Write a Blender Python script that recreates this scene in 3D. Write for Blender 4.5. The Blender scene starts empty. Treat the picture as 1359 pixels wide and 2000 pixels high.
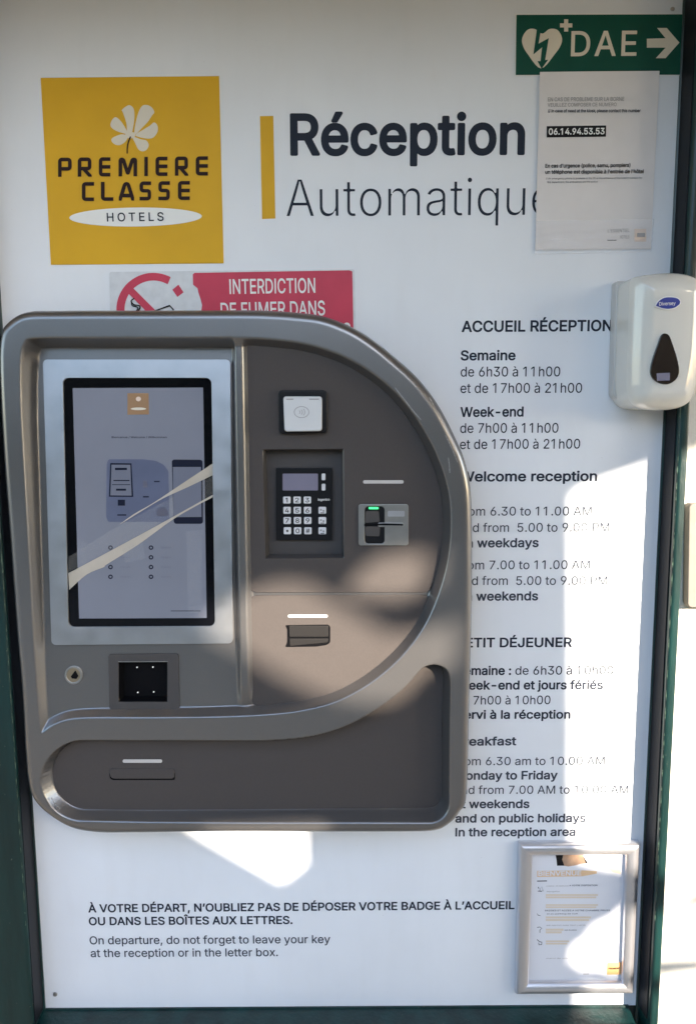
import bpy, bmesh, math, random
import numpy as np
from mathutils import Vector, Matrix
from mathutils.geometry import delaunay_2d_cdt

# ------------------------------------------------------------------ camera, sky, sun, exposure
scene = bpy.context.scene
COL = scene.collection
rnd = random.Random(4)
FPX, DIST, ZC = 1444.0, 1.27, 1.50          # focal length in photo pixels (2000 tall), distance, height
cam = bpy.data.cameras.new('camera'); camo = bpy.data.objects.new('camera', cam); COL.objects.link(camo)
cam.sensor_fit = 'VERTICAL'; cam.sensor_height = 36.0; cam.lens = 36.0*FPX/2000.0
cam.clip_start = 0.02; cam.clip_end = 400
CM = (Matrix.Translation((0, -DIST, ZC)) @ Matrix.Rotation(math.radians(90-7.2), 4, 'X')
      @ Matrix.Rotation(math.radians(-0.35), 4, 'Z'))
camo.matrix_world = CM
scene.camera = camo

SUN = Vector((0.75, -1.0, 0.42)).normalized()      # towards the sun
sun_el = math.asin(SUN.z)
w = bpy.data.worlds.new('World'); scene.world = w; w.use_nodes = True
nt = w.node_tree; bg = nt.nodes['Background']
sky = nt.nodes.new('ShaderNodeTexSky'); sky.sky_type = 'NISHITA'; sky.sun_disc = False
sky.sun_elevation = sun_el; sky.sun_rotation = math.atan2(SUN.x, SUN.y)
sky.air_density = 1.0; sky.dust_density = 1.2; sky.ozone_density = 1.1
nt.links.new(sky.outputs[0], bg.inputs['Color']); bg.inputs['Strength'].default_value = 0.15
sl = bpy.data.lights.new('sun', 'SUN'); sl.energy = 3.5; sl.angle = math.radians(0.53); sl.color = (1.0, 0.87, 0.71)
so = bpy.data.objects.new('sun', sl); COL.objects.link(so); so.location = (3, -4, 5)
so.rotation_euler = SUN.to_track_quat('Z', 'Y').to_euler()
scene.view_settings.view_transform = 'Standard'; scene.view_settings.look = 'None'
scene.view_settings.exposure = 2.52; scene.view_settings.gamma = 1.0
scene.render.engine = 'CYCLES'
scene.cycles.max_bounces = 8; scene.cycles.diffuse_bounces = 5; scene.cycles.glossy_bounces = 4
scene.cycles.sample_clamp_indirect = 6.0; scene.cycles.caustics_reflective = False

# ------------------------------------------------------------------ pixel -> place on a real plane
CO = CM.translation.copy(); CR = CM.to_3x3()
def ray(px, py): return CR @ Vector(((px-679.5)/FPX, -(py-1000.0)/FPX, -1.0))
class Plane:
    def __init__(s, p, n):
        s.p = Vector(p); s.n = Vector(n).normalized()          # n faces the camera
        s.u = Vector((0, 0, 1)).cross(s.n).normalized()
        if s.u.x < 0: s.u = -s.u
        s.v = s.n.cross(s.u).normalized()
        if s.v.z < 0: s.v = -s.v
    def hit(s, px, py):
        d = ray(px, py); return CO + d*((s.p-CO).dot(s.n)/d.dot(s.n))
    def uv(s, px, py):
        q = s.hit(px, py)-s.p; return (q.dot(s.u), q.dot(s.v))
    def at(s, u, v, h=0.0): return s.p + s.u*u + s.v*v + s.n*h
    def off(s, d): return Plane(s.p+s.n*d, s.n)
def VP(depth): return Plane((0, -depth, ZC), (0, -1, 0))
WALL = VP(0.0)

# ------------------------------------------------------------------ materials
MATS = {}
def mat(name, col, rough=0.5, metal=0.0, coat=0.0, emit=None, es=0.0, noise=0.0, nscale=40, bump=0.0, bscale=400,
        rvar=0.0, rscale=0, spec=0.5, alpha=1.0, trans=0.0, stretch=None):
    m = bpy.data.materials.new(name); m.use_nodes = True
    t = m.node_tree; b = t.nodes['Principled BSDF']
    b.inputs['Base Color'].default_value = (*col, 1); b.inputs['Roughness'].default_value = rough
    b.inputs['Metallic'].default_value = metal; b.inputs['Coat Weight'].default_value = coat
    b.inputs['Coat Roughness'].default_value = 0.08
    b.inputs['Specular IOR Level'].default_value = spec
    b.inputs['Alpha'].default_value = alpha; b.inputs['Transmission Weight'].default_value = trans
    if emit: b.inputs['Emission Color'].default_value = (*emit, 1); b.inputs['Emission Strength'].default_value = es
    if noise or bump or rvar:
        geo = t.nodes.new('ShaderNodeNewGeometry')
        vec = geo.outputs['Position']
        if stretch:
            mp = t.nodes.new('ShaderNodeMapping'); mp.inputs['Scale'].default_value = stretch
            t.links.new(vec, mp.inputs['Vector']); vec = mp.outputs[0]
        n = t.nodes.new('ShaderNodeTexNoise'); n.inputs['Scale'].default_value = nscale; n.inputs['Detail'].default_value = 6
        t.links.new(vec, n.inputs['Vector'])
        if noise:
            mr = t.nodes.new('ShaderNodeMapRange'); mr.inputs['From Min'].default_value = 0.3; mr.inputs['From Max'].default_value = 0.7
            mr.inputs['To Min'].default_value = 1-noise; mr.inputs['To Max'].default_value = 1+noise
            t.links.new(n.outputs['Fac'], mr.inputs['Value'])
            mx = t.nodes.new('ShaderNodeVectorMath'); mx.operation = 'SCALE'; mx.inputs[0].default_value = col
            t.links.new(mr.outputs[0], mx.inputs['Scale']); t.links.new(mx.outputs[0], b.inputs['Base Color'])
        if rvar:
            mr = t.nodes.new('ShaderNodeMapRange'); mr.inputs['From Min'].default_value = 0.3; mr.inputs['From Max'].default_value = 0.7
            mr.inputs['To Min'].default_value = max(0.02, rough-rvar); mr.inputs['To Max'].default_value = rough+rvar
            rn = n
            if rscale:
                rn = t.nodes.new('ShaderNodeTexNoise'); rn.inputs['Scale'].default_value = rscale; rn.inputs['Detail'].default_value = 7
                t.links.new(vec, rn.inputs['Vector'])
            t.links.new(rn.outputs['Fac'], mr.inputs['Value']); t.links.new(mr.outputs[0], b.inputs['Roughness'])
        if bump:
            n2 = t.nodes.new('ShaderNodeTexNoise'); n2.inputs['Scale'].default_value = bscale; n2.inputs['Detail'].default_value = 3
            t.links.new(vec, n2.inputs['Vector'])
            bp = t.nodes.new('ShaderNodeBump'); bp.inputs['Strength'].default_value = bump; bp.inputs['Distance'].default_value = 0.001
            t.links.new(n2.outputs['Fac'], bp.inputs['Height']); t.links.new(bp.outputs[0], b.inputs['Normal'])
    MATS[name] = m; return m

mat('panel_white', (0.73, 0.75, 0.785), 0.42, noise=0.05, nscale=3.5, bump=0.10, bscale=120, rvar=0.08)
mat('ink', (0.018, 0.024, 0.04), 0.55, spec=0.15)
mat('ink_soft', (0.045, 0.052, 0.072), 0.55, spec=0.15)
mat('ink_black', (0.012, 0.011, 0.012), 0.5, spec=0.15)
mat('logo_yellow', (0.66, 0.375, 0.010), 0.5, spec=0.25, noise=0.05, nscale=9)
mat('logo_dark', (0.022, 0.008, 0.006), 0.5, spec=0.15)
mat('print_white', (0.78, 0.78, 0.76), 0.5)
mat('print_cream', (0.68, 0.62, 0.50), 0.5)
mat('sign_red', (0.52, 0.040, 0.080), 0.4, spec=0.3, noise=0.10, nscale=14)
mat('sign_green', (0.004, 0.068, 0.045), 0.45, spec=0.2, noise=0.05)
mat('paper', (0.70, 0.665, 0.655), 0.75, noise=0.03, nscale=20)
mat('ink_grey', (0.30, 0.29, 0.29), 0.7)
mat('peel', (0.62, 0.64, 0.67), 0.6, noise=0.08, nscale=60)
mat('kiosk_paint', (0.195, 0.188, 0.187), 0.31, metal=0.75, coat=0.6, noise=0.04, nscale=900, bump=0.03, bscale=1500, rvar=0.03, rscale=9)
mat('insert_dark', (0.069, 0.060, 0.057), 0.66, spec=0.2, noise=0.05, nscale=260, bump=0.22, bscale=1100, rvar=0.06)
mat('recess_dark', (0.062, 0.057, 0.056), 0.65, spec=0.3, noise=0.03, nscale=60, bump=0.15, bscale=1100)
mat('bezel_silver', (0.43, 0.44, 0.46), 0.38, metal=0.85, noise=0.05, nscale=30, rvar=0.05, bump=0.03, bscale=900)
mat('steel', (0.42, 0.41, 0.40), 0.32, metal=0.9, noise=0.05, nscale=60)
mat('brass', (0.42, 0.34, 0.24), 0.35, metal=0.9)
mat('black_glass', (0.004, 0.004, 0.006), 0.08, spec=0.3)
mat('black_plastic', (0.010, 0.010, 0.012), 0.32, spec=0.25)
mat('pit_black', (0.003, 0.003, 0.004), 0.6, spec=0.1)
mat('key_white', (0.66, 0.66, 0.68), 0.45)
mat('reader_white', (0.56, 0.56, 0.56), 0.38)
mat('light_bar', (0.46, 0.44, 0.43), 0.4, emit=(1, .95, .9), es=0.01)
mat('led_green', (0.05, 0.5, 0.15), 0.4, emit=(0.06, 1.0, 0.25), es=0.30)
mat('led_white', (0.8, 0.8, 0.8), 0.3, emit=(1, 1, 0.95), es=0.10)
mat('lcd', (0.21, 0.20, 0.27), 0.15, coat=0.5)
mat('screen_blue', (0.135, 0.143, 0.175), 0.16, emit=(0.42, 0.46, 0.60), es=0.025, noise=0.10, nscale=4)
mat('screen_kiosk', (0.09, 0.10, 0.145), 0.18, emit=(0.3, 0.4, 0.8), es=0.012, noise=0.1, nscale=14)
mat('screen_line', (0.012, 0.014, 0.03), 0.2)
mat('screen_grey', (0.12, 0.12, 0.16), 0.2)
mat('screen_pale', (0.16, 0.17, 0.22), 0.2)
mat('screen_logo', (0.33, 0.20, 0.11), 0.2)
mat('tape', (0.60, 0.53, 0.43), 0.5, alpha=0.72, noise=0.06, nscale=25)
mat('film', (0.75, 0.72, 0.68), 0.12, alpha=0.08, bump=0.03, bscale=20)
mat('sleeve', (0.9, 0.92, 0.97), 0.10, alpha=0.16, bump=0.2, bscale=26, coat=1.0)
mat('glint_film', (0.9, 0.92, 0.95), 0.06, alpha=0.05, coat=1.0)
mat('cover_white', (0.68, 0.66, 0.61), 0.17, coat=0.5, noise=0.02, nscale=12)
mat('cover_back', (0.52, 0.51, 0.50), 0.35)
mat('window_black', (0.008, 0.006, 0.006), 0.05, coat=1.0)
mat('brand_blue', (0.012, 0.03, 0.26), 0.35)
mat('aluminium', (0.66, 0.66, 0.70), 0.28, metal=0.8, noise=0.01, nscale=30)
mat('poster_white', (0.70, 0.71, 0.76), 0.35)
mat('poster_tan', (0.68, 0.585, 0.47), 0.45)
mat('poster_title', (0.72, 0.50, 0.30), 0.45)
mat('poster_orange', (0.66, 0.36, 0.16), 0.45)
mat('poster_peach', (0.72, 0.56, 0.45), 0.45)
mat('poster_skin', (0.42, 0.27, 0.18), 0.45, noise=0.2, nscale=80)
mat('plaster', (0.72, 0.69, 0.63), 0.9, noise=0.06, nscale=12, bump=0.5, bscale=160)
mat('box_brown', (0.20, 0.18, 0.16), 0.7, noise=0.08)
mat('concrete', (0.31, 0.26, 0.19), 0.9, noise=0.12, nscale=3, bump=0.5, bscale=60)
mat('ceiling_wood', (0.34, 0.25, 0.13), 0.8, noise=0.2, nscale=6, stretch=(1, 8, 1))
mat('backdrop_green', (0.035, 0.045, 0.022), 0.9, noise=0.5, nscale=6)
mat('slot_dark', (0.014, 0.013, 0.013), 0.5, spec=0.3)
mat('scuff_glint', (0.32, 0.31, 0.30), 0.4, metal=0.3, noise=0.3, nscale=300)
mat('sun_mask_brown', (0.11, 0.085, 0.06), 0.8, noise=0.2, nscale=6, stretch=(1, 1, 8))

mat('shade_black', (0.006, 0.007, 0.010), 0.5, spec=0.25)
def dirty_panel():
    m = MATS['panel_white']; t = m.node_tree; b = t.nodes['Principled BSDF']; src = b.inputs['Base Color'].links[0].from_socket
    geo = t.nodes.new('ShaderNodeNewGeometry')
    mp = t.nodes.new('ShaderNodeMapping'); mp.inputs['Scale'].default_value = (14, 1, 2.6); t.links.new(geo.outputs['Position'], mp.inputs[0])
    a = t.nodes.new('ShaderNodeTexNoise'); a.inputs['Scale'].default_value = 2.0; a.inputs['Detail'].default_value = 5; t.links.new(mp.outputs[0], a.inputs['Vector'])
    r1 = t.nodes.new('ShaderNodeMapRange'); r1.inputs['From Min'].default_value = 0.52; r1.inputs['From Max'].default_value = 0.75; r1.inputs['To Max'].default_value = 0.045
    t.links.new(a.outputs['Fac'], r1.inputs['Value'])
    c = t.nodes.new('ShaderNodeTexNoise'); c.inputs['Scale'].default_value = 210; c.inputs['Detail'].default_value = 2; t.links.new(geo.outputs['Position'], c.inputs['Vector'])
    r2 = t.nodes.new('ShaderNodeMapRange'); r2.inputs['From Min'].default_value = 0.74; r2.inputs['From Max'].default_value = 0.79; r2.inputs['To Max'].default_value = 0.5
    t.links.new(c.outputs['Fac'], r2.inputs['Value'])
    ad = t.nodes.new('ShaderNodeMath'); ad.operation = 'MAXIMUM'; t.links.new(r1.outputs[0], ad.inputs[0]); t.links.new(r2.outputs[0], ad.inputs[1])
    mx = t.nodes.new('ShaderNodeMixRGB'); mx.inputs['Color2'].default_value = (0.40, 0.385, 0.35, 1)
    t.links.new(ad.outputs[0], mx.inputs['Fac']); t.links.new(src, mx.inputs['Color1']); t.links.new(mx.outputs[0], b.inputs['Base Color'])
dirty_panel()
def green_mat():
    m = bpy.data.materials.new('green_paint'); m.use_nodes = True; t = m.node_tree; b = t.nodes['Principled BSDF']
    geo = t.nodes.new('ShaderNodeNewGeometry')
    n = t.nodes.new('ShaderNodeTexNoise'); n.inputs['Scale'].default_value = 9; n.inputs['Detail'].default_value = 8
    mp = t.nodes.new('ShaderNodeMapping'); mp.inputs['Scale'].default_value = (3, 3, 0.5)
    t.links.new(geo.outputs['Position'], mp.inputs[0]); t.links.new(mp.outputs[0], n.inputs['Vector'])
    cr = t.nodes.new('ShaderNodeValToRGB'); e = cr.color_ramp.elements
    e[0].position = 0.32; e[0].color = (0.002, 0.013, 0.013, 1); e[1].position = 0.75; e[1].color = (0.005, 0.036, 0.034, 1)
    t.links.new(n.outputs['Fac'], cr.inputs[0])
    # chipped and worn paint along edges: curvature from the bevel node is avoided; fine cellular noise thresholded
    n2 = t.nodes.new('ShaderNodeTexNoise'); n2.inputs['Scale'].default_value = 160; n2.inputs['Detail'].default_value = 6
    t.links.new(geo.outputs['Position'], n2.inputs['Vector'])
    th = t.nodes.new('ShaderNodeMapRange'); th.inputs['From Min'].default_value = 0.71; th.inputs['From Max'].default_value = 0.75
    t.links.new(n2.outputs['Fac'], th.inputs['Value'])
    mx = t.nodes.new('ShaderNodeMixRGB'); mx.inputs['Color2'].default_value = (0.10, 0.11, 0.08, 1)
    t.links.new(th.outputs[0], mx.inputs['Fac']); t.links.new(cr.outputs[0], mx.inputs['Color1'])
    t.links.new(mx.outputs[0], b.inputs['Base Color'])
    b.inputs['Roughness'].default_value = 0.34
    n3 = t.nodes.new('ShaderNodeTexNoise'); n3.inputs['Scale'].default_value = 45; n3.inputs['Detail'].default_value = 5
    t.links.new(mp.outputs[0], n3.inputs['Vector'])
    bp = t.nodes.new('ShaderNodeBump'); bp.inputs['Strength'].default_value = 0.6; bp.inputs['Distance'].default_value = 0.0015
    t.links.new(n3.outputs['Fac'], bp.inputs['Height']); t.links.new(bp.outputs[0], b.inputs['Normal'])
    MATS['green_paint'] = m
green_mat()
mat('green_edge', (0.06, 0.10, 0.07), 0.5, noise=0.7, nscale=140, bump=0.8, bscale=500)

# ------------------------------------------------------------------ objects and meshes
def thing(name, label, cat, loc, group=None):
    o = bpy.data.objects.new(name, None); COL.objects.link(o); o.location = loc; o.empty_display_size = 0.05
    o['label'] = label; o['category'] = cat
    if group: o['group'] = group
    return o
WPOS = {}
def wpos(o):
    p = Vector((0, 0, 0))
    while o: p += Vector(o.location); o = o.parent
    return p
def mesh(name, verts, faces, m, parent=None, smooth=True, ang=35, label=None, kind=None, cat=None, auto_origin=True):
    """world-space vertices -> one mesh object, its origin inside it"""
    vs = np.array([tuple(v) for v in verts], dtype=float).reshape(-1, 3)
    c = (vs.min(0)+vs.max(0))/2 if parent is None else None
    me = bpy.data.meshes.new(name)
    if parent is None: base = Vector(c); loc = base
    else:
        pw = wpos(parent); c = (vs.min(0)+vs.max(0))/2; base = Vector(c); loc = base-pw
    me.from_pydata([tuple(v) for v in (vs-np.array(base))], [], faces)
    me.update()
    if smooth:
        me.polygons.foreach_set('use_smooth', [len(f) != 3 for f in faces])
        me.set_sharp_from_angle(angle=math.radians(ang))
        me.polygons.foreach_set('use_smooth', [len(f) != 3 for f in faces])
    me.materials.append(MATS[m])
    o = bpy.data.objects.new(name, me); COL.objects.link(o); o.location = loc
    if parent: o.parent = parent
    if label: o['label'] = label
    if kind: o['kind'] = kind
    if cat: o['category'] = cat
    return o
def area(L): return sum(L[i-1][0]*L[i][1]-L[i][0]*L[i-1][1] for i in range(len(L)))/2
def inset(L, d):
    """move a loop inward (to the left of its direction for CCW) by d with mitres"""
    n = len(L); out = []
    for i in range(n):
        a = Vector(L[i-1]); b = Vector(L[i]); c = Vector(L[(i+1) % n])
        e1 = (b-a); e2 = (c-b)
        if e1.length < 1e-9: e1 = e2
        if e2.length < 1e-9: e2 = e1
        n1 = Vector((-e1.y, e1.x)).normalized(); n2 = Vector((-e2.y, e2.x)).normalized()
        m_ = n1+n2
        if m_.length < 1e-6: m_ = n1.copy()
        m_.normalize(); k = max(0.5, m_.dot(n1)); out.append(tuple(b+m_*(d/k)))
    return out
def inside_loops(x, y, loops):
    c = False
    for L in loops:
        n = len(L)
        for i in range(n):
            (x1, y1), (x2, y2) = L[i-1][:2], L[i][:2]
            if (y1 > y) != (y2 > y) and x < x1+(y-y1)*(x2-x1)/(y2-y1): c = not c
    return c
def triangulate(loops):
    """triangles (indices into the concatenated loops) of the area inside by the even-odd rule, counter-clockwise"""
    P = []; E = []
    sc = max(max(abs(c) for p in L for c in p[:2]) for L in loops) or 1
    for L in loops:
        b = len(P); n = len(L); P += [Vector((p[0], p[1])) for p in L]; E += [(b+i, b+(i+1) % n) for i in range(n)]
    vs, _, fs, ov, _, _ = delaunay_2d_cdt(P, E, [], 0, 1e-7*sc)
    out = []
    for f in fs:
        if any(not ov[i] for i in f): continue
        a, b, c = (ov[i][0] for i in f); A, B, C_ = P[a], P[b], P[c]; m_ = (A+B+C_)/3
        if not inside_loops(m_.x, m_.y, loops): continue
        s = (B.x-A.x)*(C_.y-A.y)-(C_.x-A.x)*(B.y-A.y)
        out.append((a, b, c) if s > 0 else (a, c, b))
    return out
def prism(loops, th, bev=0.0, seg=3):
    """loops in 2-D (first outer, rest holes); front at h=0, back at h=-th. returns verts(u,v,h), faces"""
    V = []; F = []; fronts = []
    for k, L in enumerate(loops):
        L = [tuple(p) for p in L]
        if (area(L) > 0) != (k == 0): L = L[::-1]
        n = len(L); rings = []
        if th > 0: rings.append((L, -th))
        if bev > 0:
            for s in range(seg+1):
                a = s/seg*math.pi/2
                rings.append((inset(L, bev*(1-math.cos(a))), -bev*(1-math.sin(a))))
        else: rings.append((L, 0.0))
        base = len(V)
        for R_, h in rings: V += [(p[0], p[1], h) for p in R_]
        for r in range(len(rings)-1):
            for i in range(n):
                a = base+r*n+i; b = base+r*n+(i+1) % n
                F.append((a, b, b+n, a+n))
        fronts.append([base+(len(rings)-1)*n+i for i in range(n)])
    idx = sum(fronts, [])
    for a, b, c in triangulate([[(V[i][0], V[i][1]) for i in fr] for fr in fronts]): F.append((idx[a], idx[b], idx[c]))
    return V, F
def plate(name, loops, pl, th, m, parent=None, bev=0.0, seg=3, deform=None, **kw):
    """loops in photo pixels on plane pl (front face on pl), thickness th behind it"""
    L2 = [[pl.uv(*p) for p in L] for L in loops]
    V, F = prism(L2, th, bev, seg)
    W = [pl.at(*v) for v in V]
    if deform: W = [deform(p) for p in W]
    return mesh(name, W, F, m, parent, **kw)
def rr(pts, r, n=5):
    """round the corners of a pixel polygon"""
    out = []; N = len(pts)
    rs = r if isinstance(r, (list, tuple)) else [r]*N
    for i in range(N):
        a = Vector(pts[i-1]); b = Vector(pts[i]); c = Vector(pts[(i+1) % N])
        u = (a-b); v = (c-b); q = min(rs[i], u.length*0.49, v.length*0.49)
        if q <= 0.01: out.append(tuple(b)); continue
        p0 = b+u.normalized()*q; p2 = b+v.normalized()*q
        for k in range(n+1):
            t = k/n; k2 = 0.45
            c1 = p0.lerp(b, 0.55); c2 = p2.lerp(b, 0.55)
            out.append(tuple(p0*(1-t)**3+c1*3*t*(1-t)**2+c2*3*t*t*(1-t)+p2*t**3))
    return out
def rect(x0, y0, x1, y1): return [(x0, y0), (x1, y0), (x1, y1), (x0, y1)]
def rrect(x0, y0, x1, y1, r): return rr(rect(x0, y0, x1, y1), r)
def spline(pts, n=6, closed=False):
    P = [Vector(p) for p in pts]; out = []; N = len(P)
    rng = range(N) if closed else range(N-1)
    for i in rng:
        if closed: a, b, c, d = P[i-1], P[i], P[(i+1) % N], P[(i+2) % N]
        else: a, b, c, d = P[max(0, i-1)], P[i], P[i+1], P[min(N-1, i+2)]
        for k in range(n):
            t = k/n
            out.append(tuple(0.5*((2*b)+(c-a)*t+(2*a-5*b+4*c-d)*t*t+(3*b-a-3*c+d)*t**3)))
    if not closed: out.append(tuple(P[-1]))
    return out
def stroke(pts, wd):
    """a constant-width ribbon polygon along pts"""
    A = []; B = []; N = len(pts)
    for i in range(N):
        a = Vector(pts[max(0, i-1)]); b = Vector(pts[min(N-1, i+1)]); d = (b-a).normalized(); n = Vector((-d.y, d.x))*wd/2
        A.append(tuple(Vector(pts[i])+n)); B.append(tuple(Vector(pts[i])-n))
    return A+B[::-1]
def ellipse(cx, cy, rx, ry, n=48, rot=0, a0=0, a1=2*math.pi, closed=True):
    out = []; m_ = n if closed else n+1
    for i in range(m_):
        a = a0+(a1-a0)*i/n; x = rx*math.cos(a); y = ry*math.sin(a)
        out.append((cx+x*math.cos(rot)-y*math.sin(rot), cy+x*math.sin(rot)+y*math.cos(rot)))
    return out

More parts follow.
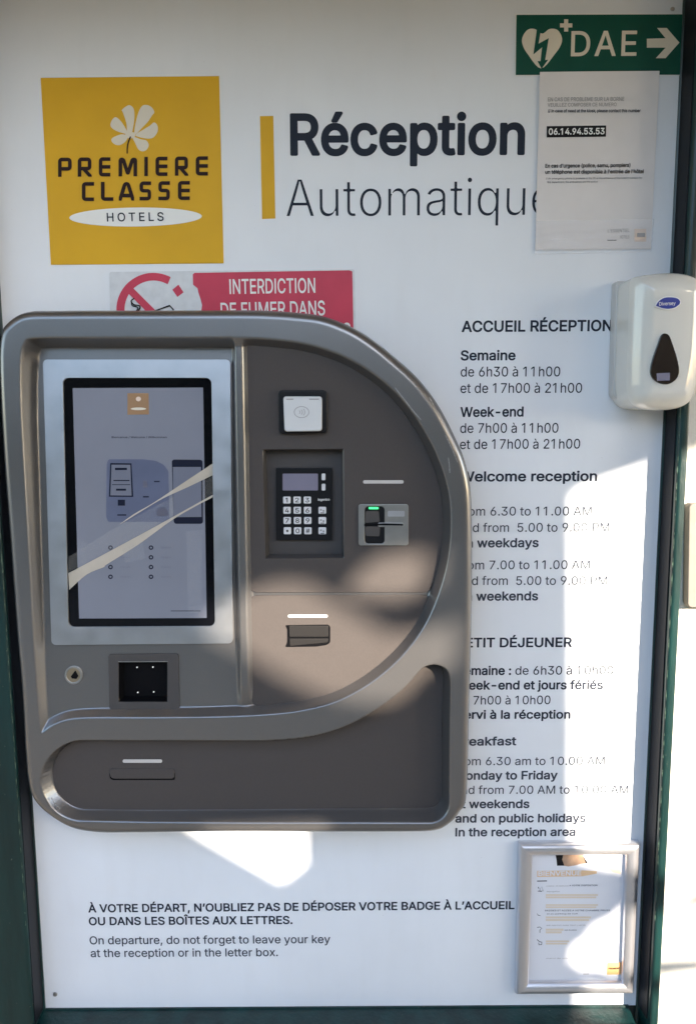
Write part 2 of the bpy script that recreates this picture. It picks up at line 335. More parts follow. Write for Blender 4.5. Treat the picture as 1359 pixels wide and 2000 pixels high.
# ------------------------------------------------------------------ lettering: outlines of each character at four weights
FONT_TEXT = r'''0,65,672,14 -28 107 -1 7 1 11 7 9 14 58 168 6 8 245 0 7 -7 60 -169 10 -15 7 -5 14 -2 98 0 14 6 7 9 4 14 -4 14 -259 707 -7 11 -7 6 -14 4 -105 0 -14 -4 -11 -10 -263 -721 0 -14 3 -7 5 -7,261 308 -1 7 71 211 7 -2 71 -209 0 -7
0,66,639,76 -28 288 -1 42 3 35 6 49 16 42 24 32 29 24 34 16 36 9 42 1 49 -7 42 -12 35 -16 28 -26 31 -33 25 -2 7 17 14 18 20 14 22 9 21 7 28 3 28 0 28 -3 28 -13 42 -24 44 -31 33 -39 26 -49 19 -35 7 -35 3 -273 1 -14 -4 -11 -10 -3 -7 -1 -14 0 -707 3 -14 5 -7,210 109 -5 3 -1 7 0 168 6 7 140 0 35 -4 21 -7 21 -12 14 -12 16 -21 6 -14 4 -21 1 -21 -3 -14 -6 -14 -10 -14 -22 -16 -28 -9 -35 -5,210 429 -6 5 0 7 0 154 2 7 130 1 28 -2 21 -4 20 -9 22 -21 8 -14 4 -14 2 -21 -3 -21 -5 -14 -8 -14 -12 -13 -14 -10 -21 -10 -28 -6
0,67,714,343 -38 63 0 63 12 56 21 49 30 42 38 35 47 15 27 11 28 14 56 -2 14 -4 7 -7 7 -13 5 -91 0 -14 -2 -14 -13 -13 -39 -10 -21 -16 -21 -17 -16 -21 -14 -28 -13 -28 -8 -28 -3 -28 0 -28 4 -21 6 -28 13 -21 14 -19 17 -16 19 -15 23 -18 42 -13 56 -3 35 0 42 6 56 14 49 21 42 28 35 36 28 34 14 36 8 42 1 35 -6 21 -7 21 -10 20 -14 15 -14 24 -35 18 -49 5 -7 9 -6 14 -2 91 0 17 8 9 14 0 14 -7 28 -20 56 -27 45 -35 41 -42 34 -49 26 -49 17 -56 9 -35 1 -42 -3 -56 -11 -35 -12 -27 -14 -33 -21 -24 -18 -28 -27 -20 -25 -22 -32 -14 -26 -11 -26 -14 -42 -8 -35 -7 -49 -2 -84 4 -49 6 -35 22 -70 21 -42 17 -28 42 -50 32 -27 24 -16 35 -18 28 -12 42 -11
0,68,703,76 -28 260 -1 49 6 49 11 51 19 38 21 23 17 21 18 26 28 29 42 29 63 8 28 11 49 6 84 -3 56 -7 49 -9 35 -14 42 -20 40 -14 23 -16 21 -26 28 -24 21 -32 21 -28 15 -42 16 -49 12 -49 5 -259 1 -14 -4 -11 -10 -3 -7 -1 -14 0 -707 3 -14 5 -7,210 109 -5 3 -1 7 0 476 2 7 123 0 35 -4 42 -11 37 -20 31 -28 24 -35 17 -42 7 -28 5 -35 2 -63 -7 -56 -14 -49 -18 -35 -22 -28 -27 -23 -35 -18 -35 -11 -35 -5
0,69,586,76 -28 449 -1 14 3 12 12 4 14 -1 84 -6 14 -9 8 -14 3 -315 0 -5 3 -1 7 0 161 0 7 6 4 287 0 14 3 7 5 6 9 3 14 -1 84 -8 15 -14 8 -294 0 -6 5 0 161 2 7 312 1 14 2 14 11 5 14 0 84 -5 14 -7 8 -7 4 -14 2 -434 0 -14 -4 -11 -10 -3 -7 -1 -14 0 -707 3 -14 5 -7
0,70,574,76 -28 99 -1 14 4 11 11 4 14 0 273 4 7 275 0 14 3 6 4 10 14 1 91 -5 14 -12 10 -14 3 -277 1 -2 7 0 168 2 7 319 2 14 10 7 16 0 84 -5 14 -9 9 -14 5 -434 0 -14 -4 -11 -10 -3 -7 -1 -14 0 -707 3 -14 5 -7
0,71,728,344 -38 34 -1 42 2 63 13 56 24 50 32 41 43 16 20 20 35 15 35 8 28 9 63 0 105 -5 14 -14 11 -14 1 -273 0 -12 -5 -8 -7 -5 -14 -1 -84 5 -14 6 -7 15 -7 154 0 2 -7 -3 -14 -9 -28 -16 -28 -16 -19 -17 -16 -18 -11 -35 -15 -42 -7 -42 1 -42 10 -35 17 -32 26 -27 35 -12 21 -11 28 -12 49 -5 63 4 63 12 49 20 48 28 38 35 29 35 17 35 9 42 1 35 -5 21 -6 21 -10 35 -28 28 -37 21 -49 5 -7 9 -5 14 -2 91 0 7 1 12 6 8 14 1 14 -9 35 -23 56 -31 47 -35 37 -42 32 -47 24 -51 17 -56 8 -35 1 -42 -3 -28 -5 -38 -11 -25 -9 -35 -19 -28 -19 -28 -24 -21 -23 -24 -32 -17 -28 -17 -35 -10 -28 -13 -49 -10 -77 -1 -35 3 -56 13 -77 9 -28 17 -42 15 -28 24 -35 18 -22 28 -27 21 -17 35 -21 28 -14 42 -14
0,73,262,77 -28 106 -1 14 8 8 14 1 721 -2 7 -7 12 -14 8 -105 0 -14 -8 -7 -12 -1 -7 0 -714 4 -14 4 -7
0,74,555,230 -38 47 0 35 4 42 11 42 20 35 27 21 22 22 35 12 28 10 42 4 49 0 511 -6 19 -14 10 -105 1 -16 -9 -7 -14 -1 -525 -4 -26 -4 -16 -7 -14 -10 -12 -21 -16 -14 -5 -21 -4 -21 0 -21 3 -28 14 -14 13 -11 21 -8 35 -2 63 -8 14 -13 7 -105 0 -14 -8 -7 -13 0 -70 7 -49 18 -49 17 -28 28 -31 21 -17 28 -17 49 -18
0,76,550,76 -28 428 -1 14 2 7 5 9 15 1 91 -6 14 -11 8 -14 3 -294 0 -5 3 -1 602 -1 7 -7 11 -7 6 -14 4 -98 -1 -14 -8 -7 -12 -1 -7 0 -714 3 -14 5 -7
0,77,879,76 -28 99 -1 16 8 8 14 1 413 3 11 172 -431 10 -11 14 -4 84 0 14 6 7 9 168 428 5 -15 0 -406 8 -14 15 -8 98 0 17 8 6 7 3 14 0 707 -1 14 -10 14 -15 6 -133 1 -14 -5 -9 -9 -176 -455 -25 -72 -26 72 -178 455 -13 11 -14 3 -126 0 -14 -4 -7 -5 -7 -12 -1 -7 0 -714 3 -14 5 -7
0,78,733,76 -28 106 -1 13 8 8 14 0 485 318 -499 11 -7 7 -1 112 0 14 5 7 7 6 17 0 714 -5 14 -8 8 -14 5 -98 0 -14 -7 -9 -13 -1 -469 -1 -7 -3 -5 -315 494 -7 5 -14 3 -105 0 -14 -4 -11 -10 -3 -7 -1 -14 0 -707 3 -14 5 -7
0,79,747,342 -38 36 -1 42 3 28 5 42 11 40 17 23 14 49 37 21 22 26 32 17 28 18 35 19 56 10 49 4 35 2 77 -3 35 -7 49 -13 49 -11 28 -20 40 -14 23 -27 35 -21 21 -33 28 -34 21 -25 13 -42 15 -28 6 -42 5 -49 0 -28 -2 -63 -15 -28 -12 -35 -18 -21 -14 -31 -27 -20 -21 -27 -35 -17 -28 -18 -35 -19 -56 -9 -42 -4 -35 -2 -84 4 -49 7 -35 21 -70 21 -42 17 -27 42 -50 32 -28 24 -16 35 -18 28 -12 42 -11,329 108 -42 16 -35 23 -28 31 -22 36 -17 49 -9 49 -2 49 4 56 12 49 13 34 23 36 26 29 35 23 35 14 35 6 42 -1 42 -10 21 -10 21 -13 33 -31 24 -35 18 -42 11 -49 4 -63 -4 -56 -8 -42 -16 -42 -26 -42 -29 -29 -35 -22 -42 -14 -42 -3
0,80,622,76 -28 99 -1 14 4 11 11 4 14 0 224 6 7 161 2 42 6 35 11 35 17 39 27 26 28 23 35 20 49 9 49 1 49 -8 56 -15 42 -24 42 -33 35 -40 28 -19 10 -35 12 -35 8 -42 4 -266 1 -14 -4 -11 -10 -3 -7 -1 -14 0 -707 3 -14 5 -7,210 369 -5 2 -1 7 0 217 1 7 117 1 35 -2 21 -4 21 -8 14 -8 14 -13 11 -15 10 -27 4 -22 1 -28 -5 -28 -7 -21 -7 -14 -14 -16 -28 -17 -35 -9 -28 -2
0,82,629,76 -28 99 -1 14 4 11 11 4 14 0 238 1 7 5 2 112 0 7 -2 139 -259 8 -9 14 -6 112 0 14 5 9 10 3 14 -3 14 -142 259 0 7 28 17 29 25 18 21 13 21 13 28 11 35 5 28 2 35 -1 35 -6 35 -11 35 -13 28 -18 27 -20 22 -22 19 -28 17 -21 10 -35 12 -35 7 -42 4 -266 1 -14 -4 -11 -10 -3 -7 -1 -14 0 -707 3 -14 5 -7,210 386 -6 6 0 203 1 7 117 1 42 -2 21 -5 20 -8 15 -10 12 -11 9 -14 8 -21 4 -21 1 -28 -3 -21 -7 -21 -7 -14 -13 -14 -25 -15 -35 -9 -35 -3
0,83,625,278 -40 56 -1 63 7 56 17 48 26 22 15 21 21 29 41 18 42 9 49 1 28 -3 28 -12 42 -11 21 -14 21 -35 35 -43 28 -44 20 -49 16 -98 27 -49 18 -28 17 -19 21 -5 21 1 21 8 21 10 14 19 15 21 10 28 8 28 3 35 -1 28 -6 21 -7 21 -13 21 -23 6 -14 8 -31 7 -10 7 -4 14 -3 91 0 14 5 6 8 4 7 1 14 -3 28 -7 28 -19 42 -31 40 -35 29 -42 23 -49 17 -49 8 -56 2 -63 -9 -56 -19 -42 -24 -35 -29 -30 -38 -19 -42 -10 -49 -1 -21 3 -35 13 -42 9 -18 17 -24 32 -31 49 -32 42 -18 147 -43 49 -18 30 -19 12 -13 4 -8 4 -21 -4 -28 -11 -21 -12 -14 -19 -14 -25 -12 -28 -7 -35 -4 -28 1 -28 5 -28 9 -21 11 -14 12 -14 19 -7 15 -8 35 -13 13 -14 3 -91 0 -14 -4 -13 -12 -3 -14 2 -21 6 -28 9 -28 21 -42 34 -40 41 -30 43 -21 42 -13
0,84,628,261 -28 105 -1 14 8 8 14 1 602 3 7 191 1 14 3 11 10 3 7 2 14 0 77 -5 14 -11 10 -14 4 -539 0 -7 -1 -11 -6 -10 -14 -1 -91 5 -14 10 -9 14 -4 195 -1 1 -602 1 -7 6 -12
0,85,724,329 -39 56 -1 42 4 56 14 42 19 42 28 30 27 26 33 24 44 17 56 5 56 0 469 -4 17 -14 12 -14 3 -91 -1 -14 -5 -9 -12 -3 -14 0 -462 -5 -42 -8 -21 -11 -21 -13 -17 -21 -18 -21 -12 -21 -8 -21 -5 -28 -2 -28 0 -28 4 -28 10 -21 11 -20 16 -15 17 -14 23 -8 23 -6 42 0 462 -2 14 -12 13 -7 3 -14 2 -91 -1 -14 -8 -6 -9 -2 -14 0 -469 5 -56 10 -38 14 -32 21 -36 29 -34 34 -29 35 -21 35 -16 42 -12
0,86,672,277 -28 117 -1 14 7 7 8 260 714 2 14 -1 7 -9 14 -7 4 -14 3 -98 -1 -14 -6 -6 -7 -152 -434 -38 -116 -40 116 -155 434 -15 12 -14 2 -91 0 -14 -4 -11 -10 -4 -14 2 -14 261 -707 8 -14
0,87,961,209 -28 115 -1 14 4 10 11 130 475 7 -11 127 -464 13 -12 14 -3 105 0 7 1 12 7 8 14 195 714 -1 14 -9 14 -16 6 -98 0 -14 -5 -8 -8 -125 -480 -7 -17 -128 490 -5 9 -7 7 -14 4 -105 1 -14 -4 -11 -10 -129 -486 -7 -4 -128 490 -12 11 -14 3 -91 0 -14 -4 -7 -5 -7 -12 -1 -7 2 -14 192 -707 9 -14
0,88,664,17 -28 113 -1 7 1 12 7 177 257 7 7 50 -75 132 -190 7 -5 14 -2 105 0 14 5 7 8 6 16 -4 14 -240 350 -1 7 225 324 6 12 0 7 -5 14 -6 7 -9 5 -14 2 -98 0 -17 -7 -114 -161 -58 -89 -49 76 -120 174 -13 6 -7 1 -105 0 -14 -5 -7 -6 -6 -17 2 -14 4 -7 226 -329 -244 -350 -4 -14 4 -14 5 -7
0,90,614,49 -28 511 -1 14 4 11 11 4 14 -1 84 -7 15 -14 9 -336 1 -8 3 357 518 5 14 0 70 -4 12 -7 9 -7 4 -14 3 -497 0 -14 -4 -10 -10 -5 -14 0 -84 2 -7 6 -11 14 -8 341 -2 -358 -525 -3 -14 1 -70 8 -14
0,97,545,196 -40 43 -1 42 5 35 12 42 21 7 -16 14 -9 98 -1 14 7 7 9 2 8 1 357 -2 35 -6 35 -10 28 -11 21 -15 21 -15 17 -21 17 -21 13 -49 18 -56 10 -49 0 -56 -10 -42 -15 -40 -22 -33 -28 -26 -35 -20 -42 0 -14 2 -7 12 -12 98 -28 14 4 7 5 18 31 17 16 21 13 28 8 35 3 35 -7 21 -12 14 -21 4 -14 1 -21 -5 -7 -126 -18 -56 -11 -42 -12 -33 -15 -23 -16 -21 -20 -15 -20 -13 -28 -8 -42 1 -49 10 -42 19 -35 27 -31 35 -25 42 -18,239 93 -21 1 -21 5 -14 6 -14 11 -8 12 -3 21 2 14 8 14 22 14 35 11 126 19 4 -2 1 -28 -3 -21 -8 -21 -14 -21 -22 -18 -21 -10 -21 -5
0,98,594,294 -39 32 -2 35 3 35 8 28 11 28 15 28 21 26 28 21 28 18 35 14 35 9 35 6 42 2 42 -2 42 -6 42 -8 35 -23 56 -17 28 -16 21 -21 21 -24 19 -21 13 -28 13 -35 10 -21 4 -35 2 -35 -3 -28 -6 -21 -7 -42 -26 -4 9 0 175 -3 15 -7 9 -14 7 -98 0 -16 -10 -4 -7 -3 -14 2 -718 7 -12 14 -9 91 0 13 4 8 5 7 16 7 7 21 -16 28 -14 28 -9,277 99 -21 8 -21 15 -17 21 -15 28 -10 35 -5 35 0 42 3 35 7 28 12 28 14 21 18 17 21 12 21 6 28 2 21 -2 24 -7 22 -14 17 -19 14 -23 10 -28 8 -35 2 -42 -3 -42 -9 -35 -11 -28 -13 -21 -19 -20 -21 -13 -21 -6 -28 -2
0,99,554,262 -39 45 -1 49 6 42 14 42 22 35 28 28 33 21 38 13 42 0 7 -6 12 -14 9 -84 22 -14 -1 -14 -8 -21 -43 -14 -18 -14 -11 -14 -8 -21 -6 -42 -3 -28 5 -21 10 -23 19 -19 28 -14 34 -8 36 -2 42 4 42 9 35 13 28 19 25 21 18 21 10 28 5 35 -1 28 -9 14 -7 15 -13 16 -21 11 -28 7 -9 14 -6 14 1 84 21 9 7 9 14 1 7 -3 14 -18 42 -23 35 -28 28 -31 23 -35 17 -35 12 -42 7 -49 1 -56 -9 -49 -19 -21 -12 -28 -21 -35 -36 -30 -47 -21 -56 -12 -63 -1 -63 8 -63 18 -56 26 -49 36 -42 24 -21 21 -14 29 -15 21 -8 28 -8
0,100,594,247 -39 46 -1 42 7 35 14 35 24 10 -23 8 -7 10 -4 91 0 14 5 10 13 2 14 0 707 -5 19 -14 11 -14 2 -84 0 -13 -4 -8 -8 -4 -6 -2 -14 -1 -185 -49 28 -42 12 -28 2 -35 0 -28 -4 -35 -10 -28 -12 -21 -13 -21 -16 -21 -19 -32 -42 -24 -49 -11 -35 -7 -35 -4 -42 0 -42 8 -70 9 -35 13 -35 19 -35 15 -21 18 -21 24 -22 28 -19 33 -15 30 -10,251 100 -21 9 -23 20 -16 21 -13 28 -8 28 -5 35 0 42 4 35 7 28 12 28 14 21 21 19 21 11 21 6 21 1 28 -2 28 -11 21 -16 18 -22 10 -21 10 -35 5 -35 0 -42 -5 -42 -7 -28 -13 -28 -15 -21 -17 -16 -21 -11 -21 -6 -28 -1
0,101,565,267 -39 54 -1 49 7 42 14 40 22 37 30 26 33 20 42 5 14 -1 14 -8 13 -7 5 -98 23 -14 -5 -7 -6 -21 -37 -14 -14 -14 -9 -21 -8 -21 -3 -28 -1 -21 3 -35 13 -28 21 -22 33 -8 21 -4 21 6 2 350 0 14 6 7 8 4 12 -2 77 -10 63 -20 56 -26 42 -18 21 -23 21 -45 28 -49 17 -56 8 -56 -3 -49 -12 -49 -24 -44 -35 -33 -42 -25 -49 -17 -56 -8 -63 1 -63 12 -63 19 -49 30 -49 37 -39 47 -31 51 -20,174 339 -3 7 13 28 15 21 14 14 31 17 21 5 21 2 21 -1 21 -5 28 -16 14 -13 12 -17 14 -35 -5 -7
0,102,355,104 -28 101 -1 14 8 8 14 1 427 2 7 3 2 84 0 14 2 7 4 7 9 4 18 0 70 -4 13 -6 8 -15 7 -91 1 -5 6 1 35 8 21 10 7 14 3 21 1 35 -8 14 3 10 8 7 14 21 77 -3 14 -4 7 -10 7 -14 5 -42 9 -56 0 -42 -9 -42 -19 -18 -14 -17 -16 -14 -19 -11 -21 -11 -42 -2 -63 -4 -6 -77 -1 -14 -9 -7 -12 -1 -84 1 -7 7 -11 7 -5 14 -3 70 0 3 -2 1 -7 0 -420 4 -14 6 -8
0,103,595,255 -239 52 -1 49 5 42 11 35 13 35 21 28 25 24 31 17 35 9 35 5 49 0 546 -6 18 -14 10 -98 1 -15 -8 -5 -7 -8 -21 -42 27 -21 8 -28 6 -28 2 -35 0 -28 -4 -35 -10 -28 -13 -21 -12 -23 -18 -19 -18 -20 -24 -15 -23 -25 -54 -11 -42 -6 -42 -1 -56 4 -49 10 -42 15 -42 21 -36 28 -34 33 -28 37 -21 42 -14 42 -7 49 0 35 6 35 13 35 23 1 -42 -4 -21 -5 -14 -9 -14 -11 -11 -14 -9 -21 -9 -28 -5 -28 -2 -28 2 -24 6 -32 18 -18 17 -22 28 -16 8 -12 -1 -9 -4 -70 -39 -11 -13 -2 -7 1 -14 12 -22 26 -34 32 -28 33 -20 35 -14 35 -10,251 117 -21 8 -21 14 -18 21 -11 21 -9 28 -6 35 0 42 4 35 8 28 13 28 15 21 15 14 17 10 21 7 28 3 28 -2 21 -7 21 -13 19 -19 16 -28 11 -35 5 -35 0 -42 -4 -35 -7 -28 -14 -28 -17 -21 -16 -12 -21 -9 -21 -5 -28 -1
0,104,574,65 -28 100 -1 14 7 6 8 4 14 0 322 4 35 12 28 10 14 13 12 28 14 35 6 35 -4 14 -5 13 -9 18 -21 10 -28 4 -35 0 -329 4 -14 7 -9 14 -6 91 0 8 1 11 7 9 14 0 364 -4 35 -6 28 -16 42 -22 35 -29 29 -35 21 -42 15 -28 4 -28 2 -49 -5 -42 -14 -35 -21 -4 4 0 7 0 175 -3 11 -7 9 -14 7 -98 0 -14 -8 -7 -12 -2 -7 0 -714 4 -14 5 -7
0,105,233,65 -28 98 -1 17 8 8 14 1 539 -5 14 -5 7 -16 7 -93 0 -16 -7 -9 -14 -1 -539 1 -7 6 -11,89 595 32 -4 21 3 14 5 14 8 14 12 16 25 4 14 2 21 -1 14 -7 20 -9 15 -12 13 -28 16 -14 4 -21 2 -21 -4 -14 -5 -27 -19 -11 -14 -7 -14 -4 -14 -1 -21 1 -14 7 -18 11 -17 10 -10 14 -10
0,106,233,-22 -228 43 -1 35 5 28 8 28 14 22 16 24 28 15 28 9 28 5 28 2 28 0 574 -3 14 -4 7 -14 10 -98 1 -11 -4 -8 -7 -6 -14 -1 -588 -5 -21 -11 -13 -14 -4 -35 -2 -14 -8 -5 -8 -3 -14 1 -84 7 -13,106 591 34 2 28 13 14 12 12 15 10 28 2 14 -3 21 -12 28 -23 23 -14 8 -21 6 -35 0 -21 -7 -14 -9 -14 -13 -11 -15 -9 -28 -1 -21 3 -14 14 -28 11 -12 14 -11 14 -7
0,107,533,65 -28 100 -1 14 7 6 8 4 14 0 182 18 18 7 4 171 -218 11 -11 14 -4 112 0 8 1 11 7 9 14 0 14 -7 13 -223 281 206 210 7 14 0 14 -3 7 -8 9 -14 5 -112 0 -14 -5 -189 -192 -4 8 0 343 -3 11 -7 9 -14 7 -98 0 -14 -8 -7 -12 -2 -7 0 -714 4 -14 5 -7
0,108,232,66 -28 99 -1 15 8 8 14 1 721 -3 10 -7 10 -14 7 -98 0 -14 -8 -7 -12 -1 -7 0 -714 3 -14 5 -7
0,109,854,65 -28 100 -1 14 7 6 8 4 14 0 329 3 35 11 28 18 21 28 15 28 5 28 -3 21 -10 20 -21 7 -21 1 -378 4 -14 5 -7 12 -7 7 -1 91 0 14 5 8 10 4 14 0 343 2 28 12 28 16 16 14 9 14 6 28 3 28 -3 28 -13 15 -18 7 -21 2 -28 0 -350 3 -14 8 -9 14 -6 91 0 14 4 10 11 4 14 0 371 -4 35 -8 35 -12 28 -17 28 -27 28 -30 21 -42 17 -42 6 -49 -1 -49 -13 -35 -18 -21 -15 -21 -20 -7 -2 -21 25 -27 21 -29 14 -28 7 -42 3 -35 -5 -35 -12 -35 -21 -7 4 -4 10 -6 7 -11 6 -91 1 -7 0 -13 -7 -6 -7 -4 -14 0 -532 4 -14 5 -7
0,110,574,65 -28 100 -1 14 7 6 8 4 14 0 322 4 35 12 28 10 14 13 12 28 14 35 6 35 -4 14 -5 13 -9 18 -21 10 -28 4 -35 0 -329 4 -14 14 -13 14 -2 84 0 14 4 11 11 3 14 0 336 -4 56 -10 42 -20 42 -27 35 -30 24 -21 12 -28 11 -28 6 -28 3 -42 -1 -35 -7 -34 -13 -29 -18 -7 4 -4 14 -6 7 -11 6 -7 1 -91 0 -13 -7 -6 -7 -4 -14 0 -532 4 -14 5 -7
0,111,581,262 -39 52 -1 56 10 49 19 42 29 39 41 30 49 21 56 10 56 1 63 -7 63 -17 56 -28 52 -35 42 -42 33 -49 24 -56 12 -56 2 -56 -9 -49 -19 -21 -12 -28 -20 -35 -37 -30 -47 -21 -56 -12 -63 -1 -63 8 -63 18 -56 26 -49 36 -42 24 -21 21 -14 29 -15 21 -8 28 -8,251 100 -21 10 -23 19 -15 21 -14 28 -8 28 -5 35 -1 35 6 42 7 28 13 28 14 21 19 17 21 12 21 6 28 2 28 -3 28 -10 21 -17 18 -21 14 -28 10 -35 5 -35 0 -42 -5 -35 -9 -28 -13 -28 -16 -21 -18 -17 -21 -10 -28 -7 -28 0
0,112,594,65 -228 100 -1 14 7 6 8 4 14 0 196 4 7 42 -27 21 -8 28 -6 56 -2 35 4 21 6 42 18 42 29 21 21 17 21 28 49 19 56 9 63 0 77 -10 63 -20 56 -15 28 -20 28 -36 37 -21 15 -28 15 -49 16 -56 6 -35 -3 -35 -8 -28 -12 -28 -19 -6 2 -3 14 -5 9 -7 5 -14 4 -91 0 -14 -9 -7 -9 -2 -14 0 -728 4 -14 5 -6,270 101 -21 10 -21 18 -15 21 -13 28 -7 28 -5 35 0 42 4 35 6 28 12 28 14 21 18 17 21 12 21 6 28 2 21 -2 23 -7 22 -14 19 -21 16 -28 11 -35 5 -35 0 -42 -4 -35 -9 -35 -13 -28 -15 -21 -20 -18 -21 -10 -28 -6 -28 1
0,114,363,65 -28 100 -1 14 7 6 8 4 14 0 336 4 28 10 21 11 13 14 11 21 11 35 6 63 -4 10 5 8 7 5 14 0 91 -4 14 -12 11 -14 3 -35 1 -42 -3 -39 -12 -38 -21 -4 14 -6 7 -11 6 -7 1 -91 0 -13 -7 -6 -7 -4 -14 0 -532 4 -14 5 -7
0,115,511,223 -39 51 -1 42 4 49 14 37 18 33 23 28 32 19 36 9 35 1 42 -8 42 -9 21 -12 18 -28 29 -35 22 -35 15 -147 39 -21 10 -13 14 -2 21 6 14 7 7 23 13 35 7 35 -2 14 -4 14 -7 20 -21 14 -28 5 -7 17 -8 91 19 14 10 4 7 2 14 -9 28 -18 36 -27 34 -22 19 -28 17 -35 14 -35 7 -49 4 -49 -5 -49 -12 -35 -17 -35 -25 -27 -30 -18 -35 -9 -35 -1 -42 9 -42 18 -34 28 -31 28 -19 42 -20 154 -40 17 -10 11 -14 1 -21 -8 -14 -8 -7 -27 -15 -42 -7 -42 4 -28 12 -19 20 -16 38 -14 10 -14 1 -84 -18 -9 -3 -8 -7 -4 -7 -1 -14 11 -42 19 -35 23 -28 32 -26 30 -16 40 -14
0,116,318,209 -34 45 -1 42 6 21 9 9 14 1 14 -15 70 -6 14 -7 7 -10 5 -49 -5 -21 3 -7 4 -3 7 -3 21 0 287 4 7 79 1 15 6 6 7 5 14 0 77 -5 14 -14 11 -14 2 -74 1 -2 7 -1 98 -7 13 -7 6 -14 4 -91 0 -16 -9 -8 -14 -1 -98 -2 -7 -57 -1 -14 -9 -7 -11 -1 -84 4 -14 11 -10 14 -3 49 0 3 -8 1 -308 6 -35 10 -28 22 -33 17 -16 18 -12 35 -15
0,117,574,228 -35 42 -1 35 5 42 14 35 20 5 -3 5 -14 5 -7 12 -7 8 -1 84 0 14 4 11 11 3 14 0 532 -4 14 -10 10 -14 4 -91 0 -14 -6 -7 -8 -4 -14 0 -315 -4 -42 -13 -31 -21 -24 -28 -14 -35 -6 -35 4 -14 5 -14 9 -19 22 -10 28 -3 35 0 329 -4 14 -13 12 -14 2 -91 0 -13 -7 -6 -7 -4 -14 0 -350 4 -42 10 -42 12 -28 17 -28 18 -21 18 -16 21 -14 28 -13 28 -9
0,118,545,219 -28 99 -1 14 4 11 11 204 532 2 13 -1 8 -6 11 -7 6 -14 4 -98 0 -14 -5 -7 -8 -126 -348 -7 -1 -126 348 -14 12 -14 2 -98 0 -12 -7 -6 -7 -4 -14 3 -14 201 -525 7 -13
0,119,794,184 -28 100 -1 14 7 6 8 92 319 7 -15 87 -304 11 -11 14 -4 91 0 16 8 8 14 161 532 0 14 -9 14 -15 7 -98 0 -14 -5 -7 -8 -91 -323 -86 315 -5 11 -7 6 -14 4 -91 0 -14 -3 -13 -11 -85 -309 -7 -2 -88 311 -10 10 -14 4 -91 0 -14 -3 -7 -6 -8 -12 -1 -7 3 -14 159 -525 8 -13
0,121,545,99 -231 30 -2 28 2 28 6 28 11 21 13 23 19 19 21 18 28 20 42 232 609 3 14 -1 7 -6 11 -7 6 -14 4 -98 0 -14 -6 -7 -7 -126 -347 -7 -3 -126 349 -7 8 -14 6 -98 0 -14 -3 -11 -11 -4 -14 3 -14 197 -518 -18 -56 -11 -21 -9 -10 -7 -5 -14 -4 -56 5 -14 -7 -7 -10 -22 -81 1 -14 7 -11 7 -6 21 -7
0,48,634,290 -38 50 0 35 5 28 7 49 23 21 15 29 27 36 49 17 35 12 28 18 70 10 77 1 91 -3 49 -8 49 -7 35 -13 42 -26 56 -17 27 -21 26 -28 26 -21 15 -28 15 -27 10 -36 9 -21 2 -28 1 -35 -3 -28 -5 -28 -9 -42 -23 -28 -21 -20 -21 -22 -27 -13 -22 -26 -56 -20 -70 -11 -84 -1 -56 1 -56 10 -77 19 -70 11 -28 18 -35 13 -21 22 -28 19 -18 28 -21 21 -12 35 -15,291 102 -28 12 -21 17 -20 27 -16 35 -14 49 -7 49 -3 63 2 49 5 49 11 49 13 35 16 28 20 24 21 15 28 9 28 2 28 -6 28 -17 24 -27 19 -35 13 -42 9 -49 5 -63 -1 -63 -6 -56 -10 -42 -15 -42 -17 -28 -21 -23 -28 -16 -28 -6
0,49,634,246 -28 105 0 14 7 8 14 1 721 -2 7 -7 11 -14 9 -112 1 -14 -2 -161 -117 -8 -7 -7 -14 0 -105 8 -17 14 -8 14 0 7 3 126 92 7 2 1 -569 1 -7 5 -11
0,51,634,273 -38 54 0 49 6 42 12 42 19 38 26 28 28 25 35 15 35 8 28 4 28 -1 56 -12 49 -20 42 -29 36 -42 34 -49 25 -42 10 -5 7 161 182 10 14 2 14 -1 70 -7 14 -13 8 -434 2 -9 -3 -11 -7 -7 -14 0 -91 6 -13 10 -8 11 -3 238 0 5 -4 -146 -168 -3 -14 1 -77 7 -14 10 -7 14 -2 77 0 35 -4 35 -11 28 -18 13 -14 9 -14 11 -35 1 -21 -2 -21 -6 -21 -8 -14 -25 -23 -28 -13 -35 -8 -42 0 -42 10 -21 10 -13 10 -12 14 -8 14 -11 42 -7 7 -12 6 -105 0 -14 -8 -7 -12 -1 -7 5 -42 14 -42 24 -40 28 -30 28 -22 42 -23 49 -16
0,52,634,386 -28 96 -1 14 5 10 10 3 14 1 116 7 2 70 2 14 10 7 17 0 84 -7 15 -7 6 -14 5 -63 0 -8 2 0 189 -6 14 -14 10 -98 2 -13 -5 -8 -7 -5 -14 -2 -191 -154 0 -7 2 260 441 2 14 -4 14 -13 11 -14 3 -91 -1 -14 -5 -7 -7 -290 -491 -5 -14 1 -84 7 -13 14 -8 315 -2 3 -124 8 -14
0,53,634,280 -38 63 1 56 11 35 15 27 15 42 35 18 21 19 28 23 49 12 56 1 63 -4 28 -9 35 -11 28 -13 27 -15 22 -20 24 -21 20 -28 19 -21 12 -28 12 -28 8 -28 4 -56 0 -35 -6 -28 -10 -7 1 13 119 8 4 266 0 14 3 10 7 7 14 0 84 -3 15 -7 9 -8 4 -13 3 -378 0 -9 -3 -11 -7 -7 -14 -41 -364 5 -16 7 -8 14 -5 91 -10 14 5 28 19 35 13 42 6 35 -3 28 -10 28 -21 19 -26 14 -35 4 -28 -1 -28 -6 -28 -9 -21 -14 -20 -16 -15 -23 -14 -24 -7 -28 -3 -28 3 -21 7 -21 12 -14 13 -13 17 -7 14 -6 28 -4 7 -12 10 -14 2 -91 -1 -14 -8 -7 -10 -2 -14 3 -28 12 -42 23 -42 27 -32 35 -29 42 -23 42 -14
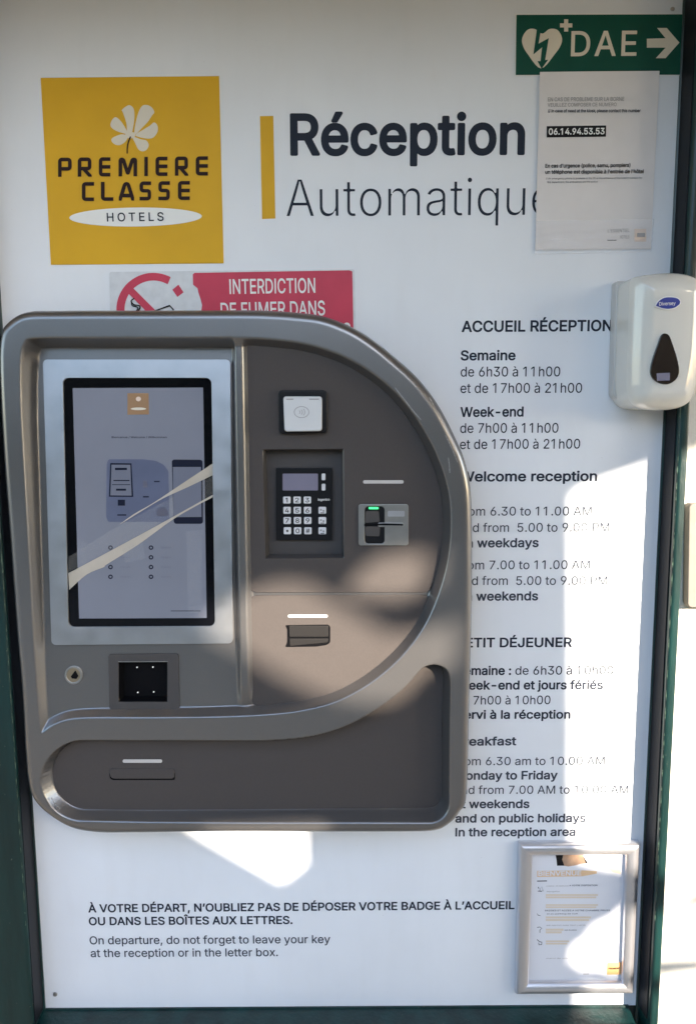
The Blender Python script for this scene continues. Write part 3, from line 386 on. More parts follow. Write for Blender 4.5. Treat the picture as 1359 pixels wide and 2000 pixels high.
0,54,634,289 -38 45 0 49 7 42 14 39 21 38 32 28 34 21 38 15 43 7 56 0 28 -3 35 -8 35 -8 21 -10 22 -17 27 -18 22 -21 20 -21 15 -25 13 -45 16 -35 6 -35 2 -5 4 154 224 4 14 -3 14 -5 7 -12 8 -105 2 -14 -3 -9 -7 -163 -238 -41 -63 -39 -75 -14 -37 -9 -35 -6 -56 4 -56 8 -35 8 -21 13 -28 17 -25 35 -39 42 -30 49 -21,285 101 -21 9 -20 13 -15 17 -11 18 -8 21 -5 28 0 28 3 21 7 21 12 21 12 14 19 14 20 10 21 5 28 1 21 -4 21 -8 21 -14 15 -18 13 -21 7 -21 4 -28 -1 -28 -4 -21 -9 -21 -13 -21 -13 -14 -20 -14 -21 -8 -21 -3 -21 0
0,57,634,174 -28 111 -1 16 8 201 297 40 74 20 56 11 56 -1 56 -11 56 -17 42 -28 43 -35 36 -42 28 -49 19 -56 9 -49 -2 -56 -12 -42 -18 -42 -30 -35 -38 -26 -42 -15 -42 -9 -56 0 -35 4 -35 8 -35 8 -21 9 -21 18 -28 18 -21 23 -21 18 -13 27 -15 43 -15 35 -6 35 -2 5 -5 -154 -224 -4 -14 4 -14 9 -10,306 371 -21 3 -21 9 -21 14 -14 16 -13 21 -7 21 -4 28 1 28 6 28 10 21 14 20 14 13 14 9 21 9 21 3 28 0 21 -5 21 -10 21 -18 11 -14 11 -21 6 -21 4 -28 -1 -28 -5 -21 -9 -21 -10 -16 -14 -15 -15 -11 -20 -9 -21 -5
0,46,263,117 -34 15 -2 21 2 14 5 18 9 24 23 11 19 4 14 3 21 -1 14 -6 21 -6 14 -12 15 -14 12 -14 9 -21 7 -35 1 -21 -6 -14 -8 -25 -23 -10 -17 -6 -18 -2 -21 1 -14 6 -21 7 -14 11 -14 18 -15 14 -8
0,44,263,44 -195 79 -1 14 6 7 9 76 273 0 14 -2 7 -11 12 -14 4 -98 0 -14 -4 -13 -12 -45 -280 4 -14 5 -7
0,58,263,117 -34 15 -2 21 2 14 5 18 9 24 23 11 19 4 14 3 21 -1 14 -6 21 -6 14 -12 15 -14 12 -14 9 -21 7 -35 1 -21 -6 -14 -8 -25 -23 -10 -17 -6 -18 -2 -21 1 -14 6 -21 7 -14 11 -14 18 -15 14 -8,119 351 34 1 19 6 16 9 13 12 11 14 8 14 6 21 -1 35 -8 21 -8 13 -13 15 -15 11 -28 11 -35 1 -21 -6 -14 -7 -25 -24 -10 -16 -6 -19 -2 -21 1 -14 6 -21 8 -15 14 -17 14 -11 14 -7
0,45,634,151 235 317 -2 14 2 10 7 8 14 1 84 -2 14 -10 12 -14 5 -322 0 -16 -10 -4 -7 -3 -14 1 -84 8 -14
0,39,289,101 417 81 -2 7 2 11 7 8 14 11 273 -3 14 -4 7 -16 9 -105 0 -14 -8 -7 -15 10 -273 4 -17 7 -7
0,8217,248,64 417 78 -1 14 7 8 8 76 273 0 14 -3 7 -11 12 -14 5 -98 0 -14 -4 -12 -13 -45 -280 3 -14 5 -6
0,40,382,239 -162 96 -1 16 8 5 7 4 14 -4 14 -58 133 -28 84 -19 84 -7 49 -3 42 1 49 5 56 8 56 13 63 19 70 22 63 50 119 0 14 -3 7 -7 9 -14 6 -96 -1 -12 -7 -14 -21 -34 -70 -36 -98 -27 -105 -16 -105 -4 -70 1 -70 7 -63 16 -77 26 -84 31 -77 44 -84 9 -10
0,41,382,44 -162 92 -2 14 4 11 12 44 84 39 98 25 91 14 84 4 77 -4 84 -11 84 -19 84 -27 91 -32 77 -37 68 -7 6 -14 4 -91 -1 -14 -8 -5 -6 -3 -14 3 -14 26 -56 22 -56 33 -105 24 -112 7 -56 3 -49 -1 -49 -4 -49 -10 -56 -12 -49 -35 -105 -55 -126 0 -14 2 -7 6 -7
0,42,634,273 284 76 -2 14 3 8 6 6 9 3 12 -3 93 7 -2 77 -49 14 -2 14 6 7 7 35 60 5 13 -2 14 -10 13 -81 43 -1 7 81 42 11 14 2 7 -2 14 -35 63 -5 7 -12 8 -14 2 -7 -2 -84 -52 2 100 -9 16 -14 7 -77 0 -9 -2 -10 -7 -5 -7 -2 -14 3 -84 -3 -7 -2 -1 -77 49 -7 3 -14 0 -14 -8 -6 -8 -32 -56 -5 -14 2 -14 11 -14 81 -42 -1 -7 -81 -42 -10 -14 -2 -14 2 -7 36 -63 12 -13 7 -2 14 0 84 52 4 -2 1 -7 -3 -91 9 -14
0,47,349,12 -135 92 -1 16 8 8 14 230 854 -1 14 -3 7 -6 7 -13 6 -91 1 -14 -7 -9 -14 -229 -854 0 -14 2 -7 6 -7
0,224,545,196 -40 43 -1 42 5 35 12 42 21 7 -16 14 -9 98 -1 14 7 7 9 2 8 1 357 -2 35 -6 35 -10 28 -11 21 -15 21 -15 17 -21 17 -21 13 -49 18 -49 10 -70 -1 -49 -11 -35 -13 -40 -22 -33 -28 -26 -35 -20 -42 0 -14 2 -7 12 -12 98 -28 14 4 7 5 18 31 17 16 21 13 28 8 35 3 35 -7 21 -12 14 -21 4 -14 1 -21 -5 -7 -126 -18 -56 -11 -42 -12 -33 -15 -23 -16 -21 -20 -15 -20 -13 -28 -8 -42 1 -49 10 -42 19 -35 27 -31 35 -25 42 -18,239 93 -21 1 -21 5 -14 6 -14 11 -8 12 -3 21 2 14 8 14 22 14 35 11 126 19 4 -2 1 -28 -3 -21 -8 -21 -14 -21 -22 -18 -21 -10 -21 -5,215 576 17 -5 77 1 14 8 6 10 2 14 -2 7 -67 140 -9 13 -7 4 -14 2 -91 0 -14 -3 -7 -4 -8 -12 -2 -14 2 -7 92 -141
0,233,565,267 -39 47 -1 42 4 42 12 42 19 35 25 30 32 22 35 13 35 -1 14 -3 7 -12 11 -98 23 -14 -5 -7 -6 -21 -37 -14 -14 -12 -7 -16 -8 -21 -4 -42 -1 -28 6 -29 14 -24 21 -18 28 -11 35 -1 7 6 2 350 0 14 6 9 13 2 14 0 49 -8 70 -15 49 -25 49 -33 40 -42 32 -42 21 -63 16 -70 0 -42 -10 -49 -20 -43 -30 -39 -42 -28 -49 -18 -49 -12 -63 -1 -63 8 -63 17 -56 14 -28 18 -28 17 -21 25 -25 42 -29 21 -10 35 -12,174 339 -3 7 13 28 15 21 14 14 31 17 21 5 21 2 21 -1 21 -5 28 -16 14 -13 12 -17 14 -35 -5 -7,230 577 7 -4 14 -2 70 0 14 6 7 7 92 140 4 7 1 14 -6 14 -7 7 -14 4 -98 0 -14 -4 -7 -5 -73 -149 -2 -7 2 -14
0,244,581,262 -39 52 -1 56 10 49 19 42 29 39 41 30 49 21 56 10 56 1 63 -7 63 -17 56 -28 52 -35 42 -42 33 -49 24 -56 12 -56 2 -56 -9 -49 -19 -21 -12 -28 -20 -35 -37 -30 -47 -21 -56 -12 -63 -1 -63 8 -63 18 -56 26 -49 36 -42 24 -21 21 -14 29 -15 21 -8 28 -8,251 100 -21 10 -23 19 -15 21 -14 28 -8 28 -5 35 -1 35 6 42 7 28 13 28 14 21 19 17 21 12 21 6 28 2 28 -3 28 -10 21 -17 18 -21 14 -28 10 -35 5 -35 0 -42 -5 -35 -9 -28 -13 -28 -16 -21 -18 -17 -21 -10 -28 -7 -28 0,123 584 16 -4 91 1 14 9 42 52 7 1 43 -52 8 -7 12 -4 84 0 14 2 12 9 4 7 2 21 -6 14 -119 133 -12 4 -91 0 -10 -4 -8 -7 -115 -133 -3 -7 0 -14 7 -14
0,192,672,14 -28 107 -1 7 1 11 7 9 14 58 168 6 8 245 0 7 -7 60 -169 10 -15 7 -5 14 -2 98 0 14 6 7 9 4 14 -4 14 -259 707 -7 11 -7 6 -14 4 -105 0 -14 -4 -11 -10 -263 -721 0 -14 3 -7 5 -7,261 308 -1 7 71 211 7 -2 71 -209 0 -7,288 756 15 -4 77 1 14 9 5 8 3 14 -5 14 -63 133 -10 14 -7 4 -14 2 -91 0 -14 -2 -7 -4 -9 -14 -1 -14 2 -7 92 -141
0,201,586,76 -28 449 -1 14 3 12 12 4 14 -1 84 -6 14 -9 8 -14 3 -315 0 -5 3 -1 7 0 161 0 7 6 4 287 0 14 3 7 5 6 9 3 14 -1 84 -8 15 -14 8 -294 0 -6 5 0 161 2 7 312 1 14 2 14 11 5 14 0 84 -5 14 -7 8 -7 4 -14 2 -434 0 -14 -4 -11 -10 -3 -7 -1 -14 0 -707 3 -14 5 -7,253 756 13 -4 70 0 14 3 7 5 100 150 2 7 -1 14 -10 14 -14 6 -98 0 -14 -2 -7 -5 -9 -13 -67 -140 -1 -14 2 -7
0,206,262,77 -28 104 -1 16 8 8 14 1 721 -4 13 -7 8 -14 7 -105 -2 -14 -10 -6 -16 0 -714 6 -18,-32 763 10 -2 84 0 10 2 11 7 42 51 7 5 46 -56 17 -9 98 1 12 8 5 7 3 7 1 14 -7 15 -119 133 -14 5 -84 0 -14 -3 -7 -6 -114 -130 -6 -14 0 -14 8 -14
0,32,263
1,65,672,13 -7 10 -6 98 1 7 3 68 191 2 3 7 1 266 0 4 -4 68 -189 5 -4 7 -2 91 0 7 1 5 5 3 7 -2 7 -260 707 -5 8 -7 3 -105 0 -7 -2 -6 -9 -257 -707 -2 -7,240 291 -5 3 2 7 49 140 45 142 7 -2 40 -126 56 -161 -5 -3
1,66,639,74 -7 10 -6 259 0 42 2 42 6 49 14 37 19 35 28 25 35 17 42 7 42 -1 42 -8 42 -16 35 -26 35 -28 23 -37 19 5 7 23 14 17 14 17 21 12 21 8 21 5 28 2 28 -3 35 -12 42 -18 35 -26 30 -35 25 -21 11 -28 10 -56 10 -287 2 -9 -4 -3 -7 0 -7 0 -707,189 94 -2 4 0 210 2 2 161 0 42 -5 28 -10 21 -13 17 -16 14 -21 8 -21 4 -21 1 -21 -5 -21 -6 -14 -12 -17 -14 -13 -14 -8 -35 -12 -35 -4,189 412 -2 8 0 196 2 3 147 1 42 -4 21 -6 16 -8 17 -14 11 -14 7 -14 6 -21 2 -21 -3 -21 -6 -21 -8 -14 -14 -16 -15 -12 -27 -13 -35 -8
1,67,714,311 -17 39 -4 28 -1 63 6 56 17 49 25 45 34 19 21 21 28 26 49 11 35 6 28 0 7 -9 9 -98 -1 -7 -8 -11 -35 -16 -28 -16 -21 -20 -18 -28 -17 -28 -12 -28 -7 -35 -3 -35 2 -28 6 -28 10 -21 11 -21 15 -21 20 -21 28 -16 28 -18 49 -10 56 -1 63 7 63 14 49 24 47 31 37 18 16 21 13 42 18 42 7 42 -1 42 -9 42 -19 35 -30 22 -30 10 -21 10 -32 7 -7 91 -1 7 0 7 5 3 7 -6 28 -18 51 -27 47 -29 34 -35 30 -42 25 -42 17 -49 11 -56 4 -42 -2 -28 -5 -35 -10 -28 -11 -35 -18 -21 -15 -42 -39 -18 -21 -24 -35 -21 -42 -10 -28 -17 -70 -6 -84 2 -49 4 -35 18 -70 28 -63 16 -25 24 -31 28 -28 25 -19 28 -18 28 -13 35 -13
1,68,703,74 -7 10 -6 224 0 56 4 49 8 63 22 42 24 46 39 31 38 21 35 12 25 14 42 7 28 9 77 0 56 -4 49 -7 35 -11 42 -15 35 -14 28 -24 35 -16 18 -28 26 -21 16 -35 20 -28 12 -42 13 -42 7 -56 4 -231 0 -9 -4 -3 -7 0 -7 0 -707,189 94 -2 4 0 518 2 3 7 1 147 -2 42 -7 42 -15 35 -22 16 -14 18 -21 24 -42 16 -49 7 -35 3 -35 -2 -63 -9 -56 -18 -49 -21 -35 -26 -28 -29 -22 -35 -16 -42 -11 -42 -5
1,69,586,74 -7 10 -6 441 0 11 6 2 7 0 77 -1 7 -7 7 -334 1 -7 2 -2 4 0 203 2 6 308 1 7 2 5 5 1 7 0 77 -1 7 -5 5 -7 2 -308 0 -2 7 0 196 2 3 7 1 329 0 7 6 2 11 0 77 -4 7 -5 3 -441 1 -9 -4 -3 -7 0 -7 0 -707
1,70,574,74 -7 10 -6 91 0 10 6 2 7 0 294 2 2 294 1 10 4 4 7 0 84 -7 9 -301 2 -2 3 0 210 2 3 7 1 322 0 7 3 4 7 0 84 -4 7 -14 4 -427 0 -9 -4 -3 -7 0 -7 0 -707
1,71,728,311 -17 67 -5 63 5 56 16 53 26 45 35 35 43 21 34 9 21 16 56 5 42 1 98 -1 7 -5 7 -11 3 -266 0 -7 -1 -7 -5 -2 -11 0 -77 3 -7 6 -3 168 -1 7 -3 -6 -42 -13 -35 -23 -35 -28 -27 -21 -13 -21 -10 -42 -11 -49 -3 -49 8 -42 18 -34 24 -29 32 -23 38 -18 49 -10 56 -1 63 7 63 14 49 26 49 16 21 17 19 35 25 42 17 35 6 42 1 42 -8 42 -19 35 -29 25 -33 11 -21 13 -33 7 -6 98 0 9 4 2 7 -5 28 -18 49 -23 40 -30 37 -40 35 -42 25 -42 17 -49 12 -56 4 -42 -2 -28 -5 -35 -9 -28 -11 -35 -18 -21 -14 -28 -24 -21 -22 -35 -51 -21 -42 -11 -28 -16 -70 -6 -84 5 -78 7 -34 11 -42 28 -63 17 -26 23 -30 19 -19 28 -24 21 -14 38 -20 39 -14
1,72,724,74 -7 10 -6 91 0 10 6 2 7 0 308 2 3 7 1 336 0 4 -4 1 -7 0 -301 2 -7 7 -5 7 -1 84 0 7 1 6 5 2 7 0 707 0 7 -4 7 -11 4 -91 -1 -6 -3 -3 -7 0 -287 -1 -7 -4 -3 -343 1 -2 2 0 294 -5 8 -7 3 -91 0 -9 -4 -3 -7 0 -7 0 -707
1,73,262,75 -7 10 -6 91 0 7 3 6 10 0 714 -6 9 -7 2 -91 0 -7 -2 -5 -9 0 -714
1,75,653,74 -7 10 -6 91 0 10 6 2 7 0 224 2 7 84 89 7 -3 231 -325 7 -4 7 -1 98 0 7 1 8 5 3 7 -4 9 -278 390 0 7 278 298 3 10 -4 7 -6 4 -7 0 -112 0 -11 -4 -241 -261 -70 -81 -2 6 0 329 -5 8 -7 3 -91 0 -9 -4 -3 -7 0 -7 0 -707
1,76,550,74 -7 10 -6 420 0 7 2 5 4 2 7 0 77 0 7 -7 7 -315 1 -7 2 -2 4 0 609 0 7 -4 7 -8 4 -91 0 -7 -2 -5 -9 0 -714
1,77,879,74 -7 10 -6 84 0 7 1 6 5 2 7 -1 526 1 -15 6 -4 36 -101 162 -406 5 -9 7 -4 7 0 70 0 7 1 6 5 162 413 40 105 2 12 0 -523 3 -7 4 -4 7 -2 84 0 7 1 7 5 2 7 0 707 0 7 -3 7 -6 3 -7 1 -126 0 -7 -4 -177 -455 -40 -120 -38 113 -179 457 -7 8 -7 1 -126 0 -9 -4 -3 -7 0 -7 0 -707
1,78,733,74 -7 10 -6 91 0 10 6 3 7 0 413 -4 112 0 7 5 8 84 -141 258 -406 8 -5 7 -1 105 1 8 5 2 7 0 707 0 7 -4 7 -6 4 -7 0 -84 0 -10 -4 -4 -7 0 -544 -48 82 -299 469 -10 4 -105 0 -9 -4 -3 -7 0 -7 0 -707
1,79,747,311 -17 60 -5 28 1 42 5 28 7 35 13 35 18 27 17 45 42 26 35 14 21 28 63 12 42 6 35 6 77 -6 84 -18 72 -9 26 -22 42 -23 35 -18 21 -29 28 -32 24 -28 16 -35 15 -63 14 -70 3 -42 -6 -28 -6 -56 -23 -27 -16 -28 -21 -29 -27 -18 -22 -35 -56 -20 -49 -17 -70 -6 -84 2 -49 4 -35 18 -70 28 -63 16 -25 24 -31 29 -28 24 -19 28 -18 28 -13 35 -13,350 88 -21 3 -28 8 -35 17 -35 28 -28 35 -22 42 -17 56 -6 56 1 63 6 42 14 49 24 47 28 34 35 28 35 17 42 10 49 2 49 -10 42 -20 35 -29 28 -36 22 -43 14 -49 7 -63 -1 -63 -10 -56 -11 -35 -22 -42 -16 -21 -18 -19 -30 -23 -40 -18 -42 -10
1,80,622,74 -7 10 -6 91 0 10 6 2 7 0 245 2 2 161 1 42 4 35 9 35 13 35 22 35 33 20 28 21 49 10 49 1 49 -7 49 -14 42 -24 40 -28 30 -39 28 -30 14 -22 7 -35 7 -35 3 -266 1 -9 -4 -3 -7 0 -7 0 -707,189 353 -2 4 0 259 2 3 133 1 42 -3 21 -4 21 -8 16 -10 16 -14 15 -21 11 -28 5 -28 0 -28 -3 -28 -10 -28 -12 -21 -13 -14 -32 -21 -42 -10 -35 -2
1,82,629,74 -7 10 -6 91 0 10 6 2 7 0 259 2 4 7 1 140 0 5 -5 143 -266 6 -5 7 -1 98 0 7 1 7 5 3 7 -3 7 -148 273 -2 7 28 14 24 17 19 18 17 21 16 28 11 28 7 28 4 35 0 35 -3 28 -8 35 -11 28 -16 28 -17 21 -19 18 -28 20 -28 14 -28 10 -56 10 -42 2 -245 0 -9 -4 -3 -7 0 -7 0 -707,189 370 -2 8 0 238 2 3 140 1 42 -3 21 -5 23 -10 19 -13 14 -15 12 -21 6 -21 4 -28 0 -28 -5 -28 -9 -21 -9 -14 -13 -14 -28 -16 -42 -11 -35 -2
1,83,625,244 -19 48 -5 63 1 56 9 49 18 42 25 35 33 17 24 11 21 15 42 4 28 0 28 -3 28 -5 21 -8 21 -13 21 -16 21 -16 15 -42 30 -42 20 -49 17 -105 28 -49 19 -21 12 -17 13 -13 14 -7 14 -4 21 2 28 8 21 16 21 22 16 23 12 26 7 35 4 35 -1 28 -5 28 -10 21 -12 14 -12 15 -20 9 -21 4 -21 7 -9 91 -1 11 3 4 7 0 14 -4 28 -7 21 -17 35 -22 29 -28 26 -35 22 -42 18 -35 9 -49 5 -63 -3 -49 -10 -49 -20 -35 -22 -35 -35 -15 -19 -11 -21 -13 -42 -4 -28 1 -28 8 -42 8 -21 13 -21 13 -16 21 -20 35 -25 49 -23 154 -45 49 -19 21 -11 19 -16 11 -14 6 -14 3 -28 -4 -26 -12 -23 -16 -19 -21 -16 -28 -13 -28 -8 -35 -4 -35 0 -28 5 -28 8 -28 14 -21 18 -12 15 -10 21 -8 35 -5 5 -98 1 -11 -6 -2 -7 2 -21 10 -42 16 -35 27 -37 28 -25 35 -22 42 -18
1,84,628,259 -7 9 -6 91 0 11 6 2 7 0 616 8 4 203 0 7 2 6 8 0 7 0 77 -6 9 -7 2 -539 0 -7 -2 -5 -9 0 -84 5 -8 7 -2 203 0 7 -1 3 -3 0 -616
1,85,724,296 -18 47 -6 63 2 53 11 38 13 35 18 41 32 31 35 21 35 19 49 8 56 1 483 -1 7 -8 7 -91 1 -8 -1 -7 -7 -1 -476 -5 -35 -9 -28 -12 -21 -14 -19 -17 -16 -18 -13 -21 -10 -28 -9 -49 -5 -28 1 -28 5 -21 6 -21 10 -21 14 -16 15 -16 21 -12 21 -9 28 -5 35 -1 476 -8 7 -10 1 -84 0 -7 -2 -5 -6 0 -476 3 -42 10 -42 14 -35 16 -28 22 -28 24 -23 28 -21 35 -19 35 -13
1,86,672,275 -7 7 -5 7 -1 98 0 7 1 5 5 261 714 1 7 -8 10 -98 1 -7 -1 -7 -8 -152 -436 -51 -160 -52 160 -158 440 -7 4 -7 1 -91 0 -7 -2 -6 -9
1,87,961,207 -7 5 -4 7 -2 105 0 9 6 128 469 17 72 7 -13 18 -73 124 -455 5 -4 7 -2 105 1 7 3 4 9 194 707 1 7 -4 7 -6 3 -7 1 -91 -1 -6 -3 -4 -7 -137 -539 -7 -19 -25 103 -119 455 -4 7 -6 4 -7 0 -98 0 -7 -2 -6 -9 -116 -441 -25 -104 -7 -8 -24 105 -116 448 -7 9 -7 2 -91 0 -9 -4 -4 -7 1 -7
1,90,614,48 -7 8 -5 7 -1 497 0 10 6 2 7 0 77 -1 7 -4 5 -7 3 -357 0 -7 0 -4 6 53 73 319 466 4 7 0 70 -8 10 -504 1 -8 -4 -4 -7 0 -84 5 -8 7 -2 357 1 7 -2 3 -3 -46 -63 -330 -483 -1 -70
1,97,545,171 -19 26 -4 35 -1 28 2 28 5 28 11 21 12 14 10 21 20 3 -6 1 -35 10 -7 84 -1 7 2 6 6 1 357 -5 56 -15 42 -23 35 -31 28 -45 23 -49 11 -49 4 -49 -5 -49 -13 -42 -21 -35 -27 -23 -28 -22 -42 -2 -7 5 -10 91 -27 7 2 14 24 14 17 28 21 35 12 21 3 28 0 28 -5 28 -14 15 -16 9 -21 4 -21 1 -21 -3 -7 -5 -5 -28 -9 -140 -19 -63 -16 -30 -14 -26 -18 -21 -22 -14 -23 -11 -35 -2 -42 6 -42 14 -35 21 -28 28 -25 29 -17,211 78 -21 6 -20 9 -15 14 -7 10 -6 18 0 21 3 14 10 17 21 16 35 13 161 27 1 -52 -2 -21 -10 -28 -21 -28 -24 -19 -28 -12 -35 -6
1,98,594,270 -18 28 -5 42 0 35 5 28 8 28 13 28 18 25 24 17 21 18 28 17 35 11 35 7 35 4 42 1 42 -4 42 -9 42 -10 32 -14 31 -28 42 -21 22 -26 20 -30 17 -21 8 -28 7 -35 4 -35 0 -35 -6 -21 -7 -28 -16 -18 -14 -17 -20 -7 6 -1 224 -6 7 -7 1 -84 0 -7 -2 -5 -6 -1 -7 1 -714 5 -6 7 -3 84 0 7 3 3 6 1 7 0 42 3 5 21 -25 21 -17 28 -17,291 79 -28 7 -28 14 -21 20 -16 23 -15 35 -9 35 -3 35 0 42 6 42 8 28 13 28 16 21 21 19 21 11 28 8 35 2 28 -5 28 -12 21 -16 22 -28 16 -35 8 -35 4 -35 0 -42 -5 -35 -10 -35 -14 -31 -19 -25 -23 -19 -21 -11 -28 -6
1,99,554,234 -18 52 -6 49 3 42 11 42 19 35 25 30 32 21 35 16 42 -2 7 -9 6 -84 21 -11 -6 -11 -28 -13 -21 -22 -21 -20 -12 -21 -7 -21 -4 -28 0 -35 7 -31 16 -28 28 -18 32 -12 38 -7 42 0 42 6 42 11 35 13 28 23 28 22 16 28 12 28 5 35 -1 28 -8 22 -10 24 -21 14 -21 12 -28 5 -5 7 -1 77 20 14 7 2 7 -2 7 -14 36 -17 27 -24 28 -22 19 -28 17 -28 13 -35 10 -56 6 -56 -5 -49 -15 -35 -19 -35 -28 -33 -40 -26 -49 -17 -56 -6 -56 0 -42 3 -35 13 -56 22 -49 30 -43 37 -34 19 -13 28 -15
1,100,594,221 -18 37 -6 28 0 49 8 21 8 27 18 22 18 14 17 6 -7 1 -42 7 -8 91 0 8 8 1 714 -2 9 -7 5 -91 1 -10 -8 -1 -224 -3 -10 -14 17 -21 18 -21 13 -21 10 -28 7 -28 3 -28 -1 -35 -4 -28 -8 -21 -9 -27 -15 -22 -18 -35 -39 -17 -27 -13 -28 -12 -35 -6 -28 -5 -35 -2 -42 2 -42 5 -35 16 -56 13 -28 17 -28 16 -21 21 -21 42 -30 28 -12,272 79 -28 5 -28 14 -21 19 -19 26 -16 35 -8 35 -4 35 0 42 5 35 10 35 13 28 19 24 21 18 28 13 28 5 28 1 28 -6 28 -13 21 -17 19 -25 16 -35 8 -35 3 -35 0 -42 -6 -42 -8 -28 -12 -28 -20 -28 -21 -17 -28 -14 -28 -5
1,101,565,237 -18 42 -6 56 2 42 8 41 17 36 22 29 27 25 35 14 35 1 7 -6 9 -91 22 -7 -3 -14 -28 -11 -14 -15 -14 -16 -10 -21 -8 -21 -4 -21 -2 -28 2 -35 9 -34 20 -22 22 -19 34 -12 42 -2 14 5 4 364 0 9 3 6 7 -1 70 -6 49 -14 49 -22 43 -28 36 -40 33 -42 21 -44 12 -49 4 -56 -6 -49 -17 -42 -25 -35 -34 -28 -39 -22 -49 -14 -56 -5 -63 5 -63 14 -56 22 -47 28 -39 21 -21 21 -16 42 -24,153 322 -3 3 0 7 11 35 16 28 18 20 21 16 21 10 21 6 28 3 28 -3 21 -5 21 -10 20 -16 17 -21 11 -21 10 -28 3 -21 -5 -3
1,102,355,103 -7 4 -4 7 -2 84 0 11 6 2 7 0 441 8 4 105 1 7 8 1 8 0 70 -3 7 -5 4 -7 1 -105 1 -1 43 2 21 5 14 8 13 7 6 14 6 35 3 35 -8 7 2 6 6 22 77 -1 7 -6 6 -7 2 -42 10 -49 1 -42 -8 -39 -18 -17 -12 -16 -16 -15 -21 -9 -21 -8 -42 -1 -70 -7 -2 -84 0 -7 -3 -5 -9 0 -77 4 -7 8 -3 84 0 7 -4 0 -441
1,103,595,223 -218 49 -5 49 1 49 7 42 13 35 18 29 22 24 28 19 35 10 35 5 56 0 539 -2 7 -8 5 -91 -1 -5 -4 -2 -7 0 -42 -7 -4 -16 18 -19 16 -28 16 -21 8 -28 6 -35 2 -35 -3 -28 -6 -28 -10 -21 -11 -21 -14 -21 -18 -35 -42 -25 -49 -15 -49 -6 -42 -1 -56 4 -49 12 -49 15 -35 23 -36 24 -27 32 -25 35 -18 42 -13 49 -5 42 3 35 9 21 11 21 14 28 29 3 -5 1 -77 -8 -35 -10 -20 -14 -15 -14 -10 -21 -11 -28 -7 -35 -4 -35 2 -28 7 -21 9 -21 14 -36 42 -6 5 -7 0 -7 -3 -65 -37 -8 -7 -1 -7 3 -7 13 -21 23 -27 21 -19 21 -14 28 -14 28 -10,265 97 -28 6 -28 15 -21 19 -16 23 -15 35 -7 35 -3 42 3 35 7 35 10 28 16 28 19 21 21 15 21 9 28 5 35 0 28 -7 28 -15 21 -20 15 -22 15 -35 8 -35 3 -42 -3 -42 -7 -35 -10 -28 -14 -24 -17 -18 -19 -14 -27 -11 -28 -4
1,104,574,63 -7 11 -6 84 0 7 2 4 4 3 7 0 322 6 42 8 21 8 14 13 16 14 12 14 8 21 8 35 5 21 -1 21 -4 28 -15 21 -22 8 -14 7 -21 5 -42 0 -329 2 -7 6 -5 7 -1 84 0 9 6 3 7 -1 357 -8 56 -16 42 -23 35 -14 14 -20 16 -35 18 -49 11 -49 1 -42 -8 -42 -20 -21 -15 -14 -14 -7 4 0 217 -4 7 -10 4 -84 0 -7 -2 -6 -9 0 -714
1,105,233,63 -7 9 -5 84 -1 7 1 7 5 2 7 0 532 -3 7 -6 4 -91 0 -8 -4 -3 -7 0 -532,102 609 26 -1 14 3 14 7 21 19 10 21 2 28 -4 14 -7 14 -22 21 -21 9 -28 1 -14 -3 -14 -7 -21 -19 -11 -23 -1 -28 4 -14 8 -14 21 -19
1,107,533,63 -7 11 -6 84 0 7 2 4 4 3 7 0 189 42 41 189 -239 7 -3 112 -1 9 6 3 7 -5 11 -230 290 5 7 205 210 6 7 2 7 -2 6 -7 5 -7 1 -98 0 -7 -1 -7 -4 -210 -215 -7 5 0 7 0 378 -4 7 -10 4 -84 0 -7 -2 -6 -9 0 -714
1,108,232,64 -7 10 -6 84 0 7 2 5 4 2 7 0 714 -7 9 -7 2 -84 0 -7 -2 -5 -9 0 -714
1,109,854,63 -7 11 -6 84 0 7 2 4 4 3 7 0 336 4 35 8 21 8 14 22 23 28 15 35 6 35 -5 24 -11 21 -21 8 -14 4 -14 2 -21 0 -364 2 -7 9 -5 7 -1 77 0 7 1 7 5 2 7 0 350 4 28 15 32 21 21 28 14 35 5 35 -5 28 -13 19 -19 11 -28 3 -28 0 -357 3 -7 6 -5 7 -1 84 0 7 4 4 9 -1 378 -3 28 -7 28 -8 21 -16 28 -25 28 -28 20 -35 14 -35 7 -28 1 -28 -2 -28 -7 -21 -7 -21 -11 -22 -15 -20 -19 -21 -25 -19 30 -23 24 -28 18 -35 11 -21 3 -28 -1 -42 -9 -21 -9 -21 -13 -20 -17 -15 -17 -2 3 -1 42 -4 9 -7 3 -84 0 -7 -3 -6 -9 0 -532
1,110,574,63 -7 11 -6 84 0 7 2 4 4 3 7 0 322 6 42 8 21 8 14 13 16 14 12 14 8 21 8 35 5 21 -1 21 -4 28 -15 21 -22 8 -14 7 -21 5 -42 0 -329 2 -7 6 -5 7 -1 84 0 9 6 3 7 0 336 -4 49 -9 42 -13 30 -23 33 -26 25 -28 17 -35 12 -42 6 -42 -1 -35 -7 -35 -16 -28 -19 -21 -22 -3 5 0 42 -4 8 -7 4 -84 0 -10 -5 -3 -14 0 -525
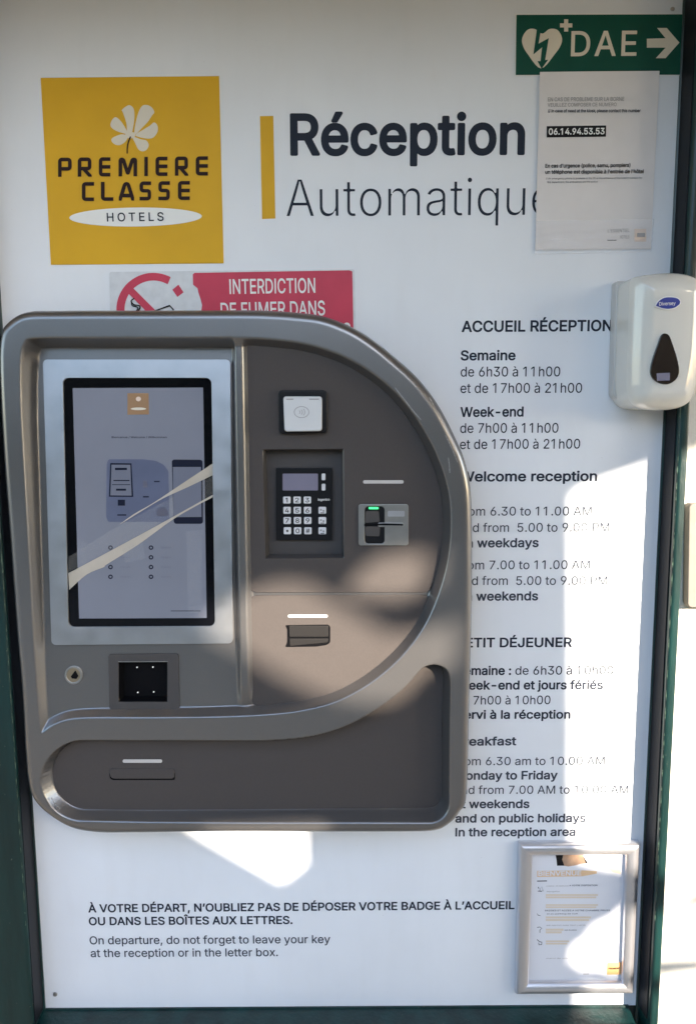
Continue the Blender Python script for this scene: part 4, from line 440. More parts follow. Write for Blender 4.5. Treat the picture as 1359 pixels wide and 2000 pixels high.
1,111,581,234 -18 52 -6 56 5 42 11 42 21 39 32 31 36 25 48 17 56 7 56 -2 70 -11 56 -9 28 -14 28 -13 22 -21 27 -35 32 -28 18 -21 10 -49 14 -49 5 -56 -5 -49 -15 -42 -24 -40 -35 -30 -42 -22 -49 -12 -42 -6 -56 0 -42 3 -35 13 -56 22 -49 30 -43 37 -34 19 -13 28 -15,272 79 -28 6 -28 14 -21 18 -19 26 -15 35 -9 35 -4 35 1 42 7 42 11 35 16 28 18 21 22 16 21 10 28 6 35 0 28 -5 28 -13 24 -21 18 -24 15 -32 10 -42 4 -35 -1 -42 -6 -35 -11 -35 -15 -28 -17 -22 -21 -17 -28 -13 -28 -6
1,112,594,63 -207 11 -5 84 0 7 1 4 4 3 7 0 238 7 4 15 -18 20 -16 28 -17 21 -8 49 -7 28 1 28 3 49 16 26 14 19 14 23 21 17 21 27 46 18 52 10 63 2 35 -2 42 -11 63 -10 32 -14 31 -28 42 -35 34 -42 25 -28 10 -35 8 -42 2 -42 -5 -28 -9 -28 -17 -24 -20 -18 -22 -3 8 0 49 -4 6 -7 3 -84 0 -7 -3 -5 -6 -1 -735,284 80 -28 8 -22 13 -22 21 -18 28 -14 35 -7 35 -3 42 3 42 6 35 9 28 15 28 18 21 21 16 28 12 28 5 28 -1 28 -6 28 -14 21 -20 18 -27 15 -35 7 -35 4 -42 -2 -42 -7 -35 -12 -35 -16 -28 -19 -21 -23 -16 -28 -11 -28 -3
1,114,363,63 -7 11 -6 84 0 7 2 4 4 3 7 0 336 6 35 10 21 12 15 21 18 18 9 38 9 28 0 35 -4 8 2 5 7 0 7 0 77 0 7 -6 9 -56 3 -42 -7 -21 -8 -21 -11 -18 -14 -17 -18 -3 4 0 35 -3 7 -8 5 -84 0 -10 -5 -3 -14 0 -525
1,115,511,194 -18 45 -6 49 1 42 7 49 18 35 22 28 27 18 29 13 35 3 35 -5 42 -16 35 -27 31 -35 23 -35 15 -126 31 -28 10 -25 16 -6 7 -7 14 -1 14 1 14 7 14 10 11 28 17 21 6 21 3 42 -3 28 -11 24 -23 18 -35 7 -5 84 17 7 5 3 11 -10 28 -15 28 -20 26 -21 19 -21 14 -22 11 -27 8 -42 7 -49 0 -42 -6 -42 -14 -35 -20 -28 -25 -21 -30 -13 -32 -5 -42 6 -42 16 -35 25 -28 27 -20 42 -19 154 -41 14 -7 13 -11 11 -21 2 -14 -3 -14 -7 -14 -14 -14 -30 -17 -42 -7 -28 0 -21 3 -21 6 -14 8 -23 21 -8 14 -10 28 -8 5 -91 -20 -5 -6 0 -7 10 -35 14 -28 22 -28 24 -21 26 -16 28 -11
1,116,318,185 -13 34 -5 49 1 35 8 5 3 3 7 -16 77 -5 7 -8 3 -42 -6 -28 4 -10 6 -6 7 -5 14 -2 21 0 308 2 3 7 0 84 0 7 1 5 3 4 7 0 77 -9 10 -98 2 -2 2 0 112 -2 7 -10 6 -84 0 -7 -1 -6 -5 -2 -7 0 -112 -6 -3 -63 0 -8 -4 -4 -7 0 -77 5 -8 7 -3 63 0 6 -3 0 -315 5 -42 14 -35 22 -28 29 -21
1,117,574,204 -14 38 -5 28 0 49 9 25 10 24 14 21 17 14 16 2 -5 0 -42 5 -10 7 -3 84 0 9 6 3 7 0 532 -5 9 -7 3 -84 0 -7 -1 -5 -4 -3 -7 0 -322 -6 -42 -16 -35 -12 -16 -14 -12 -14 -9 -21 -8 -35 -5 -21 1 -21 4 -28 14 -23 24 -8 14 -7 21 -4 42 0 329 -3 7 -11 5 -84 0 -10 -5 -3 -7 0 -336 2 -35 7 -42 15 -42 13 -21 18 -22 21 -18 21 -13 21 -10
1,118,545,217 -7 10 -6 7 0 84 0 9 6 204 532 2 7 -5 8 -7 4 -91 0 -7 -1 -7 -5 -118 -328 -22 -68 -7 -1 -22 69 -119 329 -6 4 -7 1 -91 0 -9 -5 -3 -7 1 -7
1,120,530,19 -7 10 -6 98 0 7 2 91 134 35 60 7 4 37 -61 89 -135 7 -4 98 0 7 1 6 5 3 7 -3 7 -180 259 1 7 171 252 2 7 -3 7 -11 5 -98 0 -7 -4 -84 -127 -35 -61 -36 61 -83 128 -7 3 -98 0 -7 -1 -5 -4 -3 -7 1 -7 172 -252 -182 -266 -2 -7
1,121,545,76 -210 25 -4 35 -2 28 4 28 7 28 15 20 15 20 21 14 21 24 49 233 609 2 7 -5 8 -7 4 -91 0 -7 -1 -5 -4 -118 -322 -24 -74 -7 -3 -22 70 -119 329 -6 4 -7 1 -91 0 -9 -5 -3 -7 1 -7 200 -525 -24 -70 -11 -18 -14 -15 -14 -7 -14 -3 -21 1 -28 5 -11 -5 -22 -84 5 -8
1,48,634,263 -17 56 -5 56 6 35 11 20 9 43 30 19 19 22 28 26 49 11 28 12 42 12 70 5 84 -4 84 -14 77 -13 42 -14 35 -16 28 -19 28 -20 22 -21 19 -28 18 -21 10 -28 9 -28 6 -56 2 -21 -3 -35 -8 -21 -8 -28 -14 -35 -27 -35 -42 -30 -54 -21 -63 -13 -77 -5 -84 5 -84 12 -70 12 -42 11 -28 29 -52 21 -26 20 -20 43 -29 28 -12,277 88 -28 15 -28 27 -21 34 -14 36 -12 49 -6 49 -2 56 3 70 7 49 13 49 16 35 18 28 22 21 25 16 28 7 35 1 35 -10 28 -19 25 -30 19 -35 14 -42 10 -56 5 -77 -3 -70 -8 -56 -14 -49 -16 -35 -25 -33 -28 -22 -28 -11 -35 -3
1,50,634,79 -7 10 -6 455 0 11 6 2 7 0 77 0 7 -6 6 -7 2 -287 0 -7 0 -6 6 153 160 63 71 28 36 23 34 14 28 11 28 8 35 2 42 -5 35 -11 35 -14 28 -27 35 -29 25 -35 21 -42 15 -49 8 -49 -1 -49 -10 -42 -17 -39 -27 -31 -32 -23 -38 -13 -35 -7 -35 -2 -35 3 -5 7 -5 84 0 12 3 5 7 2 28 8 28 10 21 11 14 16 14 20 11 21 7 28 4 28 -2 28 -6 21 -9 21 -16 15 -17 10 -21 5 -21 1 -28 -4 -28 -8 -21 -15 -28 -25 -33 -44 -51 -257 -273 -5 -7 0 -7 0 -63
1,51,634,243 -17 49 -5 49 2 49 8 42 16 35 19 35 29 28 35 19 36 12 49 1 49 -4 28 -8 28 -21 42 -28 35 -20 17 -28 18 -42 18 -28 7 -35 5 -4 5 190 217 0 70 -2 7 -9 7 -427 0 -9 -7 -2 -7 0 -77 1 -7 10 -7 266 0 7 0 5 -7 -166 -189 -1 -77 1 -7 7 -5 84 -2 49 -6 35 -14 31 -22 12 -14 11 -21 7 -21 4 -21 -1 -28 -4 -21 -8 -21 -10 -13 -13 -15 -15 -10 -35 -16 -42 -7 -42 1 -42 11 -21 10 -15 11 -14 14 -9 14 -8 21 -4 21 -6 9 -7 2 -91 0 -7 -2 -5 -9 4 -35 13 -42 16 -28 23 -28 26 -23 35 -21 42 -17
1,52,634,384 -7 7 -5 7 -1 84 1 7 4 3 8 2 133 2 2 84 0 8 5 3 7 0 77 -4 12 -7 4 -84 0 -4 5 0 196 -3 11 -7 5 -84 0 -10 -2 -6 -7 0 -203 -5 -5 -196 0 -7 5 272 462 1 7 -3 7 -11 4 -84 0 -7 -1 -7 -5 -292 -495 0 -77 5 -10 7 -2 322 0 3 -2 2 -7 0 -126
1,53,634,252 -17 28 -4 35 -1 28 2 35 6 49 18 24 14 25 19 35 37 18 28 13 28 14 49 3 28 1 35 -4 35 -6 28 -10 28 -14 28 -18 28 -18 21 -21 20 -23 15 -26 14 -28 11 -35 7 -28 2 -28 0 -28 -4 -35 -11 -28 -13 -5 1 -1 7 17 154 3 7 7 0 287 1 6 6 1 7 0 77 -1 7 -6 6 -378 1 -7 0 -10 -7 -41 -364 1 -7 8 -5 91 -10 35 23 42 15 42 5 42 -4 21 -8 17 -9 18 -13 14 -15 21 -34 10 -36 2 -28 -3 -35 -8 -28 -11 -21 -18 -23 -21 -17 -21 -11 -28 -8 -28 -3 -28 3 -28 9 -21 12 -14 11 -17 20 -11 21 -6 28 -8 9 -91 0 -7 -2 -5 -7 3 -35 10 -35 13 -28 26 -35 30 -26 28 -18 35 -16
1,54,634,262 -17 44 -5 49 2 42 10 42 18 35 25 33 34 26 42 16 42 6 35 2 35 -2 35 -5 28 -8 28 -12 27 -28 41 -21 21 -21 15 -21 12 -28 12 -49 11 -42 1 -28 -4 -5 4 174 252 2 7 -1 7 -9 7 -98 0 -7 -1 -6 -6 -162 -237 -36 -57 -38 -70 -20 -56 -9 -56 1 -49 10 -49 21 -49 24 -35 36 -35 39 -23 28 -12,306 81 -28 5 -21 8 -22 15 -20 21 -12 21 -11 28 -4 28 0 28 5 28 7 21 12 21 18 21 20 16 21 9 28 7 28 0 28 -4 21 -9 21 -13 19 -20 16 -25 8 -24 5 -28 0 -28 -4 -28 -10 -28 -13 -21 -20 -21 -22 -15 -21 -8 -21 -5
1,55,634,125 -7 11 -6 91 0 7 1 7 5 317 630 1 91 -3 7 -7 4 -7 0 -455 0 -9 -4 -3 -7 0 -84 5 -8 7 -2 336 0 7 -1 3 -3 -308 -609 -2 -7
1,56,634,253 -17 58 -5 56 3 49 11 49 21 39 26 33 35 23 42 11 42 3 35 -3 28 -8 35 -12 28 -16 26 -20 23 -22 20 -27 15 -7 7 27 18 21 22 19 30 12 28 7 28 2 35 -4 35 -8 28 -13 28 -14 21 -19 21 -17 16 -21 14 -28 15 -28 10 -35 7 -42 3 -49 -3 -42 -11 -42 -19 -35 -26 -30 -34 -23 -42 -9 -35 -2 -35 2 -28 7 -28 8 -21 16 -28 17 -20 16 -15 22 -14 -7 -7 -31 -19 -21 -19 -21 -27 -18 -33 -11 -35 -5 -35 2 -42 7 -28 11 -28 14 -23 21 -25 21 -20 21 -14 28 -16 28 -11,262 88 -28 11 -27 17 -18 21 -9 21 -6 28 2 28 8 28 13 21 20 21 24 16 28 11 28 5 35 0 28 -4 28 -10 28 -18 14 -14 14 -18 8 -17 5 -21 1 -28 -3 -21 -8 -21 -9 -14 -13 -14 -16 -12 -21 -11 -21 -6 -49 -6 -28 2,276 423 -21 9 -21 13 -14 15 -13 20 -6 21 -2 28 4 28 8 21 16 21 14 11 21 11 21 7 28 3 28 -1 28 -7 21 -10 14 -10 14 -15 14 -31 4 -21 0 -21 -4 -21 -8 -21 -13 -18 -14 -13 -14 -9 -20 -9 -22 -5 -21 -1
1,57,634,172 -7 8 -5 7 -1 91 0 7 1 6 5 190 280 39 70 23 56 12 56 1 49 -7 49 -17 49 -25 42 -33 35 -35 24 -42 19 -49 11 -49 1 -49 -8 -42 -15 -40 -25 -31 -28 -30 -42 -18 -42 -8 -28 -4 -35 0 -35 4 -35 6 -28 11 -28 15 -28 16 -21 20 -21 18 -14 20 -13 28 -13 28 -8 28 -5 42 -2 28 4 5 -5 -173 -251 -3 -8,285 357 -28 10 -21 14 -18 18 -13 21 -9 21 -6 28 -2 35 5 28 10 28 12 21 14 16 21 16 21 11 28 7 28 0 21 -3 21 -7 22 -12 20 -18 16 -24 12 -28 6 -28 1 -28 -4 -28 -9 -28 -12 -21 -17 -20 -20 -15 -22 -10 -28 -7 -28 0
1,46,263,104 -13 28 -6 31 6 13 7 12 10 17 25 5 28 -3 21 -5 13 -16 22 -12 9 -14 7 -28 5 -28 -6 -14 -7 -14 -13 -14 -23 -5 -28 5 -28 14 -22 14 -13
1,44,263,42 -174 11 -6 63 0 7 1 5 5 75 266 1 7 -4 10 -7 3 -98 0 -11 -6 -43 -266 -1 -7
1,45,634,149 256 11 -6 315 1 7 5 2 7 -1 84 -7 7 -8 1 -308 0 -7 -2 -5 -6 -1 -7 0 -77
1,39,289,99 438 6 -6 7 0 70 0 8 6 2 7 10 266 -1 7 -5 5 -7 2 -91 0 -7 -3 -4 -4 9 -273
1,35,616,79 -7 5 -5 7 -1 70 0 10 6 32 189 7 2 140 0 4 -2 1 -7 -28 -168 -1 -7 2 -7 8 -5 77 0 8 5 3 7 30 182 1 2 91 0 7 1 5 4 14 77 -1 7 -4 5 -7 3 -84 0 -5 6 23 140 3 3 98 2 7 9 11 70 0 7 -4 7 -7 3 -84 0 -7 4 29 175 -1 9 -7 8 -77 1 -8 -4 -3 -7 -31 -182 -7 -4 -140 0 -5 4 1 7 28 175 -4 7 -6 3 -77 1 -6 -4 -4 -7 -30 -182 -2 -3 -7 -1 -84 0 -7 -1 -7 -8 -12 -71 0 -7 4 -7 8 -4 84 0 5 -3 -22 -140 -4 -6 -98 -1 -7 -8 -11 -69 -1 -7 2 -7 10 -5 84 0 8 -2 -29 -175 -1 -7,224 281 -4 6 23 140 2 3 147 0 4 -3 -25 -145
1,47,349,10 -114 10 -6 77 0 7 1 7 8 229 851 1 7 -6 9 -7 2 -77 0 -7 -1 -7 -10 -228 -847 -2 -7
1,32,263
2,65,672,17 0 6 -6 98 1 4 5 66 189 7 4 273 0 7 -1 70 -193 7 -5 91 0 8 6 -260 709 -7 9 -105 0 -5 -4,226 286 62 183 43 139 7 -2 47 -151 60 -168 -9 -3 -203 0
2,68,703,79 0 5 -6 224 0 49 3 49 8 49 15 56 29 36 28 27 28 16 21 30 56 10 28 12 42 7 49 2 35 0 49 -4 49 -5 28 -12 42 -10 28 -18 36 -23 34 -18 21 -29 27 -21 15 -35 20 -35 14 -28 8 -49 8 -49 3 -231 0 -5 -4,182 87 -2 4 0 532 2 3 7 1 140 -1 56 -8 42 -14 42 -27 31 -31 25 -42 17 -49 9 -56 2 -42 -1 -35 -10 -63 -17 -49 -21 -36 -23 -27 -26 -21 -42 -22 -35 -11 -56 -7
2,69,586,79 0 5 -6 441 0 6 6 0 77 -6 8 -336 0 -7 2 -2 4 0 217 2 6 315 1 6 7 0 77 -6 7 -315 0 -2 7 0 210 2 3 7 1 329 0 7 1 2 9 0 70 -2 9 -7 2 -434 0 -5 -4
2,70,574,79 0 5 -6 91 1 5 5 0 301 2 2 301 1 7 4 0 79 -1 5 -6 3 -301 1 -2 3 0 224 2 3 7 1 329 0 3 3 1 7 0 70 0 7 -4 3 -434 1 -5 -4
2,73,262,80 0 5 -6 91 0 6 6 0 707 0 7 -6 4 -91 0 -5 -4
2,77,879,79 0 5 -6 84 0 8 6 -1 570 3 -17 4 -4 48 -136 165 -413 4 -5 7 -1 70 0 8 6 162 413 54 153 2 -13 -2 -126 0 -427 7 -6 84 0 7 2 2 4 0 707 -2 9 -126 2 -7 -1 -3 -3 -176 -455 -45 -137 -46 137 -177 455 -8 4 -126 0 -5 -4
2,80,622,79 0 5 -6 91 1 5 5 0 252 2 2 168 1 35 3 35 8 35 13 37 22 31 28 23 32 20 45 10 49 1 49 -6 42 -13 42 -24 42 -30 32 -35 25 -49 20 -35 7 -35 3 -266 1 -5 -4,182 346 -2 4 0 273 2 3 140 1 42 -3 21 -4 21 -8 18 -10 17 -14 16 -21 12 -28 6 -28 1 -35 -3 -28 -9 -28 -11 -21 -19 -21 -20 -14 -15 -7 -42 -10 -35 -2
2,83,625,245 -12 68 -6 56 3 56 13 42 18 41 28 29 29 24 41 13 42 3 49 -3 28 -6 21 -8 21 -13 21 -31 33 -35 25 -42 20 -49 17 -112 31 -49 19 -21 13 -20 17 -11 14 -6 14 -4 21 2 28 11 26 14 19 21 17 21 11 28 10 35 5 35 0 28 -4 28 -9 28 -14 21 -17 12 -16 10 -21 7 -28 6 -3 91 1 1 9 -2 21 -9 35 -14 28 -25 34 -25 22 -32 21 -41 18 -35 8 -49 6 -63 -3 -49 -10 -42 -17 -42 -27 -31 -31 -22 -35 -14 -42 -4 -42 2 -28 5 -21 8 -21 11 -21 17 -21 15 -14 41 -28 49 -23 154 -45 49 -20 21 -12 21 -18 10 -15 5 -14 3 -28 -5 -28 -10 -21 -17 -22 -21 -17 -28 -14 -35 -10 -35 -4 -35 0 -35 6 -28 9 -28 15 -21 19 -13 18 -10 21 -5 28 -7 6 -91 0 -6 -6 1 -14 12 -49 16 -35 26 -34 28 -25 35 -21 42 -17
2,97,545,171 -12 33 -5 35 0 28 3 28 7 28 12 21 14 19 18 16 20 3 -6 0 -49 4 -7 84 -1 7 7 0 351 -6 56 -5 21 -9 21 -22 32 -28 25 -42 21 -49 12 -49 4 -49 -5 -49 -14 -39 -19 -35 -28 -27 -35 -16 -35 8 -7 81 -23 26 37 15 14 15 10 35 14 21 3 28 1 35 -5 28 -12 18 -18 14 -28 4 -21 0 -21 -6 -14 -9 -6 -28 -8 -133 -18 -63 -15 -35 -16 -21 -14 -21 -21 -13 -21 -11 -35 -3 -35 5 -42 13 -35 19 -28 25 -24 35 -20,211 71 -21 5 -21 10 -18 14 -10 14 -6 21 0 21 5 21 9 14 20 16 35 14 28 6 105 16 42 11 1 -63 -2 -21 -10 -28 -18 -28 -27 -23 -35 -16 -35 -5
2,98,594,270 -11 28 -5 42 0 28 3 35 11 25 12 24 15 22 20 24 28 17 28 16 35 11 35 6 35 4 42 -1 42 -3 35 -9 42 -9 28 -15 33 -19 30 -16 19 -25 23 -24 16 -21 10 -28 10 -28 6 -35 2 -35 -3 -28 -6 -21 -10 -28 -18 -15 -14 -20 -27 -7 6 0 238 -4 7 -3 1 -84 0 -6 -8 0 -707 6 -9 85 2 3 7 0 63 3 7 26 -35 16 -16 35 -23,291 72 -28 6 -28 14 -21 18 -21 28 -15 33 -9 35 -5 42 0 42 6 42 9 30 14 29 17 25 25 20 21 11 28 7 35 2 28 -5 28 -11 24 -17 23 -28 16 -33 10 -37 5 -42 0 -42 -6 -42 -11 -35 -14 -28 -19 -26 -21 -18 -28 -14 -28 -6
2,99,554,235 -11 37 -6 56 2 42 10 42 18 35 24 28 29 23 35 16 42 -7 7 -81 19 -6 -5 -8 -21 -12 -21 -12 -14 -18 -15 -21 -11 -21 -7 -21 -4 -28 0 -35 6 -21 9 -14 9 -27 27 -21 35 -12 35 -7 42 -1 42 6 49 10 35 13 28 21 28 25 20 28 13 35 7 35 -1 28 -7 28 -14 21 -18 15 -21 13 -30 7 -4 77 20 9 7 -10 28 -13 25 -17 24 -20 21 -19 15 -28 17 -28 12 -35 9 -49 5 -56 -5 -49 -16 -35 -20 -35 -29 -30 -37 -22 -42 -17 -56 -6 -56 1 -63 11 -56 19 -49 30 -46 21 -23 18 -15 45 -27
2,100,594,222 -11 36 -6 28 0 28 3 28 8 28 15 20 15 15 15 21 27 3 0 3 -7 0 -56 4 -7 88 0 2 7 0 707 -2 7 -92 0 -3 -7 0 -238 -3 -10 -21 28 -14 14 -24 17 -25 12 -21 6 -35 5 -28 -1 -28 -3 -21 -5 -28 -11 -28 -15 -22 -16 -21 -21 -16 -21 -17 -28 -13 -28 -11 -35 -7 -35 -4 -63 5 -63 7 -35 9 -28 13 -29 14 -24 18 -24 20 -21 39 -29 28 -13,272 72 -28 5 -28 13 -22 18 -22 28 -14 28 -12 42 -5 42 0 42 5 35 10 35 12 28 20 28 25 21 24 11 28 7 35 1 28 -5 28 -12 21 -16 23 -28 14 -28 10 -35 6 -42 0 -49 -6 -42 -10 -35 -13 -28 -17 -23 -22 -19 -27 -15 -28 -7
2,101,565,238 -11 41 -6 56 2 42 9 42 17 35 23 28 27 22 33 12 35 -6 4 -84 20 -23 -38 -13 -14 -20 -14 -35 -13 -21 -3 -28 -1 -42 8 -35 16 -30 28 -22 35 -10 28 -4 21 -2 21 5 4 371 0 7 3 1 56 -7 63 -15 49 -21 42 -28 34 -35 29 -42 21 -49 13 -42 3 -56 -6 -42 -14 -42 -25 -37 -34 -29 -42 -21 -49 -12 -49 -5 -63 4 -56 13 -56 22 -49 30 -41 35 -32 42 -24,146 315 -4 3 0 7 12 42 15 28 17 21 23 19 21 11 28 8 28 3 28 -3 21 -5 21 -9 23 -17 18 -21 15 -28 9 -28 5 -28 -7 -3
2,102,355,107 0 7 -6 84 0 6 6 0 448 8 4 105 0 7 3 1 7 -1 71 -7 4 -105 0 -8 2 2 70 4 14 8 14 8 8 14 8 21 4 21 1 35 -8 7 6 21 72 -5 7 -9 3 -42 8 -49 0 -35 -8 -35 -16 -20 -15 -13 -14 -10 -14 -11 -21 -6 -21 -2 -21 -1 -77 -7 -2 -91 0 -5 -5 1 -77 4 -3 91 0 7 -4
2,103,595,224 -211 48 -5 49 1 49 8 42 13 35 18 28 23 21 26 18 35 9 35 4 42 0 546 -3 5 -84 1 -7 -6 0 -63 -7 -4 -20 25 -15 16 -21 15 -28 14 -28 7 -35 3 -35 -2 -35 -7 -42 -18 -28 -19 -18 -16 -31 -37 -25 -47 -11 -35 -10 -56 -1 -56 4 -49 10 -42 14 -35 26 -41 28 -29 35 -25 42 -18 42 -9 49 -1 35 5 35 14 35 25 28 35 3 -5 1 -84 -5 -42 -8 -21 -12 -17 -14 -13 -21 -13 -28 -10 -35 -6 -35 0 -35 5 -28 11 -21 13 -17 16 -25 32 -7 1 -70 -40 -3 -7 17 -28 18 -21 23 -21 22 -14 28 -13,265 90 -28 6 -28 13 -21 18 -21 28 -15 33 -8 35 -4 42 3 42 7 35 13 35 12 21 20 24 21 16 28 12 28 5 35 0 28 -6 28 -14 25 -23 19 -28 12 -28 10 -42 3 -42 -3 -42 -6 -35 -11 -30 -16 -26 -19 -21 -21 -14 -28 -11 -28 -4
2,104,574,68 0 6 -6 84 0 7 6 0 315 1 28 4 21 16 35 14 19 14 12 14 9 21 9 21 5 21 2 42 -5 21 -9 11 -7 15 -14 10 -14 14 -35 5 -42 0 -329 8 -6 70 0 14 1 5 5 -1 357 -7 49 -14 42 -25 38 -14 15 -21 15 -42 19 -42 8 -49 -1 -42 -10 -21 -10 -21 -13 -21 -19 -14 -17 -7 3 0 231 -1 7 -6 4 -84 0 -5 -4
2,105,233,68 0 4 -5 49 -1 35 0 7 3 2 3 0 532 -9 5 -77 0 -7 -1 -4 -4,102 616 26 -1 21 7 19 15 12 21 2 14 0 14 -8 21 -18 20 -21 10 -28 1 -21 -7 -21 -17 -11 -21 -1 -28 9 -21 17 -18
2,107,533,68 0 6 -6 84 0 7 6 0 189 2 7 47 43 7 -5 189 -239 112 0 5 5 -237 301 4 7 212 217 4 7 -2 3 -7 2 -105 -1 -224 -229 -6 1 -1 399 -1 7 -6 4 -84 0 -5 -4
2,108,232,69 0 5 -6 84 0 7 6 0 707 0 7 -7 4 -84 0 -5 -4
2,109,854,68 0 6 -6 84 0 7 6 0 336 4 35 7 21 7 14 24 26 14 10 21 9 35 6 35 -4 28 -13 15 -13 10 -14 11 -28 2 -21 0 -364 4 -5 7 -1 77 0 7 2 2 4 0 350 4 28 7 21 8 13 21 23 14 9 21 8 35 5 35 -4 28 -13 23 -20 13 -28 4 -35 0 -357 9 -6 84 1 4 5 0 371 -3 28 -6 28 -9 26 -14 23 -28 32 -35 22 -21 8 -28 6 -49 1 -42 -8 -42 -19 -35 -29 -14 -17 -14 -22 -9 19 -13 21 -19 21 -15 12 -16 9 -26 10 -42 4 -42 -6 -37 -15 -33 -25 -28 -36 -2 5 -1 63 -4 4 -84 1 -6 -5 0 -7
2,110,574,68 0 6 -6 84 0 7 6 0 315 1 28 4 21 16 35 14 19 14 12 14 9 21 9 21 5 21 2 42 -5 21 -9 11 -7 15 -14 10 -14 14 -35 5 -42 0 -329 8 -6 70 0 14 1 5 5 0 336 -4 49 -10 42 -12 28 -21 31 -28 25 -35 19 -35 10 -42 4 -42 -4 -35 -11 -33 -18 -23 -21 -21 -28 -3 7 0 63 -4 4 -84 1 -6 -5
2,111,581,235 -11 51 -6 56 5 49 14 35 19 35 29 30 37 25 49 15 49 8 63 0 35 -4 35 -12 56 -22 49 -29 42 -38 35 -43 24 -49 15 -49 5 -56 -5 -49 -16 -35 -20 -35 -29 -30 -37 -22 -42 -17 -56 -6 -56 1 -63 11 -56 19 -49 30 -46 21 -23 18 -15 45 -27,265 72 -28 8 -28 15 -21 20 -21 30 -14 33 -10 42 -3 42 3 42 7 35 13 35 17 28 22 24 21 15 28 10 28 5 35 -1 28 -7 28 -15 27 -24 18 -28 14 -35 9 -35 3 -42 -2 -42 -6 -35 -14 -39 -19 -31 -21 -21 -23 -16 -28 -10 -28 -4
2,112,594,68 -200 6 -5 49 0 35 0 7 5 0 259 7 4 18 -25 17 -16 27 -19 22 -10 42 -9 56 1 49 13 26 12 23 15 36 34 20 28 15 28 17 49 10 63 2 35 -2 42 -9 56 -17 49 -29 49 -18 21 -18 17 -42 27 -35 13 -42 7 -42 0 -35 -6 -28 -12 -28 -19 -20 -20 -22 -30 -3 9 0 63 -2 7 -89 0 -3 -7,284 73 -28 8 -28 16 -21 20 -17 26 -15 35 -8 35 -3 42 1 49 7 35 12 35 16 28 21 24 21 14 28 11 28 5 35 -2 28 -7 28 -16 22 -22 18 -28 12 -28 9 -42 4 -42 -2 -42 -7 -35 -11 -35 -17 -30 -21 -24 -22 -16 -27 -11 -28 -5
2,114,363,68 0 6 -6 84 0 7 6 0 329 1 21 5 21 9 21 15 21 19 15 21 12 21 7 21 3 28 0 35 -4 4 2 2 7 0 77 0 7 -6 4 -63 0 -42 -11 -21 -11 -21 -16 -15 -15 -13 -20 -3 6 0 56 -4 4 -84 1 -6 -5
2,115,511,194 -11 45 -6 49 2 42 7 42 15 35 20 26 25 19 28 13 35 4 35 -6 42 -8 21 -8 14 -26 28 -28 18 -35 15 -126 32 -28 9 -28 17 -15 21 -3 14 0 14 3 14 8 14 14 13 14 9 21 9 21 4 21 2 28 -2 21 -5 14 -6 14 -10 14 -15 21 -37 7 -2 78 19 2 7 -14 35 -12 21 -19 24 -21 18 -21 13 -21 9 -28 9 -42 5 -49 -1 -42 -7 -35 -13 -35 -21 -24 -22 -20 -28 -13 -35 -3 -42 6 -35 9 -21 9 -14 22 -24 28 -20 42 -18 126 -32 28 -10 23 -15 13 -21 3 -14 -2 -21 -6 -14 -10 -13 -14 -12 -21 -10 -21 -7 -21 -3 -49 1 -21 5 -23 11 -12 8 -14 15 -21 44 -88 -18 -1 -7 1 -7 12 -35 17 -28 17 -20 21 -17 21 -13 28 -12
2,116,318,186 -6 33 -5 35 0 35 5 15 7 -18 77 -4 3 -49 -5 -28 6 -7 4 -9 13 -5 14 -2 21 0 315 2 3 7 0 91 0 7 2 2 9 -1 70 -8 4 -98 1 -2 2 0 119 -5 6 -84 0 -8 -6 0 -119 -6 -3 -70 0 -5 -4 0 -77 5 -4 70 0 6 -3 0 -322 6 -42 10 -28 21 -28 27 -21
2,117,574,204 -7 38 -5 28 0 28 3 28 9 28 13 21 15 20 21 15 21 2 -7 0 -63 5 -5 84 0 5 5 0 525 -1 7 -4 5 -84 0 -8 -5 0 -322 -6 -42 -14 -35 -14 -19 -14 -13 -14 -9 -21 -9 -21 -5 -21 -2 -42 5 -21 9 -13 8 -15 14 -10 14 -14 35 -4 42 0 329 -7 5 -84 0 -6 -5 0 -343 3 -42 6 -28 16 -42 14 -21 16 -19 14 -13 21 -13 21 -10
2,118,545,222 0 5 -6 63 0 28 1 5 5 201 525 1 7 -4 4 -91 1 -9 -5 -117 -324 -28 -93 -7 0 -24 81 -121 336 -9 5 -91 0 -5 -5
2,121,545,77 -203 24 -4 35 -2 28 4 28 8 21 10 21 16 21 23 15 22 21 42 233 609 2 7 -5 4 -91 1 -8 -5 -117 -322 -29 -93 -7 -4 -27 90 -118 329 -9 5 -91 0 -5 -5 202 -532 -24 -70 -12 -21 -14 -15 -14 -9 -14 -4 -21 -1 -35 5 -6 -4 -19 -70 0 -7 4 -4
2,48,634,263 -10 56 -5 56 6 49 18 21 12 23 18 19 19 18 23 13 21 18 35 20 63 12 70 5 91 -2 49 -5 49 -15 70 -24 63 -19 33 -14 20 -21 23 -19 15 -44 27 -35 11 -21 4 -56 2 -35 -5 -21 -6 -42 -19 -36 -28 -36 -42 -30 -56 -20 -63 -12 -70 -5 -84 5 -84 12 -70 21 -63 17 -35 13 -21 36 -40 42 -30 31 -14,277 81 -28 13 -28 25 -22 32 -18 42 -12 42 -8 56 -2 63 3 70 7 49 11 42 13 35 22 35 27 28 28 16 35 8 28 0 35 -10 33 -21 24 -28 22 -42 16 -49 10 -63 3 -70 -3 -63 -8 -56 -14 -49 -19 -42 -22 -29 -28 -23 -28 -12 -35 -5 -21 1
2,49,634,250 0 3 -5 14 -1 77 0 6 6 0 707 -1 7 -5 4 -112 -1 -154 -113 -5 -9 0 -91 5 -9 168 122 2 -1 2 -7
